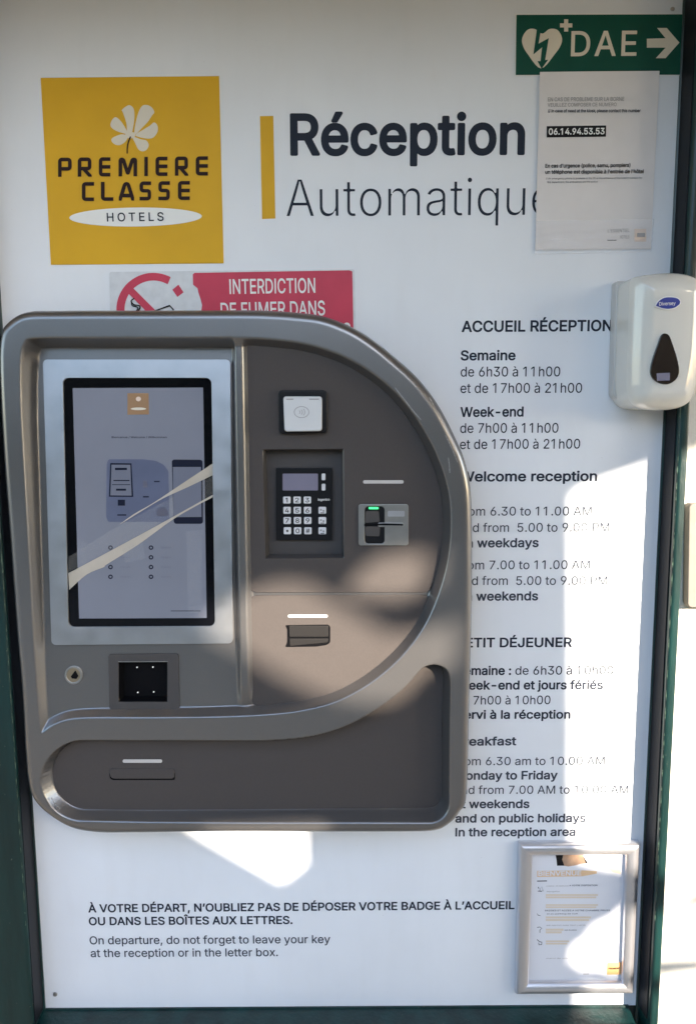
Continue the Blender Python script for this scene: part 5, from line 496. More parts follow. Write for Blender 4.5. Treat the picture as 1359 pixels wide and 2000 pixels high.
2,50,634,84 0 5 -6 455 0 6 6 0 77 -6 8 -308 0 -7 2 -1 4 162 170 63 71 50 67 15 28 11 28 8 35 2 42 -5 35 -11 35 -20 35 -22 26 -28 23 -35 20 -42 15 -49 6 -49 -2 -42 -9 -42 -18 -35 -24 -28 -30 -22 -35 -12 -28 -7 -28 -4 -42 3 -9 91 0 3 2 3 35 6 21 10 21 13 18 20 17 22 12 21 6 28 4 28 -2 28 -6 28 -12 21 -16 16 -21 10 -21 4 -21 1 -28 -4 -28 -10 -28 -16 -28 -21 -28 -49 -56 -257 -273
2,51,634,243 -10 49 -5 49 2 49 9 42 15 42 26 28 25 25 33 17 35 7 28 4 28 -2 49 -6 28 -7 21 -24 42 -34 35 -22 16 -22 12 -38 14 -31 7 -35 2 -6 5 198 224 1 70 -4 6 -420 1 -7 -1 -4 -6 0 -77 4 -7 287 0 6 -7 -172 -196 -3 -7 0 -70 1 -3 7 -3 77 -1 49 -6 39 -15 31 -22 16 -20 11 -21 6 -21 4 -21 0 -21 -4 -28 -9 -21 -10 -16 -14 -15 -14 -11 -35 -17 -42 -9 -28 0 -28 2 -42 12 -21 11 -14 11 -21 25 -9 21 -6 28 -6 4 -91 0 -5 -4 4 -35 11 -35 15 -28 24 -30 28 -24 28 -17 35 -15
2,53,634,253 -10 55 -5 35 2 28 5 49 16 28 16 21 16 21 20 17 21 14 21 14 28 14 49 3 28 1 35 -4 35 -7 28 -10 28 -14 28 -19 28 -19 21 -25 21 -21 14 -28 13 -28 8 -28 5 -35 1 -28 -2 -28 -6 -28 -10 -35 -18 21 191 294 0 7 7 0 77 -7 7 -371 0 -7 -1 -4 -6 -40 -357 2 -3 7 -3 84 -9 35 23 42 15 42 5 42 -4 21 -7 18 -10 17 -11 17 -17 22 -35 13 -42 2 -28 -3 -35 -8 -28 -10 -21 -14 -21 -23 -21 -24 -14 -28 -9 -35 -4 -28 3 -28 8 -21 11 -21 17 -19 23 -9 21 -7 29 -91 1 -3 -2 -3 -7 3 -21 10 -38 16 -32 20 -28 22 -21 33 -22 35 -16
2,54,634,262 -10 44 -5 49 3 42 9 42 20 35 25 30 32 21 35 16 42 7 35 2 35 -2 35 -5 28 -9 28 -13 28 -13 21 -20 24 -21 18 -21 14 -28 13 -28 9 -28 4 -42 2 -28 -4 -28 -10 189 275 3 5 -3 6 -98 1 -7 -4 -196 -290 -38 -70 -22 -63 -8 -49 1 -49 10 -49 18 -42 25 -37 35 -34 42 -25,306 74 -28 5 -25 9 -24 17 -17 18 -14 21 -11 28 -5 28 -1 35 4 28 10 28 13 22 19 20 23 17 21 9 28 6 28 0 28 -4 21 -8 21 -13 22 -21 15 -21 12 -28 5 -28 1 -35 -4 -28 -10 -28 -17 -28 -17 -18 -21 -15 -21 -9 -28 -7
2,55,634,130 0 6 -6 35 0 56 0 7 2 3 4 314 623 1 7 0 77 0 7 -3 3 -462 1 -5 -4 -1 -77 2 -7 4 -3 350 0 7 -4
2,57,634,177 0 3 -4 7 -2 91 0 7 3 189 279 38 67 26 63 10 49 1 49 -7 49 -18 49 -22 37 -35 36 -42 28 -42 16 -49 8 -49 -1 -42 -9 -35 -14 -38 -24 -32 -31 -27 -39 -17 -42 -7 -28 -3 -35 0 -35 5 -35 11 -35 10 -23 16 -26 18 -21 22 -19 21 -14 28 -13 28 -9 35 -6 35 -1 28 4 28 9,285 350 -28 9 -21 13 -21 20 -15 21 -12 28 -6 28 -1 35 4 28 10 28 12 21 15 19 21 17 21 12 28 8 28 2 28 -4 28 -9 21 -13 19 -18 16 -22 12 -27 7 -28 2 -28 -4 -35 -8 -28 -11 -21 -19 -23 -21 -17 -21 -10 -28 -8 -28 -1
2,46,263,106 -6 26 -6 28 5 21 14 16 22 6 28 -5 28 -17 23 -21 14 -28 5 -28 -6 -21 -15 -14 -21 -5 -28 5 -27 14 -21
2,44,263,47 -167 6 -6 14 0 49 0 8 6 73 266 -4 6 -98 0 -6 -6
2,47,349,14 -107 6 -6 35 0 42 0 8 6 228 847 1 7 -6 4 -77 0 -7 -4
2,224,545,171 -12 33 -5 35 0 28 3 28 7 28 12 21 14 19 18 16 20 3 -6 0 -49 4 -7 84 -1 7 7 0 351 -6 56 -5 21 -9 21 -22 32 -28 25 -42 21 -49 12 -49 4 -49 -5 -49 -14 -39 -19 -35 -28 -27 -35 -16 -35 8 -7 81 -23 26 37 15 14 15 10 35 14 21 3 28 1 35 -5 28 -12 18 -18 14 -28 4 -21 0 -21 -6 -14 -9 -6 -28 -8 -133 -18 -63 -15 -35 -16 -21 -14 -21 -21 -13 -21 -11 -35 -3 -35 5 -42 13 -35 19 -28 25 -24 35 -20,211 71 -21 5 -21 10 -18 14 -10 14 -6 21 0 21 5 21 9 14 20 16 35 14 28 6 105 16 42 11 1 -63 -2 -21 -10 -28 -18 -28 -27 -23 -35 -16 -35 -5,228 597 4 -2 70 0 3 2 1 7 -67 140 -7 2 -91 0 -6 -2 0 -7
2,231,554,231 -200 6 -5 70 0 28 3 35 11 14 9 10 10 11 20 4 22 0 28 -6 21 -12 19 -14 11 -21 9 -35 8 -1 16 43 11 28 9 29 15 27 20 22 22 20 26 15 30 10 28 -4 5 -6 2 -78 20 -6 -6 -8 -21 -12 -21 -12 -14 -18 -15 -21 -11 -21 -7 -21 -4 -28 0 -35 6 -21 9 -14 9 -28 27 -20 35 -12 35 -7 42 -1 42 6 49 10 35 14 28 21 28 24 20 28 13 35 7 35 -1 28 -7 28 -14 20 -18 16 -21 13 -29 7 -5 78 20 8 7 -10 28 -15 28 -19 26 -21 20 -28 20 -28 14 -32 11 -31 6 -56 2 -49 -8 -49 -19 -35 -23 -35 -35 -28 -43 -17 -41 -13 -56 -3 -35 0 -35 7 -63 15 -49 25 -49 35 -41 35 -27 42 -21 49 -12 7 -4 -9 -70 2 -3 7 -2 56 -1 14 -5 6 -10 -1 -21 -5 -7 -7 -4 -21 -3 -63 0 -6 -7
2,32,263
3,65,672,44 14 63 0 5 7 63 182 9 11 7 1 14 -2 266 0 14 2 7 -5 5 -7 65 -186 7 -3 56 0 1 7 -246 669 -7 8 -77 0 -6 -5,205 265 -7 8 -1 7 10 14 60 175 52 168 -1 14 6 8 14 2 7 -2 5 -8 -1 -14 32 -105 30 -91 57 -161 1 -7 -5 -8 -7 -4 -14 3 -217 0 -14 -2
3,117,574,201 14 34 -6 35 -1 28 5 28 9 25 14 17 14 18 21 22 35 9 3 7 -2 7 -8 0 -77 7 -7 7 0 35 0 6 7 0 490 -6 6 -42 0 -7 -1 -3 -5 0 -308 -4 -35 -10 -28 -21 -35 -14 -14 -18 -13 -35 -16 -42 -6 -42 5 -35 14 -28 24 -14 19 -7 15 -9 28 -4 35 0 315 -1 4 -7 2 -42 0 -7 -6 0 -315 1 -35 5 -28 14 -42 24 -35 14 -14 19 -13
3,116,318,183 15 22 -5 35 -2 35 3 6 4 -7 35 -4 7 -44 -1 -28 7 -13 8 -8 9 -11 26 -4 28 0 322 3 7 12 8 91 2 3 4 0 35 -3 4 -84 1 -7 1 -7 4 -5 4 -3 7 0 105 -6 8 -49 0 -2 -8 0 -98 -2 -14 -10 -9 -63 0 -7 -5 0 -35 7 -5 63 -1 10 -8 2 -7 0 -322 3 -35 8 -28 19 -27 21 -17
3,111,581,231 10 41 -7 56 2 42 10 42 21 35 28 28 34 23 45 13 42 8 56 -2 63 -9 49 -18 49 -26 42 -31 32 -21 15 -28 15 -42 13 -49 5 -49 -4 -42 -12 -35 -19 -31 -24 -29 -35 -22 -42 -16 -49 -7 -56 1 -56 11 -56 16 -43 25 -41 33 -35 40 -27,279 51 -28 4 -35 13 -28 19 -25 28 -20 35 -12 35 -8 42 -2 49 4 42 14 49 17 35 18 24 28 25 28 14 35 9 35 1 42 -6 28 -12 27 -20 24 -28 16 -28 15 -42 8 -49 1 -42 -5 -42 -12 -42 -16 -35 -23 -31 -28 -24 -28 -14 -35 -8
3,109,854,88 14 56 0 1 7 0 322 7 42 16 35 -3 2 -7 -2 -7 1 -6 6 -2 7 0 77 -6 6 -42 0 -7 -6,403 14 49 0 3 7 0 329 4 28 6 21 15 28 14 15 15 13 34 16 42 6 35 -4 35 -14 24 -18 18 -28 9 -28 2 -28 0 -336 3 -7 49 0 6 7 0 336 -4 42 -9 35 -14 28 -21 26 -21 16 -35 15 -35 7 -42 -1 -35 -9 -28 -13 -28 -20 -21 -25 -21 -38 -7 -2 -7 1 -7 7 -4 15 -10 22 -14 20 -13 14 -22 16 -35 12 -42 1 -21 -4 -21 -7 -21 -12 -17 -13 -18 -19 -11 -16 -9 -21 6 -2 26 23 30 14 35 7 35 -2 28 -8 21 -12 21 -20 13 -21 7 -21 3 -28 0 -343
3,97,545,168 9 29 -5 28 -2 35 3 28 6 21 9 21 13 21 20 21 29 7 4 7 1 7 -1 7 -7 3 -63 4 -2 49 0 1 2 0 336 -4 49 -11 35 -21 32 -27 24 -36 18 -42 10 -42 4 -42 -3 -42 -9 -35 -14 -35 -24 -24 -24 -17 -28 3 -7 45 -13 7 0 13 20 15 16 21 15 20 11 43 11 49 1 35 -8 14 -6 18 -12 14 -14 10 -14 10 -28 4 -28 -1 -21 -6 -15 -14 -13 -35 -11 -119 -16 -70 -15 -28 -11 -21 -12 -21 -18 -14 -19 -11 -31 -3 -35 3 -35 10 -28 17 -28 22 -21 25 -15,218 51 -28 5 -28 11 -21 16 -14 17 -9 21 -3 28 4 28 10 21 26 23 21 11 21 7 35 8 105 16 28 7 21 10 7 -2 7 -10 -1 -91 -9 -35 -20 -35 -26 -25 -35 -20 -42 -11
3,105,233,93 14 49 0 3 7 0 490 -3 5 -49 1 -5 -6 0 -490,100 637 14 -3 21 3 14 9 10 12 4 14 -4 21 -10 14 -14 9 -21 3 -14 -3 -15 -9 -10 -14 -3 -21 4 -14 10 -12
3,113,594,454 -186 49 0 4 7 -1 693 -3 3 -49 -1 -2 -2 0 -70 -5 -8 -14 -3 -7 0 -7 5 -25 34 -17 18 -21 15 -21 10 -28 7 -35 2 -42 -4 -28 -8 -42 -22 -35 -32 -28 -40 -19 -44 -13 -56 -3 -56 4 -56 7 -35 8 -28 13 -28 16 -28 17 -21 19 -18 21 -16 21 -11 28 -11 28 -6 28 -1 28 1 21 4 21 7 21 13 21 17 35 47 7 4 16 -2 6 -7 1 -7 0 -259,272 52 -35 7 -32 14 -26 21 -22 28 -18 35 -12 42 -5 42 0 49 5 42 12 39 15 31 21 28 27 23 28 13 35 8 35 1 35 -6 35 -16 27 -23 21 -28 17 -35 10 -42 5 -42 -1 -49 -6 -42 -10 -35 -18 -35 -22 -28 -26 -21 -30 -14 -30 -6
3,101,565,234 10 45 -7 42 0 35 6 35 10 35 19 27 21 24 28 15 28 -10 5 -42 10 -35 -43 -14 -11 -21 -11 -21 -8 -28 -5 -49 0 -28 5 -21 8 -35 20 -29 30 -13 20 -10 22 -10 35 -5 42 1 7 10 8 7 2 357 0 7 0 3 4 -2 56 -8 49 -14 42 -19 35 -23 28 -35 27 -35 18 -42 11 -42 3 -49 -5 -42 -13 -35 -21 -35 -32 -27 -37 -18 -42 -12 -42 -6 -49 2 -63 9 -49 19 -49 26 -40 30 -30 40 -26,125 296 -4 8 0 14 9 42 16 35 20 28 22 21 28 17 35 12 28 3 35 -2 28 -6 28 -14 23 -17 23 -28 14 -28 11 -35 5 -35 0 -7 -6 -7 -7 -3 -287 1 -14 -2
4,80,504,0 0 133 0 0 224 7 3 217 1 42 5 45 19 35 35 19 42 6 42 -1 189 -4 35 -16 39 -13 17 -29 26 -42 18 -42 5 -217 -1 -35 -4 -39 -16 -17 -13 -26 -29 -18 -42 -5 -42,140 361 -7 3 0 7 0 175 2 14 5 5 210 2 14 -2 5 -5 2 -175 -4 -21 -17 -3
4,82,518,0 0 133 0 0 224 7 3 42 -1 210 -226 126 0 0 56 -3 7 -150 161 6 5 35 6 42 20 31 32 21 49 4 42 0 175 -4 35 -19 49 -12 15 -28 25 -42 18 -42 5 -217 -1 -35 -4 -39 -16 -17 -13 -26 -29 -18 -42 -5 -42,140 361 -7 3 0 7 0 175 2 14 5 5 210 2 14 -2 5 -5 2 -175 -4 -21 -17 -3
4,69,434,154 0 280 0 0 133 -280 0 -14 2 -5 5 -2 21 0 119 7 3 287 0 7 4 0 126 -7 3 -287 0 -7 4 0 7 0 119 2 14 5 5 294 2 0 133 -287 0 -42 -5 -39 -16 -17 -13 -26 -29 -16 -35 -7 -56 0 -392 5 -49 18 -42 33 -36 49 -22
4,77,672,0 0 133 0 0 476 7 5 120 -369 19 -28 15 -14 21 -9 28 -2 21 4 14 7 15 14 19 28 120 369 7 -5 0 -476 133 0 0 567 -4 28 -10 27 -23 29 -12 9 -28 13 -49 5 -28 -3 -28 -11 -35 -27 -16 -21 -12 -28 -91 -284 -91 284 -12 28 -16 21 -37 28 -26 10 -35 4 -28 -3 -21 -6 -21 -10 -21 -18 -9 -12 -13 -28 -6 -35
4,73,133,0 0 133 0 0 700 -133 0
4,67,448,154 0 294 0 0 133 -294 0 -14 2 -5 5 -2 21 2 399 5 5 14 2 294 0 0 133 -301 0 -42 -5 -50 -23 -28 -28 -17 -35 -6 -21 -4 -42 0 -392 5 -49 18 -42 33 -36 49 -22
4,76,448,154 0 294 0 0 133 -294 0 -14 2 -5 5 -2 560 -133 0 0 -546 5 -49 18 -42 33 -36 49 -22
4,65,560,0 0 98 0 39 119 10 3 273 0 42 -122 98 0 0 126 -142 455 -15 35 -14 21 -13 14 -26 19 -35 12 -28 4 -49 -6 -28 -10 -26 -19 -27 -35 -15 -35 -142 -455,182 257 86 282 5 11 7 3 7 -3 5 -11 87 -280 -8 -4
4,83,434,0 0 280 0 42 4 49 19 22 19 18 21 18 42 5 49 0 126 -6 42 -15 36 -9 13 -26 25 -49 22 -42 5 -133 1 -17 3 -4 21 0 98 2 14 5 5 14 2 280 0 0 133 -280 0 -42 -4 -49 -19 -15 -12 -25 -28 -18 -42 -5 -49 0 -112 6 -42 15 -36 9 -13 26 -25 49 -22 42 -5 133 -1 17 -3 4 -21 0 -112 -2 -14 -5 -5 -14 -2 -280 0
'''
FONT = {}
for line in FONT_TEXT.split('\n'):
    q = line.strip().split(',')
    if len(q) > 2: FONT[('BMRLG'[int(q[0])], chr(int(q[1])))] = q[2:]
GC = {}
def glyph(k, ch):
    if (k, ch) in GC: return GC[(k, ch)]
    dat = FONT[(k, ch)]; adv = int(dat[0])/1400; loops = []
    for q in dat[1:]:
        a = np.cumsum(np.array([int(i) for i in q.split()]).reshape(-1, 2), 0)/1400
        if len(a) > 2: loops.append([tuple(p) for p in a])
    V = []; F = []
    if loops:
        V = sum(loops, [])
        F = triangulate(loops)
    GC[(k, ch)] = (adv, V, F); return GC[(k, ch)]
def text_geo(runs):
    V = []; F = []; x = 0.0
    for k, s in runs:
        for ch in s:
            adv, gv, gf = glyph(k, ch); b = len(V)
            V += [(x+p[0], p[1]) for p in gv]; F += [tuple(i+b for i in f) for f in gf]; x += adv
    return V, F
CAP = 0.505
def text(runs, x0, y0, x1, y1, cap, pl, m, parent, lift=0.0004, name='lettering', shear=0.0, track=0.0, **kw):
    if track:
        V = []; F = []; x = 0.0
        for k, s in runs:
            for ch in s:
                adv, gv, gf = glyph(k, ch); b = len(V)
                V += [(x+p[0], p[1]) for p in gv]; F += [tuple(i+b for i in f) for f in gf]; x += adv+track
    else: V, F = text_geo(runs)
    if not V: return
    a = min(p[0] for p in V); b_ = max(p[0] for p in V)
    o = pl.hit(x0, y0); e = pl.hit(x1, y1); U = (e-o)/(b_-a)
    ud = (e-o).normalized(); vd = pl.n.cross(ud).normalized()
    if vd.z < 0: vd = -vd
    pxl = (e-o).length/math.hypot(x1-x0, y1-y0)
    S = vd*(cap*pxl/CAP)
    W = [o+U*(p[0]-a)+S*p[1]+ud*(shear*cap*pxl*p[1]/CAP)+pl.n*lift for p in V]
    return mesh(name, W, F, m, parent, smooth=False, **kw)
def flat(name, loops, pl, lift, m, parent, **kw):
    L2 = [[pl.uv(*p) for p in L] for L in loops]
    V, F = prism(L2, 0.0)
    return mesh(name, [pl.at(v[0], v[1], lift) for v in V], F, m, parent, smooth=False, **kw)
def box(name, x0, x1, y0, y1, z0, z1, m, parent=None, **kw):
    V = [(x, y, z) for x in (x0, x1) for y in (y0, y1) for z in (z0, z1)]
    F = [(0, 1, 3, 2), (4, 6, 7, 5), (0, 4, 5, 1), (2, 3, 7, 6), (0, 2, 6, 4), (1, 5, 7, 3)]
    return mesh(name, V, F, m, parent, smooth=False, **kw)
def tray(name, loop, pl, depth, m, parent, shrink=0.0, **kw):
    """open box going back from the plane, seen from the front"""
    L = [pl.uv(*p) for p in loop]
    if area(L) < 0: L = L[::-1]
    n = len(L); I = inset(L, shrink) if shrink else L
    V = [pl.at(p[0], p[1], 0) for p in L]+[pl.at(p[0], p[1], -depth) for p in I]
    F = [((i+1) % n, i, n+i, n+(i+1) % n) for i in range(n)]+[tuple(range(n, 2*n))]
    return mesh(name, V, F, m, parent, smooth=False, **kw)

# ------------------------------------------------------------------ the setting: ground, wall, porch
# x positions read off the wall
XL = WALL.hit(74, 1780).x; XR = WALL.hit(1271, 1400).x
ZB = WALL.hit(640, 1968).z; ZT = 2.355
box('ground', -60, 60, -80, 60, -0.3, 0.0, 'concrete', kind='structure')
box('wall', -4.0, 4.5, 0.035, 0.30, 0.0, 3.4, 'plaster', kind='structure')
# porch ceiling planks over the panel
for i in range(14):
    box('ceiling_plank' if 0 else 'porch_ceiling', -3.4+i*0.45, -3.4+i*0.45+0.443, -0.98, 0.034, 2.36, 2.40, 'ceiling_wood', kind='structure')
# unseen dark backdrop behind the camera, added to block the horizon sky
hr = random.Random(8); V = []; F = []; NX, NZ = 90, 14
for j in range(NZ+1):
    for i in range(NX+1):
        V.append((-14+28*i/NX, -9.0+hr.uniform(-.18, .18), 3.75*j/NZ+(hr.uniform(-.12, .12) if j else 0)))
F = [(j*(NX+1)+i, j*(NX+1)+i+1, (j+1)*(NX+1)+i+1, (j+1)*(NX+1)+i) for j in range(NZ) for i in range(NX)]
mesh('sky_backdrop', V, F, 'backdrop_green', kind='structure', smooth=False)
# unseen sun mask, added with openings cut to shape the sun patches
OCC_Y = 2.6
def occ(px, py, depth=0.0, Y=OCC_Y):
    q = VP(depth).hit(px, py); q = q+SUN*((Y-depth)/(-SUN.y)); return (q.x, q.z)
holes = [
    [(1118, 965), (1150, 944), (1262, 905), (1460, 846), (1460, 1700), (1400, 1760), (1345, 1790), (1320, 1700), (1300, 1700), (1240, 1700), (1180, 1694), (1118, 1676)],
    [(1118, 1840), (1140, 1832), (1158, 1802), (1192, 1790), (1212, 1768), (1262, 1756), (1330, 1800), (1460, 1760), (1460, 1880), (1345, 1884), (1262, 1896), (1222, 1890), (1196, 1899), (1160, 1888), (1138, 1893), (1110, 1872)],
    [(1128, 1918), (1150, 1912), (1190, 1916), (1260, 1910), (1330, 1915), (1460, 1900), (1460, 2100), (1128, 2100)],
    [(340, 1598), (607, 1588), (610, 1682), (558, 1724), (542, 1718), (396, 1634)],
]
HL = [[occ(*p) for p in h] for h in holes]
HL.append([occ(p[0], p[1], 0.05) for p in [(380, 1040), (895, 1040), (895, 1440), (380, 1440)]])
outer = [(0.85, 1.25), (4.2, 1.25), (4.2, 4.3), (0.85, 4.3)]
V, F = prism([outer]+HL, 0.02)
mesh('sun_mask_near', [(v[0], -OCC_Y+v[2], v[1]) for v in V], F, 'sun_mask_brown', kind='structure', smooth=False)
# second added mask, farther off, shapes softer sun patches on the kiosk
FAR = 4.5
kA = [(418, 1200), (470, 1162), (560, 1128), (620, 1130), (690, 1172), (780, 1228), (850, 1222), (890, 1205), (890, 1290), (850, 1310), (815, 1356), (770, 1372), (700, 1374),
      (640, 1360), (560, 1322), (480, 1272), (418, 1240)]
kB = [(676, 1156), (714, 1104), (780, 1072), (852, 1072), (848, 1140), (790, 1170), (722, 1168)]
fo = [occ(p[0], p[1], 0.05, FAR) for p in [(340, 990), (908, 990), (908, 1500), (340, 1500)]]
zlow = 0.0
fo = [fo[0], fo[1], (fo[1][0], zlow), (fo[0][0]-0.03, zlow)]
V, F = prism([fo, [occ(p[0], p[1], 0.05, FAR) for p in kA], [occ(p[0], p[1], 0.041, FAR) for p in kB],
              [occ(p[0], p[1], 0.0, FAR) for p in [(345, 1570), (700, 1570), (700, 1790), (345, 1790)]]], 0.02)
mesh('sun_mask_far', [(v[0], -FAR+v[2], v[1]) for v in V], F, 'sun_mask_brown', kind='structure', smooth=False)

# ------------------------------------------------------------------ green metal frame
fr = thing('door_frame', 'dark green painted metal frame with chipped edges around the white panel', 'door frame', (XL-0.03, 0, ZB-0.06))
def bar(name, prof, a, b, m, axis):
    """profile [(x or z, y)] swept from a to b along z or x"""
    n = len(prof); V = []
    K = 60
    for k in range(K+1):
        t = a+(b-a)*k/K
        for (p, y) in prof: V.append((p, y, t) if axis == 'z' else (t, y, p))
    F = [(k*n+i, k*n+(i+1) % n, (k+1)*n+(i+1) % n, (k+1)*n+i) for k in range(K) for i in range(n)]
    o = mesh(name, V, F, m, fr, ang=50)
    bm = bmesh.new(); bm.from_mesh(o.data); bmesh.ops.recalc_face_normals(bm, faces=bm.faces); bm.to_mesh(o.data); bm.free()
    return o
PD = 0.046
def arc(cx, cy, r, a0, a1, n=5): return [(cx+r*math.cos(math.radians(a0+(a1-a0)*i/n)), cy+r*math.sin(math.radians(a0+(a1-a0)*i/n))) for i in range(n+1)]
# left post: inner side faces the panel
xi = XL
bar('post', [(xi+0.004, 0.034), (xi+0.004, -0.003)]+[(xi, -0.004), (xi, -PD+0.006)]+arc(xi-0.006, -PD+0.006, 0.006, 0, -90)+[(xi-0.2, -PD), (xi-0.2, 0.034)], 0.0, 2.355, 'green_paint', 'z')
# right post: inner side, narrow face, rounded outer edge
xi = XR
prof = [(xi-0.004, 0.034), (xi-0.004, -0.003), (xi, -0.004), (xi+0.004, -PD+0.008)]+arc(xi+0.010, -PD+0.006, 0.006, 180, 270)[1:]+arc(xi+0.0165, -PD+0.004, 0.004, 270, 360)+[(xi+0.0205, 0.034)]
bar('post', prof, 0.0, 2.355, 'green_paint', 'z')
zi = ZB
prof = [(zi+0.003, 0.034), (zi+0.003, -0.003), (zi, -0.004), (zi-0.004, -PD+0.008)]+arc(zi-0.008, -PD+0.006, 0.006, 0, -90)+[(zi-0.12, -PD), (zi-0.12, 0.034)]
bar('bottom_rail', prof, XL-0.01, XR-0.018, 'green_paint', 'x')
box('side_shade', XL-0.001, XL+0.0012, -0.040, -0.0035, 0.4, 2.354, 'shade_black', fr)  # black strip that paints the shade onto the left post's inner side
mesh('side_shade', [(XR+dx_, y_, z_) for z_ in (0.4, 2.354) for dx_, y_ in ((-0.0012, -0.0035), (0.0018, -PD+0.010), (0.004, -PD+0.010), (0.002, -0.0035))],
     [(0, 1, 2, 3), (4, 7, 6, 5), (0, 4, 5, 1), (1, 5, 6, 2), (2, 6, 7, 3), (3, 7, 4, 0)], 'shade_black', fr, smooth=False)  # same painted shade on the right post's inner side
# worn bright edges: thin ragged ribs of bare primer
def worn(x, y, side, z0, z1, wd, seed):
    r = random.Random(seed); V = []; F = []
    z = z0; k = 0
    while z < z1:
        L = r.uniform(0.004, 0.030); gap = r.uniform(0.001, 0.022); n = max(3, int(L/0.003))
        b = len(V)
        for i in range(n+1):
            zz = z+L*i/n; q = wd*r.uniform(0.25, 1.0)*math.sin(math.pi*(i+0.3)/(n+0.6))
            V += [(x-side*q*0.5, y-0.0008, zz), (x+side*q*0.6, y-0.0006+q*0.4, zz)]
        F += [(b+2*i, b+2*i+1, b+2*i+3, b+2*i+2) for i in range(n)]
        z += L+gap
    mesh('worn_edge', V, F, 'green_edge', fr, smooth=False)
worn(XL-0.0015, -PD+0.0004, 1, 0.6, 2.3, 0.0018, 3)
worn(XR+0.0052, -PD+0.0022, -1, 0.6, 1.7, 0.0016, 5)

# brownish wall box beyond the right post
bp = VP(-0.015)
plate('wall_box', [rr([(1345, 984), (1430, 984), (1430, 1187), (1342, 1187)], 9)], bp, 0.02, 'box_brown',
      bev=0.002, label='grey brown box with rounded corner on the bright plaster wall right of the frame', cat='wall box')

# ------------------------------------------------------------------ white sign panel with its print
panel = thing('sign_panel', 'large white information panel with black French and English hotel lettering behind the kiosk', 'sign panel', (0, 0, ZB))
cxp = (XL+XR)/2
hw = (XR-XL)/2-0.0015
mesh('board', [(cxp+sx*hw, y, z) for y in (0.0, 0.022) for sx in (-1, 1) for z in (ZB+0.001, ZT)],
     [(0, 2, 3, 1), (4, 5, 7, 6), (0, 1, 5, 4), (2, 6, 7, 3), (1, 3, 7, 5), (0, 4, 6, 2)], 'panel_white', panel, smooth=False)
INK, SOFT = 'ink', 'ink_soft'
lines = [
    ('B', 'Réception', 567, 301.5, 1024, 300, 72, INK), ('L', 'Automatique', 560, 423.5, 1078, 421, 70, INK),
    ('B', 'ACCUEIL RÉCEPTION', 901, 648, 1194, 646, 20, INK),
    ('B', 'Semaine', 899, 703.5, 1006, 703, 18, INK),
    ('R', 'de 6h30 à 11h00', 899, 735.5, 1093, 735, 18.5, INK),
    ('R', 'et de 17h00 à 21h00', 898.5, 767.5, 1135.5, 767, 18.5, INK),
    ('B', 'Week-end', 898.5, 814, 1021.6, 813, 18, INK),
    ('R', 'de 7h00 à 11h00', 898, 845.5, 1089.5, 845, 18.5, INK),
    ('R', 'et de 17h00 à 21h00', 897.5, 877, 1131.8, 876, 18.5, INK),
    ('B', 'Welcome reception', 896.6, 940, 1165, 939, 18.5, INK),
    ('R', 'from 6.30 to 11.00 AM', 895.6, 1007, 1154.5, 1006.5, 17, SOFT),
    ('R', 'and from  5.00 to 9.00 PM', 895.1, 1039, 1189, 1038, 17, SOFT),
    ('B', 'on weekdays', 894.7, 1069, 1051, 1068, 17, SOFT),
    ('R', 'from 7.00 to 11.00 AM', 894.1, 1112, 1151, 1111, 17, SOFT),
    ('R', 'and from  5.00 to 9.00 PM', 893.6, 1142.5, 1185, 1142, 17, SOFT),
    ('B', 'on weekends', 893.2, 1173, 1050, 1172, 17, SOFT),
    ('B', 'PETIT DÉJEUNER', 891.8, 1264, 1116, 1263, 18, INK),
    ('RB', ('Semaine :', ' de 6h30 à 10h00'), 891.0, 1318, 1197, 1317, 17, INK),
    ('B', 'Week-end et jours fériés', 890.6, 1346.5, 1176.5, 1345.5, 17, INK),
    ('R', 'de 7h00 à 10h00', 890.2, 1376, 1074, 1375, 17, INK),
    ('B', 'Servi à la réception', 889.8, 1403.5, 1113, 1403, 16.5, INK),
    ('B', 'Breakfast', 889.0, 1456, 1007.6, 1455, 16.5, SOFT),
    ('R', 'from 6.30 am to 10.00 AM', 888.4, 1494.5, 1180, 1493.5, 16.5, SOFT),
    ('B', 'Monday to Friday', 888.0, 1522.5, 1088, 1521.5, 16.5, SOFT),
    ('R', 'and from 7.00 AM to 10.00 AM', 887.6, 1550.5, 1226, 1549.5, 16.5, SOFT),
    ('B', 'at weekends', 887.2, 1578, 1033, 1577.5, 16.5, SOFT),
    ('B', 'and on public holidays', 888.6, 1606, 1143, 1605, 16.5, SOFT),
    ('B', 'In the reception area', 888.6, 1633, 1123, 1632, 16.5, SOFT),
    ('B', 'À VOTRE DÉPART, N’OUBLIEZ PAS DE DÉPOSER VOTRE BADGE À L’ACCUEIL', 173.4, 1781.5, 1004, 1775, 16, INK),
    ('B', 'OU DANS LES BOÎTES AUX LETTRES.', 174.5, 1806.5, 571.5, 1804, 16, INK),
    ('M', 'On departure, do not forget to leave your key', 176, 1844, 645, 1841.5, 16.5, SOFT),
    ('M', 'at the reception or in the letter box.', 178, 1869, 543, 1867, 16.5, SOFT),
]
for wgt, s, x0, y0, x1, y1, cap, ink in lines:
    runs = [('B', s[0]), ('R', s[1])] if wgt == 'RB' else [(wgt, s)]
    text(runs, x0, y0, x1, y1, cap, WALL, ink, panel)
flat('yellow_bar', [[(508, 227), (534, 226.5), (538, 427), (512, 428)]], WALL, 0.0004, 'logo_yellow', panel)
logo = plate('logo_square', [[(80, 152), (428, 148.5), (437, 514), (100, 517)]], WALL.off(0.0012), 0.0011, 'logo_yellow', panel)
LP = WALL.off(0.0012)
def z2(p): return (80+p[0]/3.775, 140+p[1]/3.775)
def zl(L): return [z2(p) for p in L]
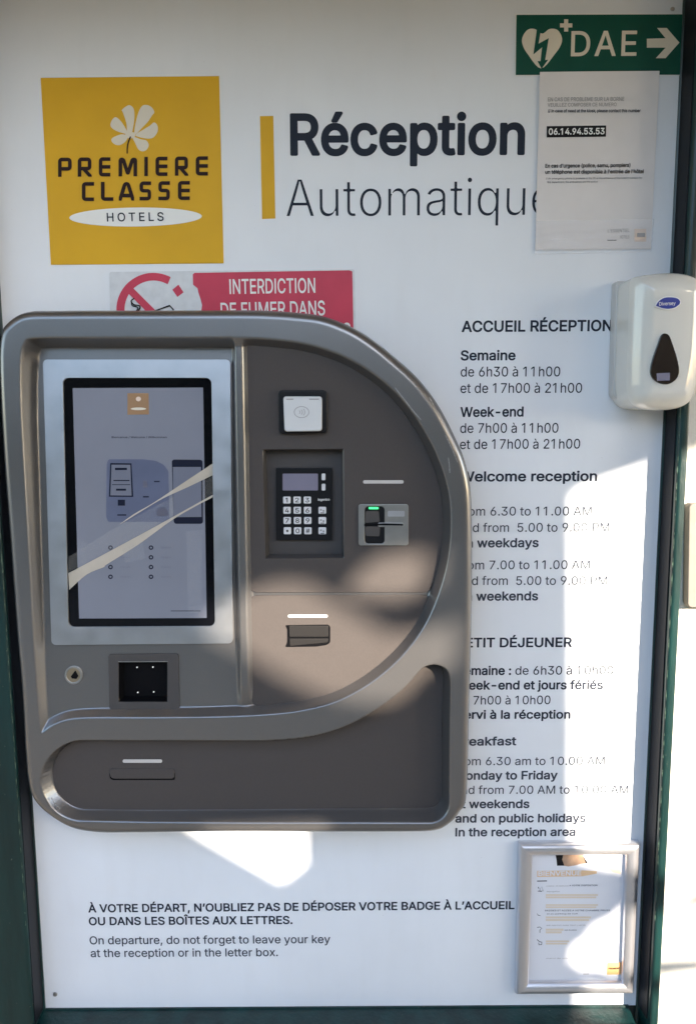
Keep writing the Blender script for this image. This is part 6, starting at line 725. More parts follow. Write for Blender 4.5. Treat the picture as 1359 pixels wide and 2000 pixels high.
petals = [
    [(640, 460), (632, 380), (606, 300), (598, 285), (622, 262), (655, 248), (685, 272), (692, 330), (684, 400), (668, 462)],
    [(690, 452), (700, 380), (722, 300), (750, 252), (790, 248), (822, 268), (838, 300), (822, 322), (790, 370), (750, 412), (706, 458)],
    [(700, 466), (770, 420), (806, 398), (835, 375), (860, 396), (862, 440), (835, 482), (800, 494), (740, 486)],
    [(678, 480), (740, 500), (778, 508), (797, 540), (782, 575), (750, 588), (720, 572), (696, 525)],
    [(642, 476), (600, 462), (535, 485), (522, 510), (545, 535), (580, 542), (615, 525), (640, 494)],
    [(642, 456), (606, 385), (570, 345), (545, 338), (522, 365), (516, 402), (545, 430), (600, 452)]]
for P_ in petals: flat('petal', [spline(zl(P_), 4, True)], LP, 0.0004, 'print_cream', logo)
flat('flower_centre', [ellipse(*z2((662, 468)), 10, 6.5, 20)], LP, 0.0007, 'print_cream', logo)
flat('flower_stem', [stroke(spline(zl([(664, 480), (648, 520), (640, 560), (639, 605)]), 5), 2.6)], LP, 0.0010, 'logo_dark', logo)
def logo_letters(word, xs, yl, yr, hp):
    V = []; F = []
    xa, xb = xs[0][0], xs[-1][1]
    for ch, (a, b) in zip(word, xs):
        adv, gv, gf = glyph('G', ch); wd = max(p[0] for p in gv); bb = len(V)
        yb = yl+(yr-yl)*(a-xa)/(xb-xa)
        for gx, gy in gv:
            px, py = z2((a+(b-a)*gx/wd, yb-gy*2*hp)); u, v = LP.uv(px, py); V.append(LP.at(u, v, 0.0008))
        F += [tuple(i+bb for i in f) for f in gf]
    mesh('lettering', V, F, 'logo_dark', logo, smooth=False)
logo_letters('PREMIERE', [(130, 230), (275, 378), (430, 515), (575, 712), (765, 791), (847, 935), (990, 1088), (1143, 1233)], 777, 766, 142)
logo_letters('CLASSE', [(305, 395), (445, 537), (577, 690), (730, 815), (868, 953), (1012, 1100)], 955, 946, 140)
flat('white_oval', [ellipse(*z2((700, 1072)), 488/3.775, 70/3.775, 64, rot=-0.012)], LP, 0.0004, 'print_white', logo)
text([('M', 'HOTELS')], *z2((490, 1105)), *z2((908, 1100)), 59/3.775, LP, 'ink', logo, lift=0.0008, track=0.16)
for (sx, sy) in ((1313, 17), (108, 1943)):
    plate('screw', [ellipse(sx, sy, 4.2, 4.2, 16)], WALL.off(0.0015), 0.0014, 'steel', panel, bev=0.0006)

# ------------------------------------------------------------------ green defibrillator sign
dae = thing('defibrillator_sign', 'dark green sign with white heart, letters DAE and right arrow at top right', 'sign', WALL.hit(1170, 147))
DP = WALL.off(0.0016)
plate('sign_plate', [rect(1005.5, 26.5, 1336, 148)], DP.off(-0.0003), 0.0012, 'print_white', dae)
flat('green_face', [[(1008, 29), (1335, 28), (1332, 146), (1006.5, 146.5)]], DP, 0.0001, 'sign_green', dae)
def z3(p): return (680+p[0]/2.0015, p[1]/2.0015)
def zm(L): return [z3(p) for p in L]
heart = spline(zm([(752, 268), (700, 212), (680, 175), (680, 145), (700, 117), (728, 114), (757, 132), (785, 114), (815, 117), (833, 145), (830, 175), (806, 212)]), 5, True)
flat('heart', [heart], DP, 0.0005, 'print_cream', dae)
bolt = zm([(736, 112), (752, 116), (742, 172), (782, 150), (768, 236), (780, 234), (754, 270), (738, 240), (750, 240), (756, 186), (722, 214)])
flat('lightning_bolt', [bolt], DP, 0.0009, 'sign_green', dae)
cx, cy = z3((850, 100))
flat('cross', [[(cx-a, cy-b) for a, b in ((-4, 12), (4, 12), (4, 4), (12, 4), (12, -4), (4, -4), (4, -12), (-4, -12), (-4, -4), (-12, -4), (-12, 4), (-4, 4))]], DP, 0.0005, 'print_cream', dae)
text([('M', 'DAE')], *z3((868, 219)), *z3((1124, 217)), 44, DP, 'print_cream', dae, lift=0.0005, track=0.06)
flat('arrow', [zm([(1165, 152), (1238, 150), (1205, 110), (1243, 110), (1292, 167), (1238, 228), (1200, 228), (1238, 187), (1165, 187)])], DP, 0.0005, 'print_cream', dae)

# ------------------------------------------------------------------ paper notice in plastic sleeve
note = thing('paper_notice', 'white paper notice with phone number in a clear sleeve under the green sign', 'notice', WALL.hit(1160, 487))
NP = WALL.off(0.0034)
def wavy_sheet(name, c, pl, base, amp, m, parent, fn, N=36):
    V = []; F = []
    for j in range(N+1):
        for i in range(N+1):
            s = i/N; t = j/N
            top = Vector(c[0]).lerp(Vector(c[1]), s); bot = Vector(c[3]).lerp(Vector(c[2]), s); p = top.lerp(bot, t)
            u, v = pl.uv(p.x, p.y); V.append(pl.at(u, v, base+amp*fn(s, t)))
    F = [(j*(N+1)+i, (j+1)*(N+1)+i, (j+1)*(N+1)+i+1, j*(N+1)+i+1) for j in range(N) for i in range(N)]
    return mesh(name, V, F, m, parent, ang=80)
wavy_sheet('sheet', [(1054, 140), (1287.5, 138), (1270.5, 486), (1044.5, 487.5)], NP, -0.0008, 0.0004, 'paper', note, lambda s, t: math.sin(3*s+2*t))
wavy_sheet('plastic_sleeve', [(1047, 432), (1276, 428), (1270, 492), (1043.5, 497)], NP, 0.0012, 0.0016, 'sleeve', note,
           lambda s, t: 0.9*min(1, 2*t)*(math.sin(9*s+5*t)*0.5+math.sin(17*s-9*t)*0.4+math.sin(4*s+27*t+2*math.sin(6*s))*0.7), N=60)
nt_ = [('M', 'EN CAS DE PROBLEME SUR LA BORNE', 1069, 198, 1218, 197, 7, 'ink_grey'),
       ('M', 'VEUILLEZ COMPOSER CE NUMERO', 1068.5, 208.5, 1203, 207.5, 6.5, 'ink_grey'),
       ('B', '// In case of need at the kiosk, please contact this number', 1069, 219.5, 1250, 219, 5.5, 'ink_soft'),
       ('B', 'En cas d\'urgence (police, samu, pompiers)', 1064, 327.5, 1230, 326, 6.6, 'ink_black'),
       ('B', 'un téléphone est disponible à l\'entrée de l\'hôtel', 1064, 339.5, 1256, 338, 6.6, 'ink_black'),
       ('R', '// An emergency phone is available in the lift at the entrance of the hotel in contact for', 1065, 350.5, 1253, 349, 3.2, 'ink_soft'),
       ('R', 'fire department, the ambulance and the police', 1068, 357.5, 1166, 356.5, 3.2, 'ink_soft')]
for wgt, s, x0, y0, x1, y1, cap, ink in nt_:
    text([(wgt, s)], x0, y0, x1, y1, cap, NP, ink, note, lift=0.0003)
flat('number_box', [[(1067, 246.5), (1183, 245), (1182.5, 267), (1067, 268.5)]], NP, 0.0001, 'ink_black', note)
text([('B', '06.14.94.53.53')], 1070.5, 263, 1179.5, 262, 11, NP, 'print_white', note, lift=0.0004)
flat('orange_mark', [rect(1238, 447, 1261, 472)], NP, 0.0001, 'poster_peach', note)
flat('orange_mark', [rect(1243, 455, 1259, 463)], NP, 0.0003, 'ink_grey', note)
text([('M', 'L\'ESSENTIEL')], 1186, 454, 1228, 453, 6, NP, 'ink_grey', note, lift=0.0002)
text([('M', 'HOTELS')], 1210, 466, 1228, 465.5, 6, NP, 'ink_grey', note, lift=0.0002)
flat('rule', [rect(1185, 468.5, 1203, 470)], NP, 0.0001, 'ink_soft', note)

# ------------------------------------------------------------------ peeled no-smoking sign
ns = thing('no_smoking_sign', 'torn red and white no smoking sign half hidden behind the top of the kiosk', 'sign', WALL.hit(450, 660))
SP = WALL.off(0.0014)
plate('backing', [rr([(214, 531), (692, 526), (695, 660), (216, 662)], 4)], SP, 0.0012, 'peel', ns)
red = [(377, 536), (380, 533)]+[(682, 528), (688, 530), (691, 690), (400, 690), (396, 640)]+[(393, 612), (395, 596), (392, 584), (388, 572), (386, 563), (381, 559), (377.5, 556)]
flat('red_field', [red], SP, 0.0004, 'sign_red', ns)
text([('M', 'INTERDICTION')], 449, 574, 616, 571.5, 27, SP, 'print_white', ns, lift=0.0008)
text([('M', 'DE FUMER DANS')], 432, 620, 635, 615.5, 27, SP, 'print_white', ns, lift=0.0008)
text([('M', 'S')], 670, 659, 685, 658.7, 27, SP, 'print_white', ns, lift=0.0008)
ringo = ellipse(300, 604, 72, 71, 30, a0=math.radians(-62), a1=math.radians(-210), closed=False)
ringi = ellipse(300, 604, 56, 56, 30, a0=math.radians(-210), a1=math.radians(-60), closed=False)
flat('red_ring', [ringo+ringi], SP, 0.0004, 'sign_red', ns)
flat('red_slash', [[(250, 572), (261, 563), (330, 632), (318, 640)]], SP, 0.0007, 'sign_red', ns)
flat('red_scrap', [[(349, 556), (359, 571), (347, 580), (337, 566)]], SP, 0.0004, 'sign_red', ns)
flat('smoke', [stroke(spline([(263, 583), (257, 588), (262, 595), (274, 598), (272, 606), (268, 612)], 4), 2.6)], SP, 0.0010, 'ink_black', ns)
flat('smoke', [stroke(spline([(258, 590), (259, 597), (270, 601), (266, 610)], 4), 2.2)], SP, 0.0012, 'ink_black', ns)
flat('cigarette', [stroke([(302, 608), (332, 597), (340, 606)], 3.0)], SP, 0.0010, 'ink_black', ns)

# ------------------------------------------------------------------ the kiosk
RZ = lambda px: VP(0.06).hit(px, 1000).x
xa_, xb_ = RZ(0), RZ(905)
def Rim(x): return 0.052+0.014*np.clip((x-xa_)/(xb_-xa_), 0, 1)
base_pt = VP(0).hit(480, 1620)
kiosk = thing('check_in_kiosk', 'grey D-shaped self check-in kiosk with touchscreen, keypad and card slots on the white panel', 'kiosk', (base_pt.x, 0, base_pt.z))

O_px = spline([(-2, 730), (0, 660), (12, 632), (50, 609), (120, 606), (300, 606), (460, 606), (520, 607), (580, 611), (635, 619), (690, 641), (734, 669), (771, 699), (808, 732), (837, 766), (863, 806),
               (889, 858), (904, 894), (915, 938), (919, 985), (920, 1080), (919, 1200), (915, 1350), (910, 1541), (897, 1578), (876, 1602), (846, 1616), (780, 1619), (600, 1621), (440, 1622), (260, 1626), (191, 1626), (140, 1617),
               (96, 1592), (66, 1562), (54, 1525), (48, 1459), (42, 1349), (31, 1220), (18, 1039), (7, 898)], 5, True)
U_px = spline([(38, 760), (39, 700), (46, 670), (70, 659), (200, 659), (400, 659), (500, 660), (580, 668), (637, 682), (687, 703), (736, 734), (778, 771), (815, 818), (845, 870), (865, 918), (877, 965), (881, 1012), (879, 1060), (871, 1110),
               (856, 1161), (834, 1212), (804, 1257), (764, 1300), (712, 1340), (654, 1370), (594, 1386), (536, 1394), (440, 1400), (300, 1403), (158, 1405), (110, 1416), (85, 1432), (78, 1434), (74, 1400), (66, 1300), (52, 1040), (42, 860)], 5, True)
B_px = [(172-68.5*math.sin(math.radians(q)), 1511.5-69.5*math.cos(math.radians(q))) for q in range(0, 181, 6)]
B_px += [(300, 1582), (500, 1581), (700, 1579)]+[(836+26*math.sin(math.radians(q)), 1552+26*math.cos(math.radians(q))) for q in range(0, 91, 10)]
B_px += spline([(862, 1545), (863, 1400), (864, 1330), (863, 1310), (858, 1298), (846, 1292.5), (833, 1296), (822, 1307), (806, 1325), (780, 1349), (746, 1374), (702, 1400), (654, 1420), (608, 1432), (555, 1438), (500, 1440.5), (380, 1441), (220, 1442), (174, 1442)], 5)[1:-1]
def world2(L, depth): 
    P = VP(depth); return np.array([(P.hit(*p).x, P.hit(*p).z) for p in L])
def sdf(X, Z, poly, chunk=6000):
    """signed distance, positive inside, and gradient direction"""
    A = poly; B = np.roll(poly, -1, 0); D = B-A; LL = (D*D).sum(1)+1e-15
    P = np.stack([X.ravel(), Z.ravel()], 1); out = np.empty(len(P)); near = np.empty((len(P), 2)); ins = np.zeros(len(P), bool)
    for i in range(0, len(P), chunk):
        p = P[i:i+chunk]; q = p[:, None, :]-A; t = np.clip((q*D).sum(2)/LL, 0, 1)
        r = q-t[..., None]*D; d2 = (r*r).sum(2); k = d2.argmin(1); ar = np.arange(len(p))
        out[i:i+chunk] = np.sqrt(d2[ar, k]); near[i:i+chunk] = p-r[ar, k]
        c = (A[:, 1] > p[:, None, 1]) != (B[:, 1] > p[:, None, 1])
        xs = A[:, 0]+(p[:, None, 1]-A[:, 1])/np.where(D[:, 1] == 0, 1e-12, D[:, 1])*D[:, 0]
        ins[i:i+chunk] = ((c & (p[:, None, 0] < xs)).sum(1) % 2) == 1
    return np.where(ins, out, -out).reshape(X.shape), near.reshape(X.shape+(2,))
Ow = world2(O_px, 0.045); Uw = world2(U_px, 0.056); Bw = world2(B_px, 0.036)
ST = 0.0016
gx = np.arange(Ow[:, 0].min()-0.003, Ow[:, 0].max()+0.004, ST); gz = np.arange(Ow[:, 1].min()-0.003, Ow[:, 1].max()+0.004, ST)
X, Z = np.meshgrid(gx, gz)
dO, nO = sdf(X, Z, Ow)
X2 = np.where(dO < 0, nO[..., 0], X); Z2 = np.where(dO < 0, nO[..., 1], Z)
dOc = np.maximum(dO, 0)
dU, _ = sdf(X2, Z2, Uw); dB, nB = sdf(X2, Z2, Bw)
def sm(t): t = np.clip(t, 0, 1); return t*t*(3-2*t)
def sm2(t):
    t = np.clip(t, 0, 1); a = 0.14; k = 1/(1-a)
    return np.where(t < a, k*t*t/(2*a), np.where(t > 1-a, 1-k*(1-t)**2/(2*a), k*(t-a/2)))
zt = VP(0.02).hit(260, 680).z; zb = VP(0.04).hit(260, 1400).z
FS0, FS1 = 0.012, 0.041
def Fs(z): return FS0+(FS1-FS0)*(zt-z)/(zt-zb)
FD = 0.0390
R = Rim(X2)
rad = 0.015
outerh = np.where(dOc < rad, R-rad+np.sqrt(np.maximum(0, rad*rad-(rad-dOc)**2)), R)
# divider rib between the screen bay and the D-shaped bay
xt_, xbm = VP(0.05).hit(467, 680), VP(0.05).hit(480, 1390)
xc = xt_.x+(xbm.x-xt_.x)*(xt_.z-Z2)/(xt_.z-xbm.z)
s = X2-xc
zr1 = VP(0.04).hit(470, 1330).z; zr0 = VP(0.04).hit(470, 1400).z
fade = sm((Z2-zr0)/(zr1-zr0))
left = Fs(Z2); right = np.full_like(left, FD)
g = sm((s+0.006)/0.014)
floor = left*(1-g)+right*g
ribh = 0.0505
rb = sm((0.0165-np.abs(s+0.001))/0.0120)*fade
floor = floor+(np.maximum(floor, ribh)-floor)*rb
wU = sm2(dU/0.0135)
h = outerh*(1-wU)+np.minimum(floor, outerh)*wU
# lower bay
eb = np.maximum(-dB, 1e-5); nbx = np.where(dB < 0, (X2-nB[..., 0])/eb, 0); nbz = np.where(dB < 0, (Z2-nB[..., 1])/eb, 0)
drB = 0.013-0.008*np.maximum(nbz, 0)+0.004*np.maximum(-nbx, 0)*(1-np.maximum(nbz, 0))-0.002*np.maximum(nbx, 0)
wB = sm2((dB+drB)/drB)
FB = 0.0335
h = h*(1-wB)+np.minimum(FB, h)*wB
# cut-outs behind the keypad recess and the scanner window
def carve(x0, y0, x1, y1, depth, floor_h, grow=0.001):
    P = VP(depth); a = P.hit(x0, y0); b = P.hit(x1, y1)
    k = (X2 > a.x-grow) & (X2 < b.x+grow) & (Z2 < a.z+grow) & (Z2 > b.z-grow)
    return k
k1 = carve(516, 880, 670, 1088, 0.0415, 0.01); h[k1] = 0.008
k2 = carve(232, 1293, 327, 1371, 0.040, 0.01); h[k2] = 0.008
ny, nx = X.shape
inside = dO > 0
quad = inside[:-1, :-1] | inside[1:, :-1] | inside[:-1, 1:] | inside[1:, 1:]
jj, ii = np.nonzero(quad)
v00 = jj*nx+ii
used = np.zeros(nx*ny, bool)
for o_ in (0, 1, nx, nx+1): used[v00+o_] = True
remap = np.cumsum(used)-1
VV = np.stack([X2.ravel(), -h.ravel(), Z2.ravel()], 1)[used]
quads = remap[np.stack([v00, v00+1, v00+nx+1, v00+nx], 1)]
bl = Vector((base_pt.x, 0, base_pt.z))
# side wall from the outline back to the panel
nb = len(Ow); rimh = Rim(Ow[:, 0])-rad
side = np.concatenate([np.stack([Ow[:, 0], -rimh-0.0003, Ow[:, 1]], 1), np.stack([Ow[:, 0], np.zeros(nb), Ow[:, 1]], 1)])
b0 = len(VV); VV = np.concatenate([VV, side])
ccw = area([tuple(p) for p in Ow]) > 0
sq = np.array([(b0+i, b0+(i+1) % nb, b0+nb+(i+1) % nb, b0+nb+i) for i in range(nb)])
if ccw: sq = sq[:, ::-1]
quads = np.concatenate([quads, sq])
VV = VV-np.array(bl)
me = bpy.data.meshes.new('housing')
me.vertices.add(len(VV)); me.vertices.foreach_set('co', VV.ravel())
me.loops.add(len(quads)*4); me.loops.foreach_set('vertex_index', quads.ravel().astype(np.int32))
me.polygons.add(len(quads)); me.polygons.foreach_set('loop_start', np.arange(0, len(quads)*4, 4, dtype=np.int32))
me.polygons.foreach_set('loop_total', np.full(len(quads), 4, dtype=np.int32))
me.update(calc_edges=True); me.validate()
me.polygons.foreach_set('use_smooth', [True]*len(me.polygons))
me.materials.append(MATS['kiosk_paint'])
housing = bpy.data.objects.new('housing', me); COL.objects.link(housing); housing.parent = kiosk

# pale strokes on the housing: painted-on highlights along its edges, plus small scuffs
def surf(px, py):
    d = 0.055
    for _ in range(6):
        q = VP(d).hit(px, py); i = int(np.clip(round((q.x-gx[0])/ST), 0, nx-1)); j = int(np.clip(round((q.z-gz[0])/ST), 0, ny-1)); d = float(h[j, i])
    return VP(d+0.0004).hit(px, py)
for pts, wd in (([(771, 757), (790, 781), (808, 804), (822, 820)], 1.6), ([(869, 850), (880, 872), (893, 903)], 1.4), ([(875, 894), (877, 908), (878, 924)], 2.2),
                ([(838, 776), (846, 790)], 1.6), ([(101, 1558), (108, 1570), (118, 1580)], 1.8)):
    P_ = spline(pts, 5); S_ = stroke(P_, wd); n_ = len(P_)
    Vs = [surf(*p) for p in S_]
    mesh('scuff_glint', Vs, [(i, i+1, 2*n_-2-i, 2*n_-1-i) for i in range(n_-1)], 'scuff_glint', kiosk, smooth=False)

# --- screen bay
sp0 = Vector((0, -Fs(zt), zt)); sp1 = Vector((0, -Fs(zb), zb))
sn = (sp0-sp1).cross(Vector((1, 0, 0))).normalized()
if sn.y > 0: sn = -sn
FLOOR = Plane(sp1, sn)
BZ = FLOOR.off(0.0062)
bez_out = rr([(84, 702), (450, 702), (455, 1257), (101, 1260)], 9)
bez_in = rr([(123, 738), (413, 738), (420, 1223), (134, 1225)], 11)
plate('screen_bezel', [bez_out, bez_in], BZ, 0.0062, 'bezel_silver', kiosk, bev=0.0004)
GL = FLOOR.off(0.0022)
glass = plate('touchscreen', [rr([(116, 731), (420, 731), (427, 1230), (128, 1232)], 9)], GL, 0.002, 'black_glass', kiosk)
DS = GL.off(0.0003)
flat('display', [[(142.5, 758), (397, 757), (404, 1207), (155, 1208)]], DS, 0, 'screen_blue', glass)
def zs(p): return (120+p[0]/4.0, 730+p[1]/4.0)
def zz(L): return [zs(p) for p in L]
flat('screen_logo', [zz([(518, 152), (684, 152), (686, 318), (518, 320)])], DS, 0.0003, 'screen_logo', glass)
flat('screen_logo_oval', [ellipse(*zs((604, 274)), 15, 2.6, 24)], DS, 0.0006, 'print_cream', glass)
flat('screen_logo_flower', [ellipse(*zs((604, 197)), 5, 4.6, 12)], DS, 0.0006, 'poster_peach', glass)
text([('M', 'Bienvenue / Welcome / Willkommen')], *zs((395, 503)), *zs((825, 503)), 3.6, DS, 'screen_line', glass, lift=0.0003, name='screen_text')
kio = zz([(370, 668), (640, 668), (740, 680), (800, 710), (838, 760), (846, 1110), (846, 1157), (368, 1157), (352, 1120), (356, 700)])
flat('kiosk_picture', [rr(kio, 3)], DS, 0.0003, 'screen_kiosk', glass)
flat('screen_picture_frame', [zz([(385, 698), (550, 700), (564, 962), (374, 960)]), zz([(394, 710), (541, 711), (551, 952), (385, 950)])], DS, 0.0006, 'screen_line', glass)
flat('screen_picture_field', [zz([(394, 710), (541, 711), (551, 952), (385, 950)])], DS, 0.0005, 'screen_pale', glass)
for q in ([(422, 735), (515, 735), (515, 752), (422, 752)], [(410, 830), (535, 830), (535, 838), (410, 838)], [(400, 864), (540, 864), (540, 869), (400, 869)],
          [(430, 898), (508, 898), (508, 913), (430, 913)], [(444, 984), (500, 984), (500, 1030), (444, 1030)], [(440, 1098), (510, 1098), (510, 1108), (440, 1108)],
          [(726, 837), (770, 837), (770, 846), (726, 846)], [(640, 956), (686, 956), (686, 966), (640, 966)]):
    flat('picture_mark', [zz(q)], DS, 0.0009, 'screen_line', glass)
flat('picture_mark', [zz([(640, 835), (672, 835), (672, 888), (640, 888)])], DS, 0.0009, 'screen_grey', glass)
flat('picture_mark', [spline(zz([(748, 1112), (748, 1065), (775, 1046), (812, 1046), (832, 1070), (832, 1112)]), 3)], DS, 0.0009, 'screen_grey', glass)
flat('phone_picture', [rr(zz([(864, 670), (1104, 672), (1108, 1172), (880, 1172)]), 5)], DS, 0.0004, 'screen_line', glass)
flat('phone_display', [zz([(873, 728), (1092, 728), (1096, 1118), (880, 1120)])], DS, 0.0008, 'screen_pale', glass)
for r_ in range(4):
    for c_, cxs in enumerate((386, 702)):
        cyp = 1358+r_*76
        flat('icon', [ellipse(*zs((cxs, cyp)), 4.6, 4.4, 14), ellipse(*zs((cxs, cyp)), 2.3, 2.0, 10)], DS, 0.0004, 'screen_line', glass)
        text([('R', ('English', 'Deutsch', 'Italiano', 'Espagnol', 'Français', 'Polski', 'Dutch', 'Svenska')[r_*2+c_])], *zs((cxs+80, cyp+5)), *zs((cxs+156, cyp+5)), 3.0, DS, 'screen_grey', glass, lift=0.0003, name='screen_text')
flat('rule', [rect(334, 1192.5, 392, 1193.8)], DS, 0.0003, 'screen_line', glass)

# --- dark insert panels of the D-shaped bay
IP = VP(0.0415)
ins_up = [(482, 700), (479, 1144)]
up_px = [(479, 690)]+[(481, 676), (492, 670)]+spline([(525, 669), (580, 676), (631, 693), (675, 713), (727, 746), (766, 780), (803, 828), (832, 880), (850, 924), (861, 968), (865, 1012), (863, 1060), (854, 1115), (843, 1145)], 5)+[(836, 1155), (828, 1157.5), (500, 1157.5), (491, 1154), (488, 1144)]
rec_px = [(513, 878), (672, 877), (672, 1090), (519, 1091)]
plate('upper_front_panel', [up_px, rec_px], IP, 0.004, 'insert_dark', kiosk, bev=0.0008)
lo_px = [(486, 1178), (489, 1167), (501, 1163), (828, 1162), (836, 1166), (838, 1174)]+spline([(830, 1205), (815, 1235), (786, 1273), (740, 1315), (687, 1350), (639, 1369), (585, 1377)], 5)+[(503, 1380), (494, 1375), (491, 1364)]
plate('lower_front_panel', [lo_px], IP, 0.004, 'insert_dark', kiosk, bev=0.0008)
plate('drawer_front_panel', [B_px], VP(0.0355), 0.003, 'insert_dark', kiosk, bev=0.0006)

# keypad recess
kr = tray('keypad_recess', rec_px, IP.off(-0.0009), 0.022, 'recess_dark', kiosk, shrink=0.0035)
KP = VP(0.0245)
kd = plate('keypad', [rrect(539, 914, 649, 1055, 2)], KP, 0.005, 'black_plastic', kiosk, bev=0.0006)
plate('keypad_display', [rrect(552, 925, 621, 958, 2)], KP.off(0.0008), 0.0008, 'lcd', kd)
KT = KP.off(0.0016)
labels = ['1', '2', '3', '4', '5', '6', '7', '8', '9', '*', '0', '#']
kk = []
def key(x, y, wd, ht, ch=None):
    V_, F_ = None, None
    o = plate('key', [rrect(x, y, x+wd, y+ht, 2.2)], KT, 0.0018, 'key_white', kd, bev=0.0004, seg=2)
    return o
TT = KT
for r_ in range(4):
    for c_ in range(3):
        x = 553+c_*20+r_*0.35; y = 970+r_*20
        key(x, y, 14.5, 13.5)
        ch = labels[r_*3+c_]
        if ch == '*': text([('B', '*')], x+5, y+13, x+9.6, y+13, 8.5, TT, 'ink_black', kd, lift=0.0003, name='digit')
        elif ch == '1': text([('B', ch)], x+5, y+11, x+9, y+11, 8.5, TT, 'ink_black', kd, lift=0.0003, name='digit')
        else: text([('M', ch)], x+3.6, y+11, x+10.9, y+11, 8.5, TT, 'ink_black', kd, lift=0.0003, name='digit')
for r_ in range(3):
    x = 622; y = 990+r_*20
    key(x, y, 15, 13.5)
    for q in ((x+3, y+4, x+6.5, y+7.5), (x+8, y+6, x+11.5, y+9.5), (x+3.5, y+11, x+11.5, y+12.4)):
        flat('key_symbol', [rect(*q)], TT, 0.0003, 'ink_grey' if q[3] < y+11 else 'ink_black', kd)
for y in (925, 945): plate('side_button', [rrect(628, y, 635.5, y+13, 2)], KT, 0.0018, 'key_white', kd, bev=0.0004, seg=2)
text([('B', 'ingenico')], 621, 978, 644, 977.5, 4.4, KP, 'print_white', kd, lift=0.0003)

# contactless reader
cr_ = plate('contactless_reader', [rr([(543, 762), (639, 762), (639, 846), (545, 848)], 8)], VP(0.049), 0.008, 'black_plastic', kiosk, bev=0.002)
zq0 = VP(0.055).hit(590, 773).z; zq1 = VP(0.055).hit(590, 843).z
def lean(p):
    t = min(1, max(0, (zq0-p.z)/(zq0-zq1))); return Vector((p.x, p.y-(0.006*t if p.y < -0.050 else 0), p.z))
pad = plate('reader_pad', [rr([(553, 774), (629, 774), (629, 842), (556, 843)], 6)], VP(0.055), 0.006, 'reader_white', cr_, bev=0.002, deform=lean)
PS = Plane(VP(0.055).hit(590, 773)+Vector((0, 0, 0)), ((VP(0.055).hit(590, 773)-(VP(0.055).hit(590, 843)+Vector((0, -0.006, 0)))).cross(Vector((-1, 0, 0)))))
if PS.n.y > 0: PS = Plane(PS.p, -PS.n)
flat('contactless_symbol', [ellipse(589, 805, 15, 11.5, 30), ellipse(589, 805, 13.6, 10.2, 30)], PS, 0.0004, 'ink_grey', cr_)
for q in (0, 1, 2):
    flat('contactless_wave', [stroke(ellipse(582+q*3, 805, 4+q*1.6, 4+q*2, 8, a0=-0.9, a1=0.9, closed=False), 1.3)], PS, 0.0005, 'ink_grey', cr_)
flat('reader_mark', [rect(559, 778.5, 573, 781)], PS, 0.0004, 'ink_grey', cr_)
flat('reader_mark', [rect(604, 778.5, 623, 781)], PS, 0.0004, 'ink_grey', cr_)

# light bars
plate('light_bar', [rrect(709, 938, 788, 944.5, 3)], IP.off(0.0008), 0.003, 'light_bar', kiosk, bev=0.0003)
plate('light_bar', [rrect(562, 1200.5, 640, 1206.5, 3)], IP.off(0.0008), 0.003, 'light_bar', kiosk, bev=0.0003)
plate('light_bar', [rrect(240, 1483.5, 317, 1490, 3)], VP(0.0363), 0.003, 'light_bar', kiosk, bev=0.0003)

# card reader plate
cp = plate('card_reader', [rrect(700, 985, 797.5, 1065.5, 5), rrect(712, 989, 751, 1062, 7)], VP(0.045), 0.004, 'steel', kiosk, bev=0.0006)
tray('card_pocket', rrect(712, 989, 751, 1062, 7), VP(0.0445), 0.0025, 'black_plastic', cp, shrink=0.0008)
plate('pocket_block', [rr([(714, 998), (739, 998), (742, 1019), (713, 1022)], 3)], VP(0.0445), 0.002, 'recess_dark', cp, bev=0.0006)
plate('pocket_block', [rr([(713, 1028), (742, 1028), (741, 1048), (714, 1047)], 3)], VP(0.0445), 0.002, 'recess_dark', cp, bev=0.0006)
plate('slot_lip', [rrect(738, 1021, 788, 1029.5, 3)], VP(0.0462), 0.0012, 'steel', cp, bev=0.0006)
flat('card_slot', [rr([(711, 1023.5), (722, 1024), (748, 1022), (787, 1023.5), (787, 1026.5), (748, 1026), (722, 1026), (711, 1027)], 1)], VP(0.0462), 0.0003, 'pit_black', cp)
plate('status_light', [rrect(720, 990.5, 739, 994.5, 1)], VP(0.0449), 0.001, 'led_green', cp)
plate('name_strip', [rrect(757, 998, 790, 1009, 2)], VP(0.0454), 0.0006, 'aluminium', cp)

# key-card slot of the lower panel
cs = plate('key_card_slot', [rr([(557, 1221), (641, 1220), (645, 1224), (645, 1255), (638, 1260), (618, 1263), (557, 1264), (561, 1254), (561, 1229)], 3)], IP.off(0.0006), 0.003, 'pit_black', kiosk, bev=0.0003)
plate('slot_flap', [rr([(564, 1222), (641, 1222.5), (641, 1244), (565, 1244)], 2)], IP.off(0.0030), 0.003, 'slot_dark', cs, bev=0.0008)
plate('slot_flap', [rr([(565, 1247.5), (641, 1247.5), (640, 1255), (566, 1262)], 2)], IP.off(0.0024), 0.003, 'slot_dark', cs, bev=0.0008)

# receipt slot of the drawer front
rs = plate('receipt_slot', [rr([(214, 1508), (342, 1508), (342, 1523), (338, 1523.5), (220, 1523.5), (215, 1520)], 4), rr([(218, 1504), (339, 1504), (339, 1519), (334, 1520.5), (224, 1520.5), (219, 1517)], 4)][:1], VP(0.0357), 0.002, 'pit_black', kiosk)
plate('slot_cover', [rr([(213, 1502), (341, 1502), (340, 1519), (336, 1521.3), (222, 1521.3), (216, 1518)], 5)], VP(0.0372), 0.003, 'insert_dark', rs, bev=0.001)

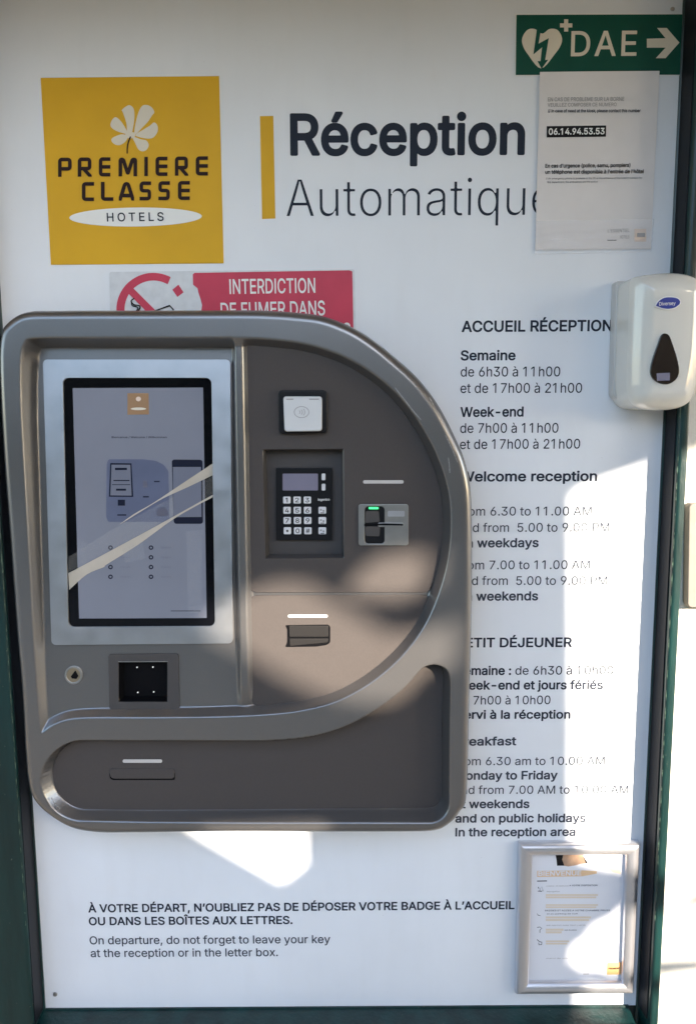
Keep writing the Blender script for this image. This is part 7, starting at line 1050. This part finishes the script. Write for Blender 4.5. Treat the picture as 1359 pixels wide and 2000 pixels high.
# key lock
LKP = FLOOR.off(0.003)
lk = plate('key_lock', [ellipse(144, 1319, 17.5, 18, 28), ellipse(144, 1319, 13.5, 14, 28)], LKP, 0.003, 'steel', kiosk, bev=0.0006)
plate('lock_barrel', [ellipse(144, 1319, 13.6, 14.1, 24)], LKP.off(-0.0012), 0.002, 'brass', lk, bev=0.0004)
flat('keyhole', [[(139, 1321), (148, 1309), (154, 1320), (150, 1326), (141, 1325)]], LKP.off(-0.0012), 0.0003, 'pit_black', lk)

# code scanner window
SW = FLOOR.off(0.0026)
sw = plate('scanner_window', [rr([(212, 1278), (349, 1277), (351, 1385), (214, 1386)], 5), rect(232, 1293, 327, 1371)], SW, 0.0026, 'recess_dark', kiosk, bev=0.0006)
tray('window_well', rect(232, 1293, 327, 1371), SW.off(-0.0007), 0.018, 'pit_black', sw, shrink=0.004)
for (x, y) in ((268, 1303.5), (299, 1303), (269.5, 1352.5), (300.5, 1351.5)):
    plate('scanner_light', [ellipse(x, y, 1.3, 1.3, 10)], SW.off(-0.014), 0.001, 'led_white', sw)
flat('bright_edge', [stroke([(231.5, 1292.5), (328, 1292)], 1.4)], SW, 0.0003, 'steel', sw)

# tape across the screen (lies on the kiosk: a thing of its own)
tp = thing('packing_tape', 'strip of creased beige packing tape stuck diagonally across the touchscreen', 'tape', GL.hit(270, 1080))
TP = GL.off(0.0014)
flat('tape_band', [spline([(233, 1025), (262, 1004), (300, 982), (360, 942), (416, 905)], 4)+spline([(416, 928), (370, 950), (318, 974), (279, 997), (250, 1015)], 4)], TP, 0, 'tape', tp)
flat('tape_band', [spline([(134, 1119), (152, 1110), (240, 1063), (330, 1014), (416, 966)], 4)+spline([(416, 971), (380, 990), (336, 1016), (270, 1064), (208, 1103), (205, 1107), (170, 1122), (136, 1152)], 4)], TP, 0.0001, 'tape', tp)
flat('clear_band', [[(134, 1088), (233, 1026), (330, 975), (416, 930), (416, 965), (240, 1061), (134, 1117)]], TP, -0.0006, 'film', tp)

for (c4, sd, am) in (([(364, 1038), (396, 1034), (393, 1196), (368, 1198)], 1.0, 0.0011), ([(240, 1072), (280, 1058), (284, 1092), (246, 1098)], 2.3, 0.0010), ([(150, 1060), (168, 1056), (170, 1076), (152, 1080)], 4.1, 0.0008)):  # clear wavy film added to catch the sky as glints on the screen
    wavy_sheet('glint_sheet', c4, TP, 0.0012, am, 'glint_film', tp, lambda s, t, sd=sd: math.sin(5*s+sd)*0.5+math.sin(15*t+5*s*sd)*0.6+math.sin(31*t-9*s+sd)*0.35, N=40)

# ------------------------------------------------------------------ soap dispenser
dsp = thing('soap_dispenser', 'glossy white wall soap dispenser with blue badge and black teardrop window', 'soap dispenser', WALL.hit(1275, 790))
DF = VP(0.088)
body_px = spline([(1228, 560), (1232, 545), (1250, 539), (1300, 533.5), (1340, 538), (1368, 552)], 4)+[(1372, 562), (1371, 640), (1366, 700)]+spline([(1358, 745), (1348, 778), (1330, 794), (1300, 801), (1262, 800), (1238, 793), (1226, 778), (1222, 755)], 4)+[(1223, 700), (1226, 620)]
dx = DF.hit(1297, 670).x; dz0 = DF.hit(1297, 540).z
def bulge_at(x): return 0.011*max(0.0, 1-((x-dx)/0.078)**2)
def pillow(name, loop, depth, rad, step, m, parent):
    Lw = world2(loop, depth-rad); x_ = np.arange(Lw[:, 0].min()-step, Lw[:, 0].max()+2*step, step); z_ = np.arange(Lw[:, 1].min()-step, Lw[:, 1].max()+2*step, step)
    X, Z = np.meshgrid(x_, z_); d, near = sdf(X, Z, Lw)
    X = np.where(d < 0, near[..., 0], X); Z = np.where(d < 0, near[..., 1], Z); ins = d > 0; d = np.maximum(d, 0)
    r_ = np.where(d < rad, depth-rad+np.sqrt(np.maximum(0, rad*rad-(rad-d)**2)), depth)
    r_ = r_+np.vectorize(bulge_at)(X)*sm(d/0.03)
    q = ins[:-1, :-1] | ins[1:, :-1] | ins[:-1, 1:] | ins[1:, 1:]; nx = X.shape[1]; j, i = np.nonzero(q); v = j*nx+i
    u = np.zeros(X.size, bool)
    for o_ in (0, 1, nx, nx+1): u[v+o_] = True
    mp = np.cumsum(u)-1; VV = np.stack([X.ravel(), -r_.ravel(), Z.ravel()], 1)[u].tolist(); F = mp[np.stack([v, v+1, v+nx+1, v+nx], 1)].tolist()
    b = len(VV); n = len(Lw); c = Lw.mean(0)
    VV += [(p[0], -(depth-rad)-0.0001, p[1]) for p in Lw]+[(c[0]+(p[0]-c[0])*1.03, 0.0, p[1]) for p in Lw]
    sq = [(b+k, b+(k+1) % n, b+n+(k+1) % n, b+n+k) for k in range(n)]
    if area([tuple(p) for p in Lw]) > 0: sq = [f[::-1] for f in sq]
    return mesh(name, VV, F+sq, m, parent, ang=75)
pillow('cover', body_px, 0.088, 0.020, 0.0018, 'cover_white', dsp)
plate('back_plate', [rr([(1203, 548), (1345, 544), (1340, 770), (1330, 786), (1212, 788), (1196, 772)], 6)], VP(0.022), 0.022, 'cover_back', dsp, bev=0.003)
FP = VP(0.1005)
tear = spline([(1297, 651), (1306, 655), (1313, 672), (1322, 700), (1326, 722), (1322, 738), (1310, 748), (1298, 750.5), (1284, 747), (1273, 737), (1270, 722), (1275, 698), (1284, 672), (1290, 656)], 4, True)
plate('level_window', [tear], FP.off(0.0010), 0.012, 'window_black', dsp, bev=0.0008)
leaf = spline([(1278, 598), (1284, 588), (1296, 580), (1312, 579), (1324, 582), (1329, 588)], 4)+spline([(1328, 594), (1318, 602), (1304, 605), (1290, 603)], 4)
plate('badge', [leaf], FP.off(0.0005), 0.012, 'print_white', dsp)
cxl, cyl = 1304, 592
flat('badge_field', [[(cxl+(p[0]-cxl)*0.93, cyl+(p[1]-cyl)*0.86) for p in leaf]], FP.off(0.0005), 0.0003, 'brand_blue', dsp)
text([('M', 'Diversey')], 1286, 597, 1318, 595.5, 6.5, FP.off(0.0005), 'print_white', dsp, lift=0.0006)
flat('level_label', [rr([(1281, 729), (1307, 728), (1307, 743), (1282, 744)], 1)], FP.off(0.0010), 0.0003, 'lcd', dsp)

# ------------------------------------------------------------------ snap frame and poster
sf = thing('snap_frame_display', 'brushed aluminium snap frame with mitred corners at lower right of the panel', 'picture frame', WALL.hit(1120, 1940))
FO = [(1013.5, 1647), (1249, 1645.5), (1235.5, 1939), (1006.5, 1940.5)]
FI = [(1040, 1671.5), (1222, 1670), (1213.5, 1917.5), (1032.5, 1918.5)]
AP = VP(0.010)
def rail(a, b):
    o0, o1, i0, i1 = [Vector((*AP.uv(*p), 0)) for p in (FO[a], FO[b], FI[a], FI[b])]
    V = []; K = 10; n = K+1
    for k in range(K+1):
        t = k/K; hgt = 0.0070*math.sin(math.pi*min(1, 0.10+t*0.87))-(0.004 if k == K else 0)-(0.003 if k == 0 else 0)
        for (p, q) in ((o0, i0), (o1, i1)):
            r = p.lerp(q, t); V.append(AP.at(r.x, r.y, hgt))
    r0 = AP.at(o0.x, o0.y, -0.010); r1 = AP.at(o1.x, o1.y, -0.010)
    F = [(2*k, 2*k+1, 2*k+3, 2*k+2) for k in range(K)]
    V += [r0, r1]; F.append((2*n, 2*n+1, 1, 0))
    i0w = AP.at(i0.x, i0.y, -0.009); i1w = AP.at(i1.x, i1.y, -0.009); V += [i0w, i1w]; F.append((2*K, 2*K+1, 2*n+3, 2*n+2))
    o = mesh('frame_rail', V, F, 'aluminium', sf, ang=50)
    bm = bmesh.new(); bm.from_mesh(o.data); bmesh.ops.recalc_face_normals(bm, faces=bm.faces)
    if sum((f.normal.y for f in bm.faces)) > 0: bmesh.ops.reverse_faces(bm, faces=bm.faces)
    bm.to_mesh(o.data); bm.free()
for a in range(4): rail(a, (a+1) % 4)
plate('backing', [[(1036, 1667), (1226, 1665), (1217, 1922), (1028, 1923)]], VP(0.0030), 0.0028, 'poster_white', sf)
po = thing('poster', 'welcome poster with pale orange bars and icons inside the aluminium frame', 'poster', WALL.hit(1120, 1917))
PP = VP(0.0042)
plate('poster_sheet', [[(1037, 1668), (1212, 1667), (1201, 1921), (1030, 1922)]], PP, 0.0005, 'poster_white', po)
def q2(p): return (1000+p[0]/5.227, 1640+p[1]/5.228)
def ql(L): return [q2(p) for p in L]
flat('photo_fragment', [ql([(440, 150), (520, 150), (508, 200), (530, 265), (455, 265), (450, 210)])], PP, 0.0003, 'ink_black', po)
flat('photo_fragment', [ql([(520, 150), (715, 150), (735, 190), (762, 238), (700, 245), (640, 262), (570, 272), (530, 265), (508, 205)])], PP, 0.0004, 'poster_skin', po)
flat('photo_fragment', [ql([(715, 150), (722, 165), (768, 236), (748, 238)])], PP, 0.0006, 'ink_black', po)
flat('peach_corner', [ql([(900, 150), (1108, 150), (1104, 350), (1020, 330), (900, 230)])], PP, 0.0003, 'poster_peach', po)
flat('title_band', [ql([(252, 318), (716, 312), (860, 320), (860, 345), (716, 372), (252, 380)])], PP, 0.0003, 'poster_title', po)
text([('B', 'BIENVENUE')], *q2((262, 366)), *q2((700, 360)), 9.0, PP, 'poster_white', po, lift=0.0007)
flat('rule', [ql([(252, 417), (352, 415), (352, 425), (252, 427)])], PP, 0.0003, 'ink_soft', po)
for q in [(a_, b_+(d_-b_)*k_/2+3, c_-k_*18, b_+(d_-b_)*(k_+1)/2-3) for (a_, b_, c_, d_) in ((340, 552, 872, 600), (340, 655, 872, 700), (340, 780, 800, 832), (340, 905, 520, 958), (340, 1025, 578, 1072), (660, 1020, 905, 1060)) for k_ in (0, 1)]:
    flat('tan_bar', [ql(rect(*q))], PP, 0.0003, 'poster_tan', po)
for s_, a, b, y, cap, ink in (('CHECK-IN SERVICE', 345, 572, 478, 2.0, 'ink_grey'), ('A VOTRE DISPOSITION', 580, 866, 474, 3.0, 'ink'), ('Reception', 350, 480, 535, 2.4, 'ink_grey'),
                              ('BADGES ET ACCES A VOTRE CHAMBRE PRIVEE', 332, 995, 730, 3.0, 'ink_soft'), ('et au parking de nuit', 350, 665, 762, 2.2, 'ink_soft'),
                              ('WIFI GRATUIT DANS TOUT L HOTEL', 345, 750, 880, 2.2, 'ink_grey'), ('mot de passe', 530, 655, 928, 2.4, 'ink_soft'), ('merci de votre visite et a tres bientot', 345, 980, 1215, 2.0, 'ink_grey'),
                              ('L\'ESSENTIEL', 714, 930, 1298, 4.6, 'ink_soft')):
    text([('M', s_)], *q2((a, y)), *q2((b, y-2)), cap, PP, ink, po, lift=0.0003)
def icon(L, wd=1.2, closed=False): flat('icon', [stroke(ql(L), wd)], PP, 0.0003, 'ink_soft', po)
icon([(300, 475), (276, 520), (312, 524), (300, 475)]); icon([(258, 524), (300, 527)]); icon([(262, 482), (270, 498)], 1.6)
icon([(250, 745), (262, 770), (285, 775), (300, 762), (262, 760)]); icon([(252, 895), (280, 890), (300, 905), (280, 920), (280, 950)])
icon([(252, 1018), (275, 1040), (300, 1045), (298, 1070), (270, 1072), (268, 1050)], 1.5)
flat('orange_logo', [ql([(965, 1255), (1108, 1252), (1104, 1376), (962, 1378)])], PP, 0.0003, 'poster_orange', po)
text([('B', 'PREMIERE')], *q2((980, 1322)), *q2((1090, 1320)), 3.5, PP, 'logo_dark', po, lift=0.0006)
flat('rule', [ql([(722, 1368), (780, 1367), (780, 1374), (722, 1375)])], PP, 0.0003, 'ink_grey', po)
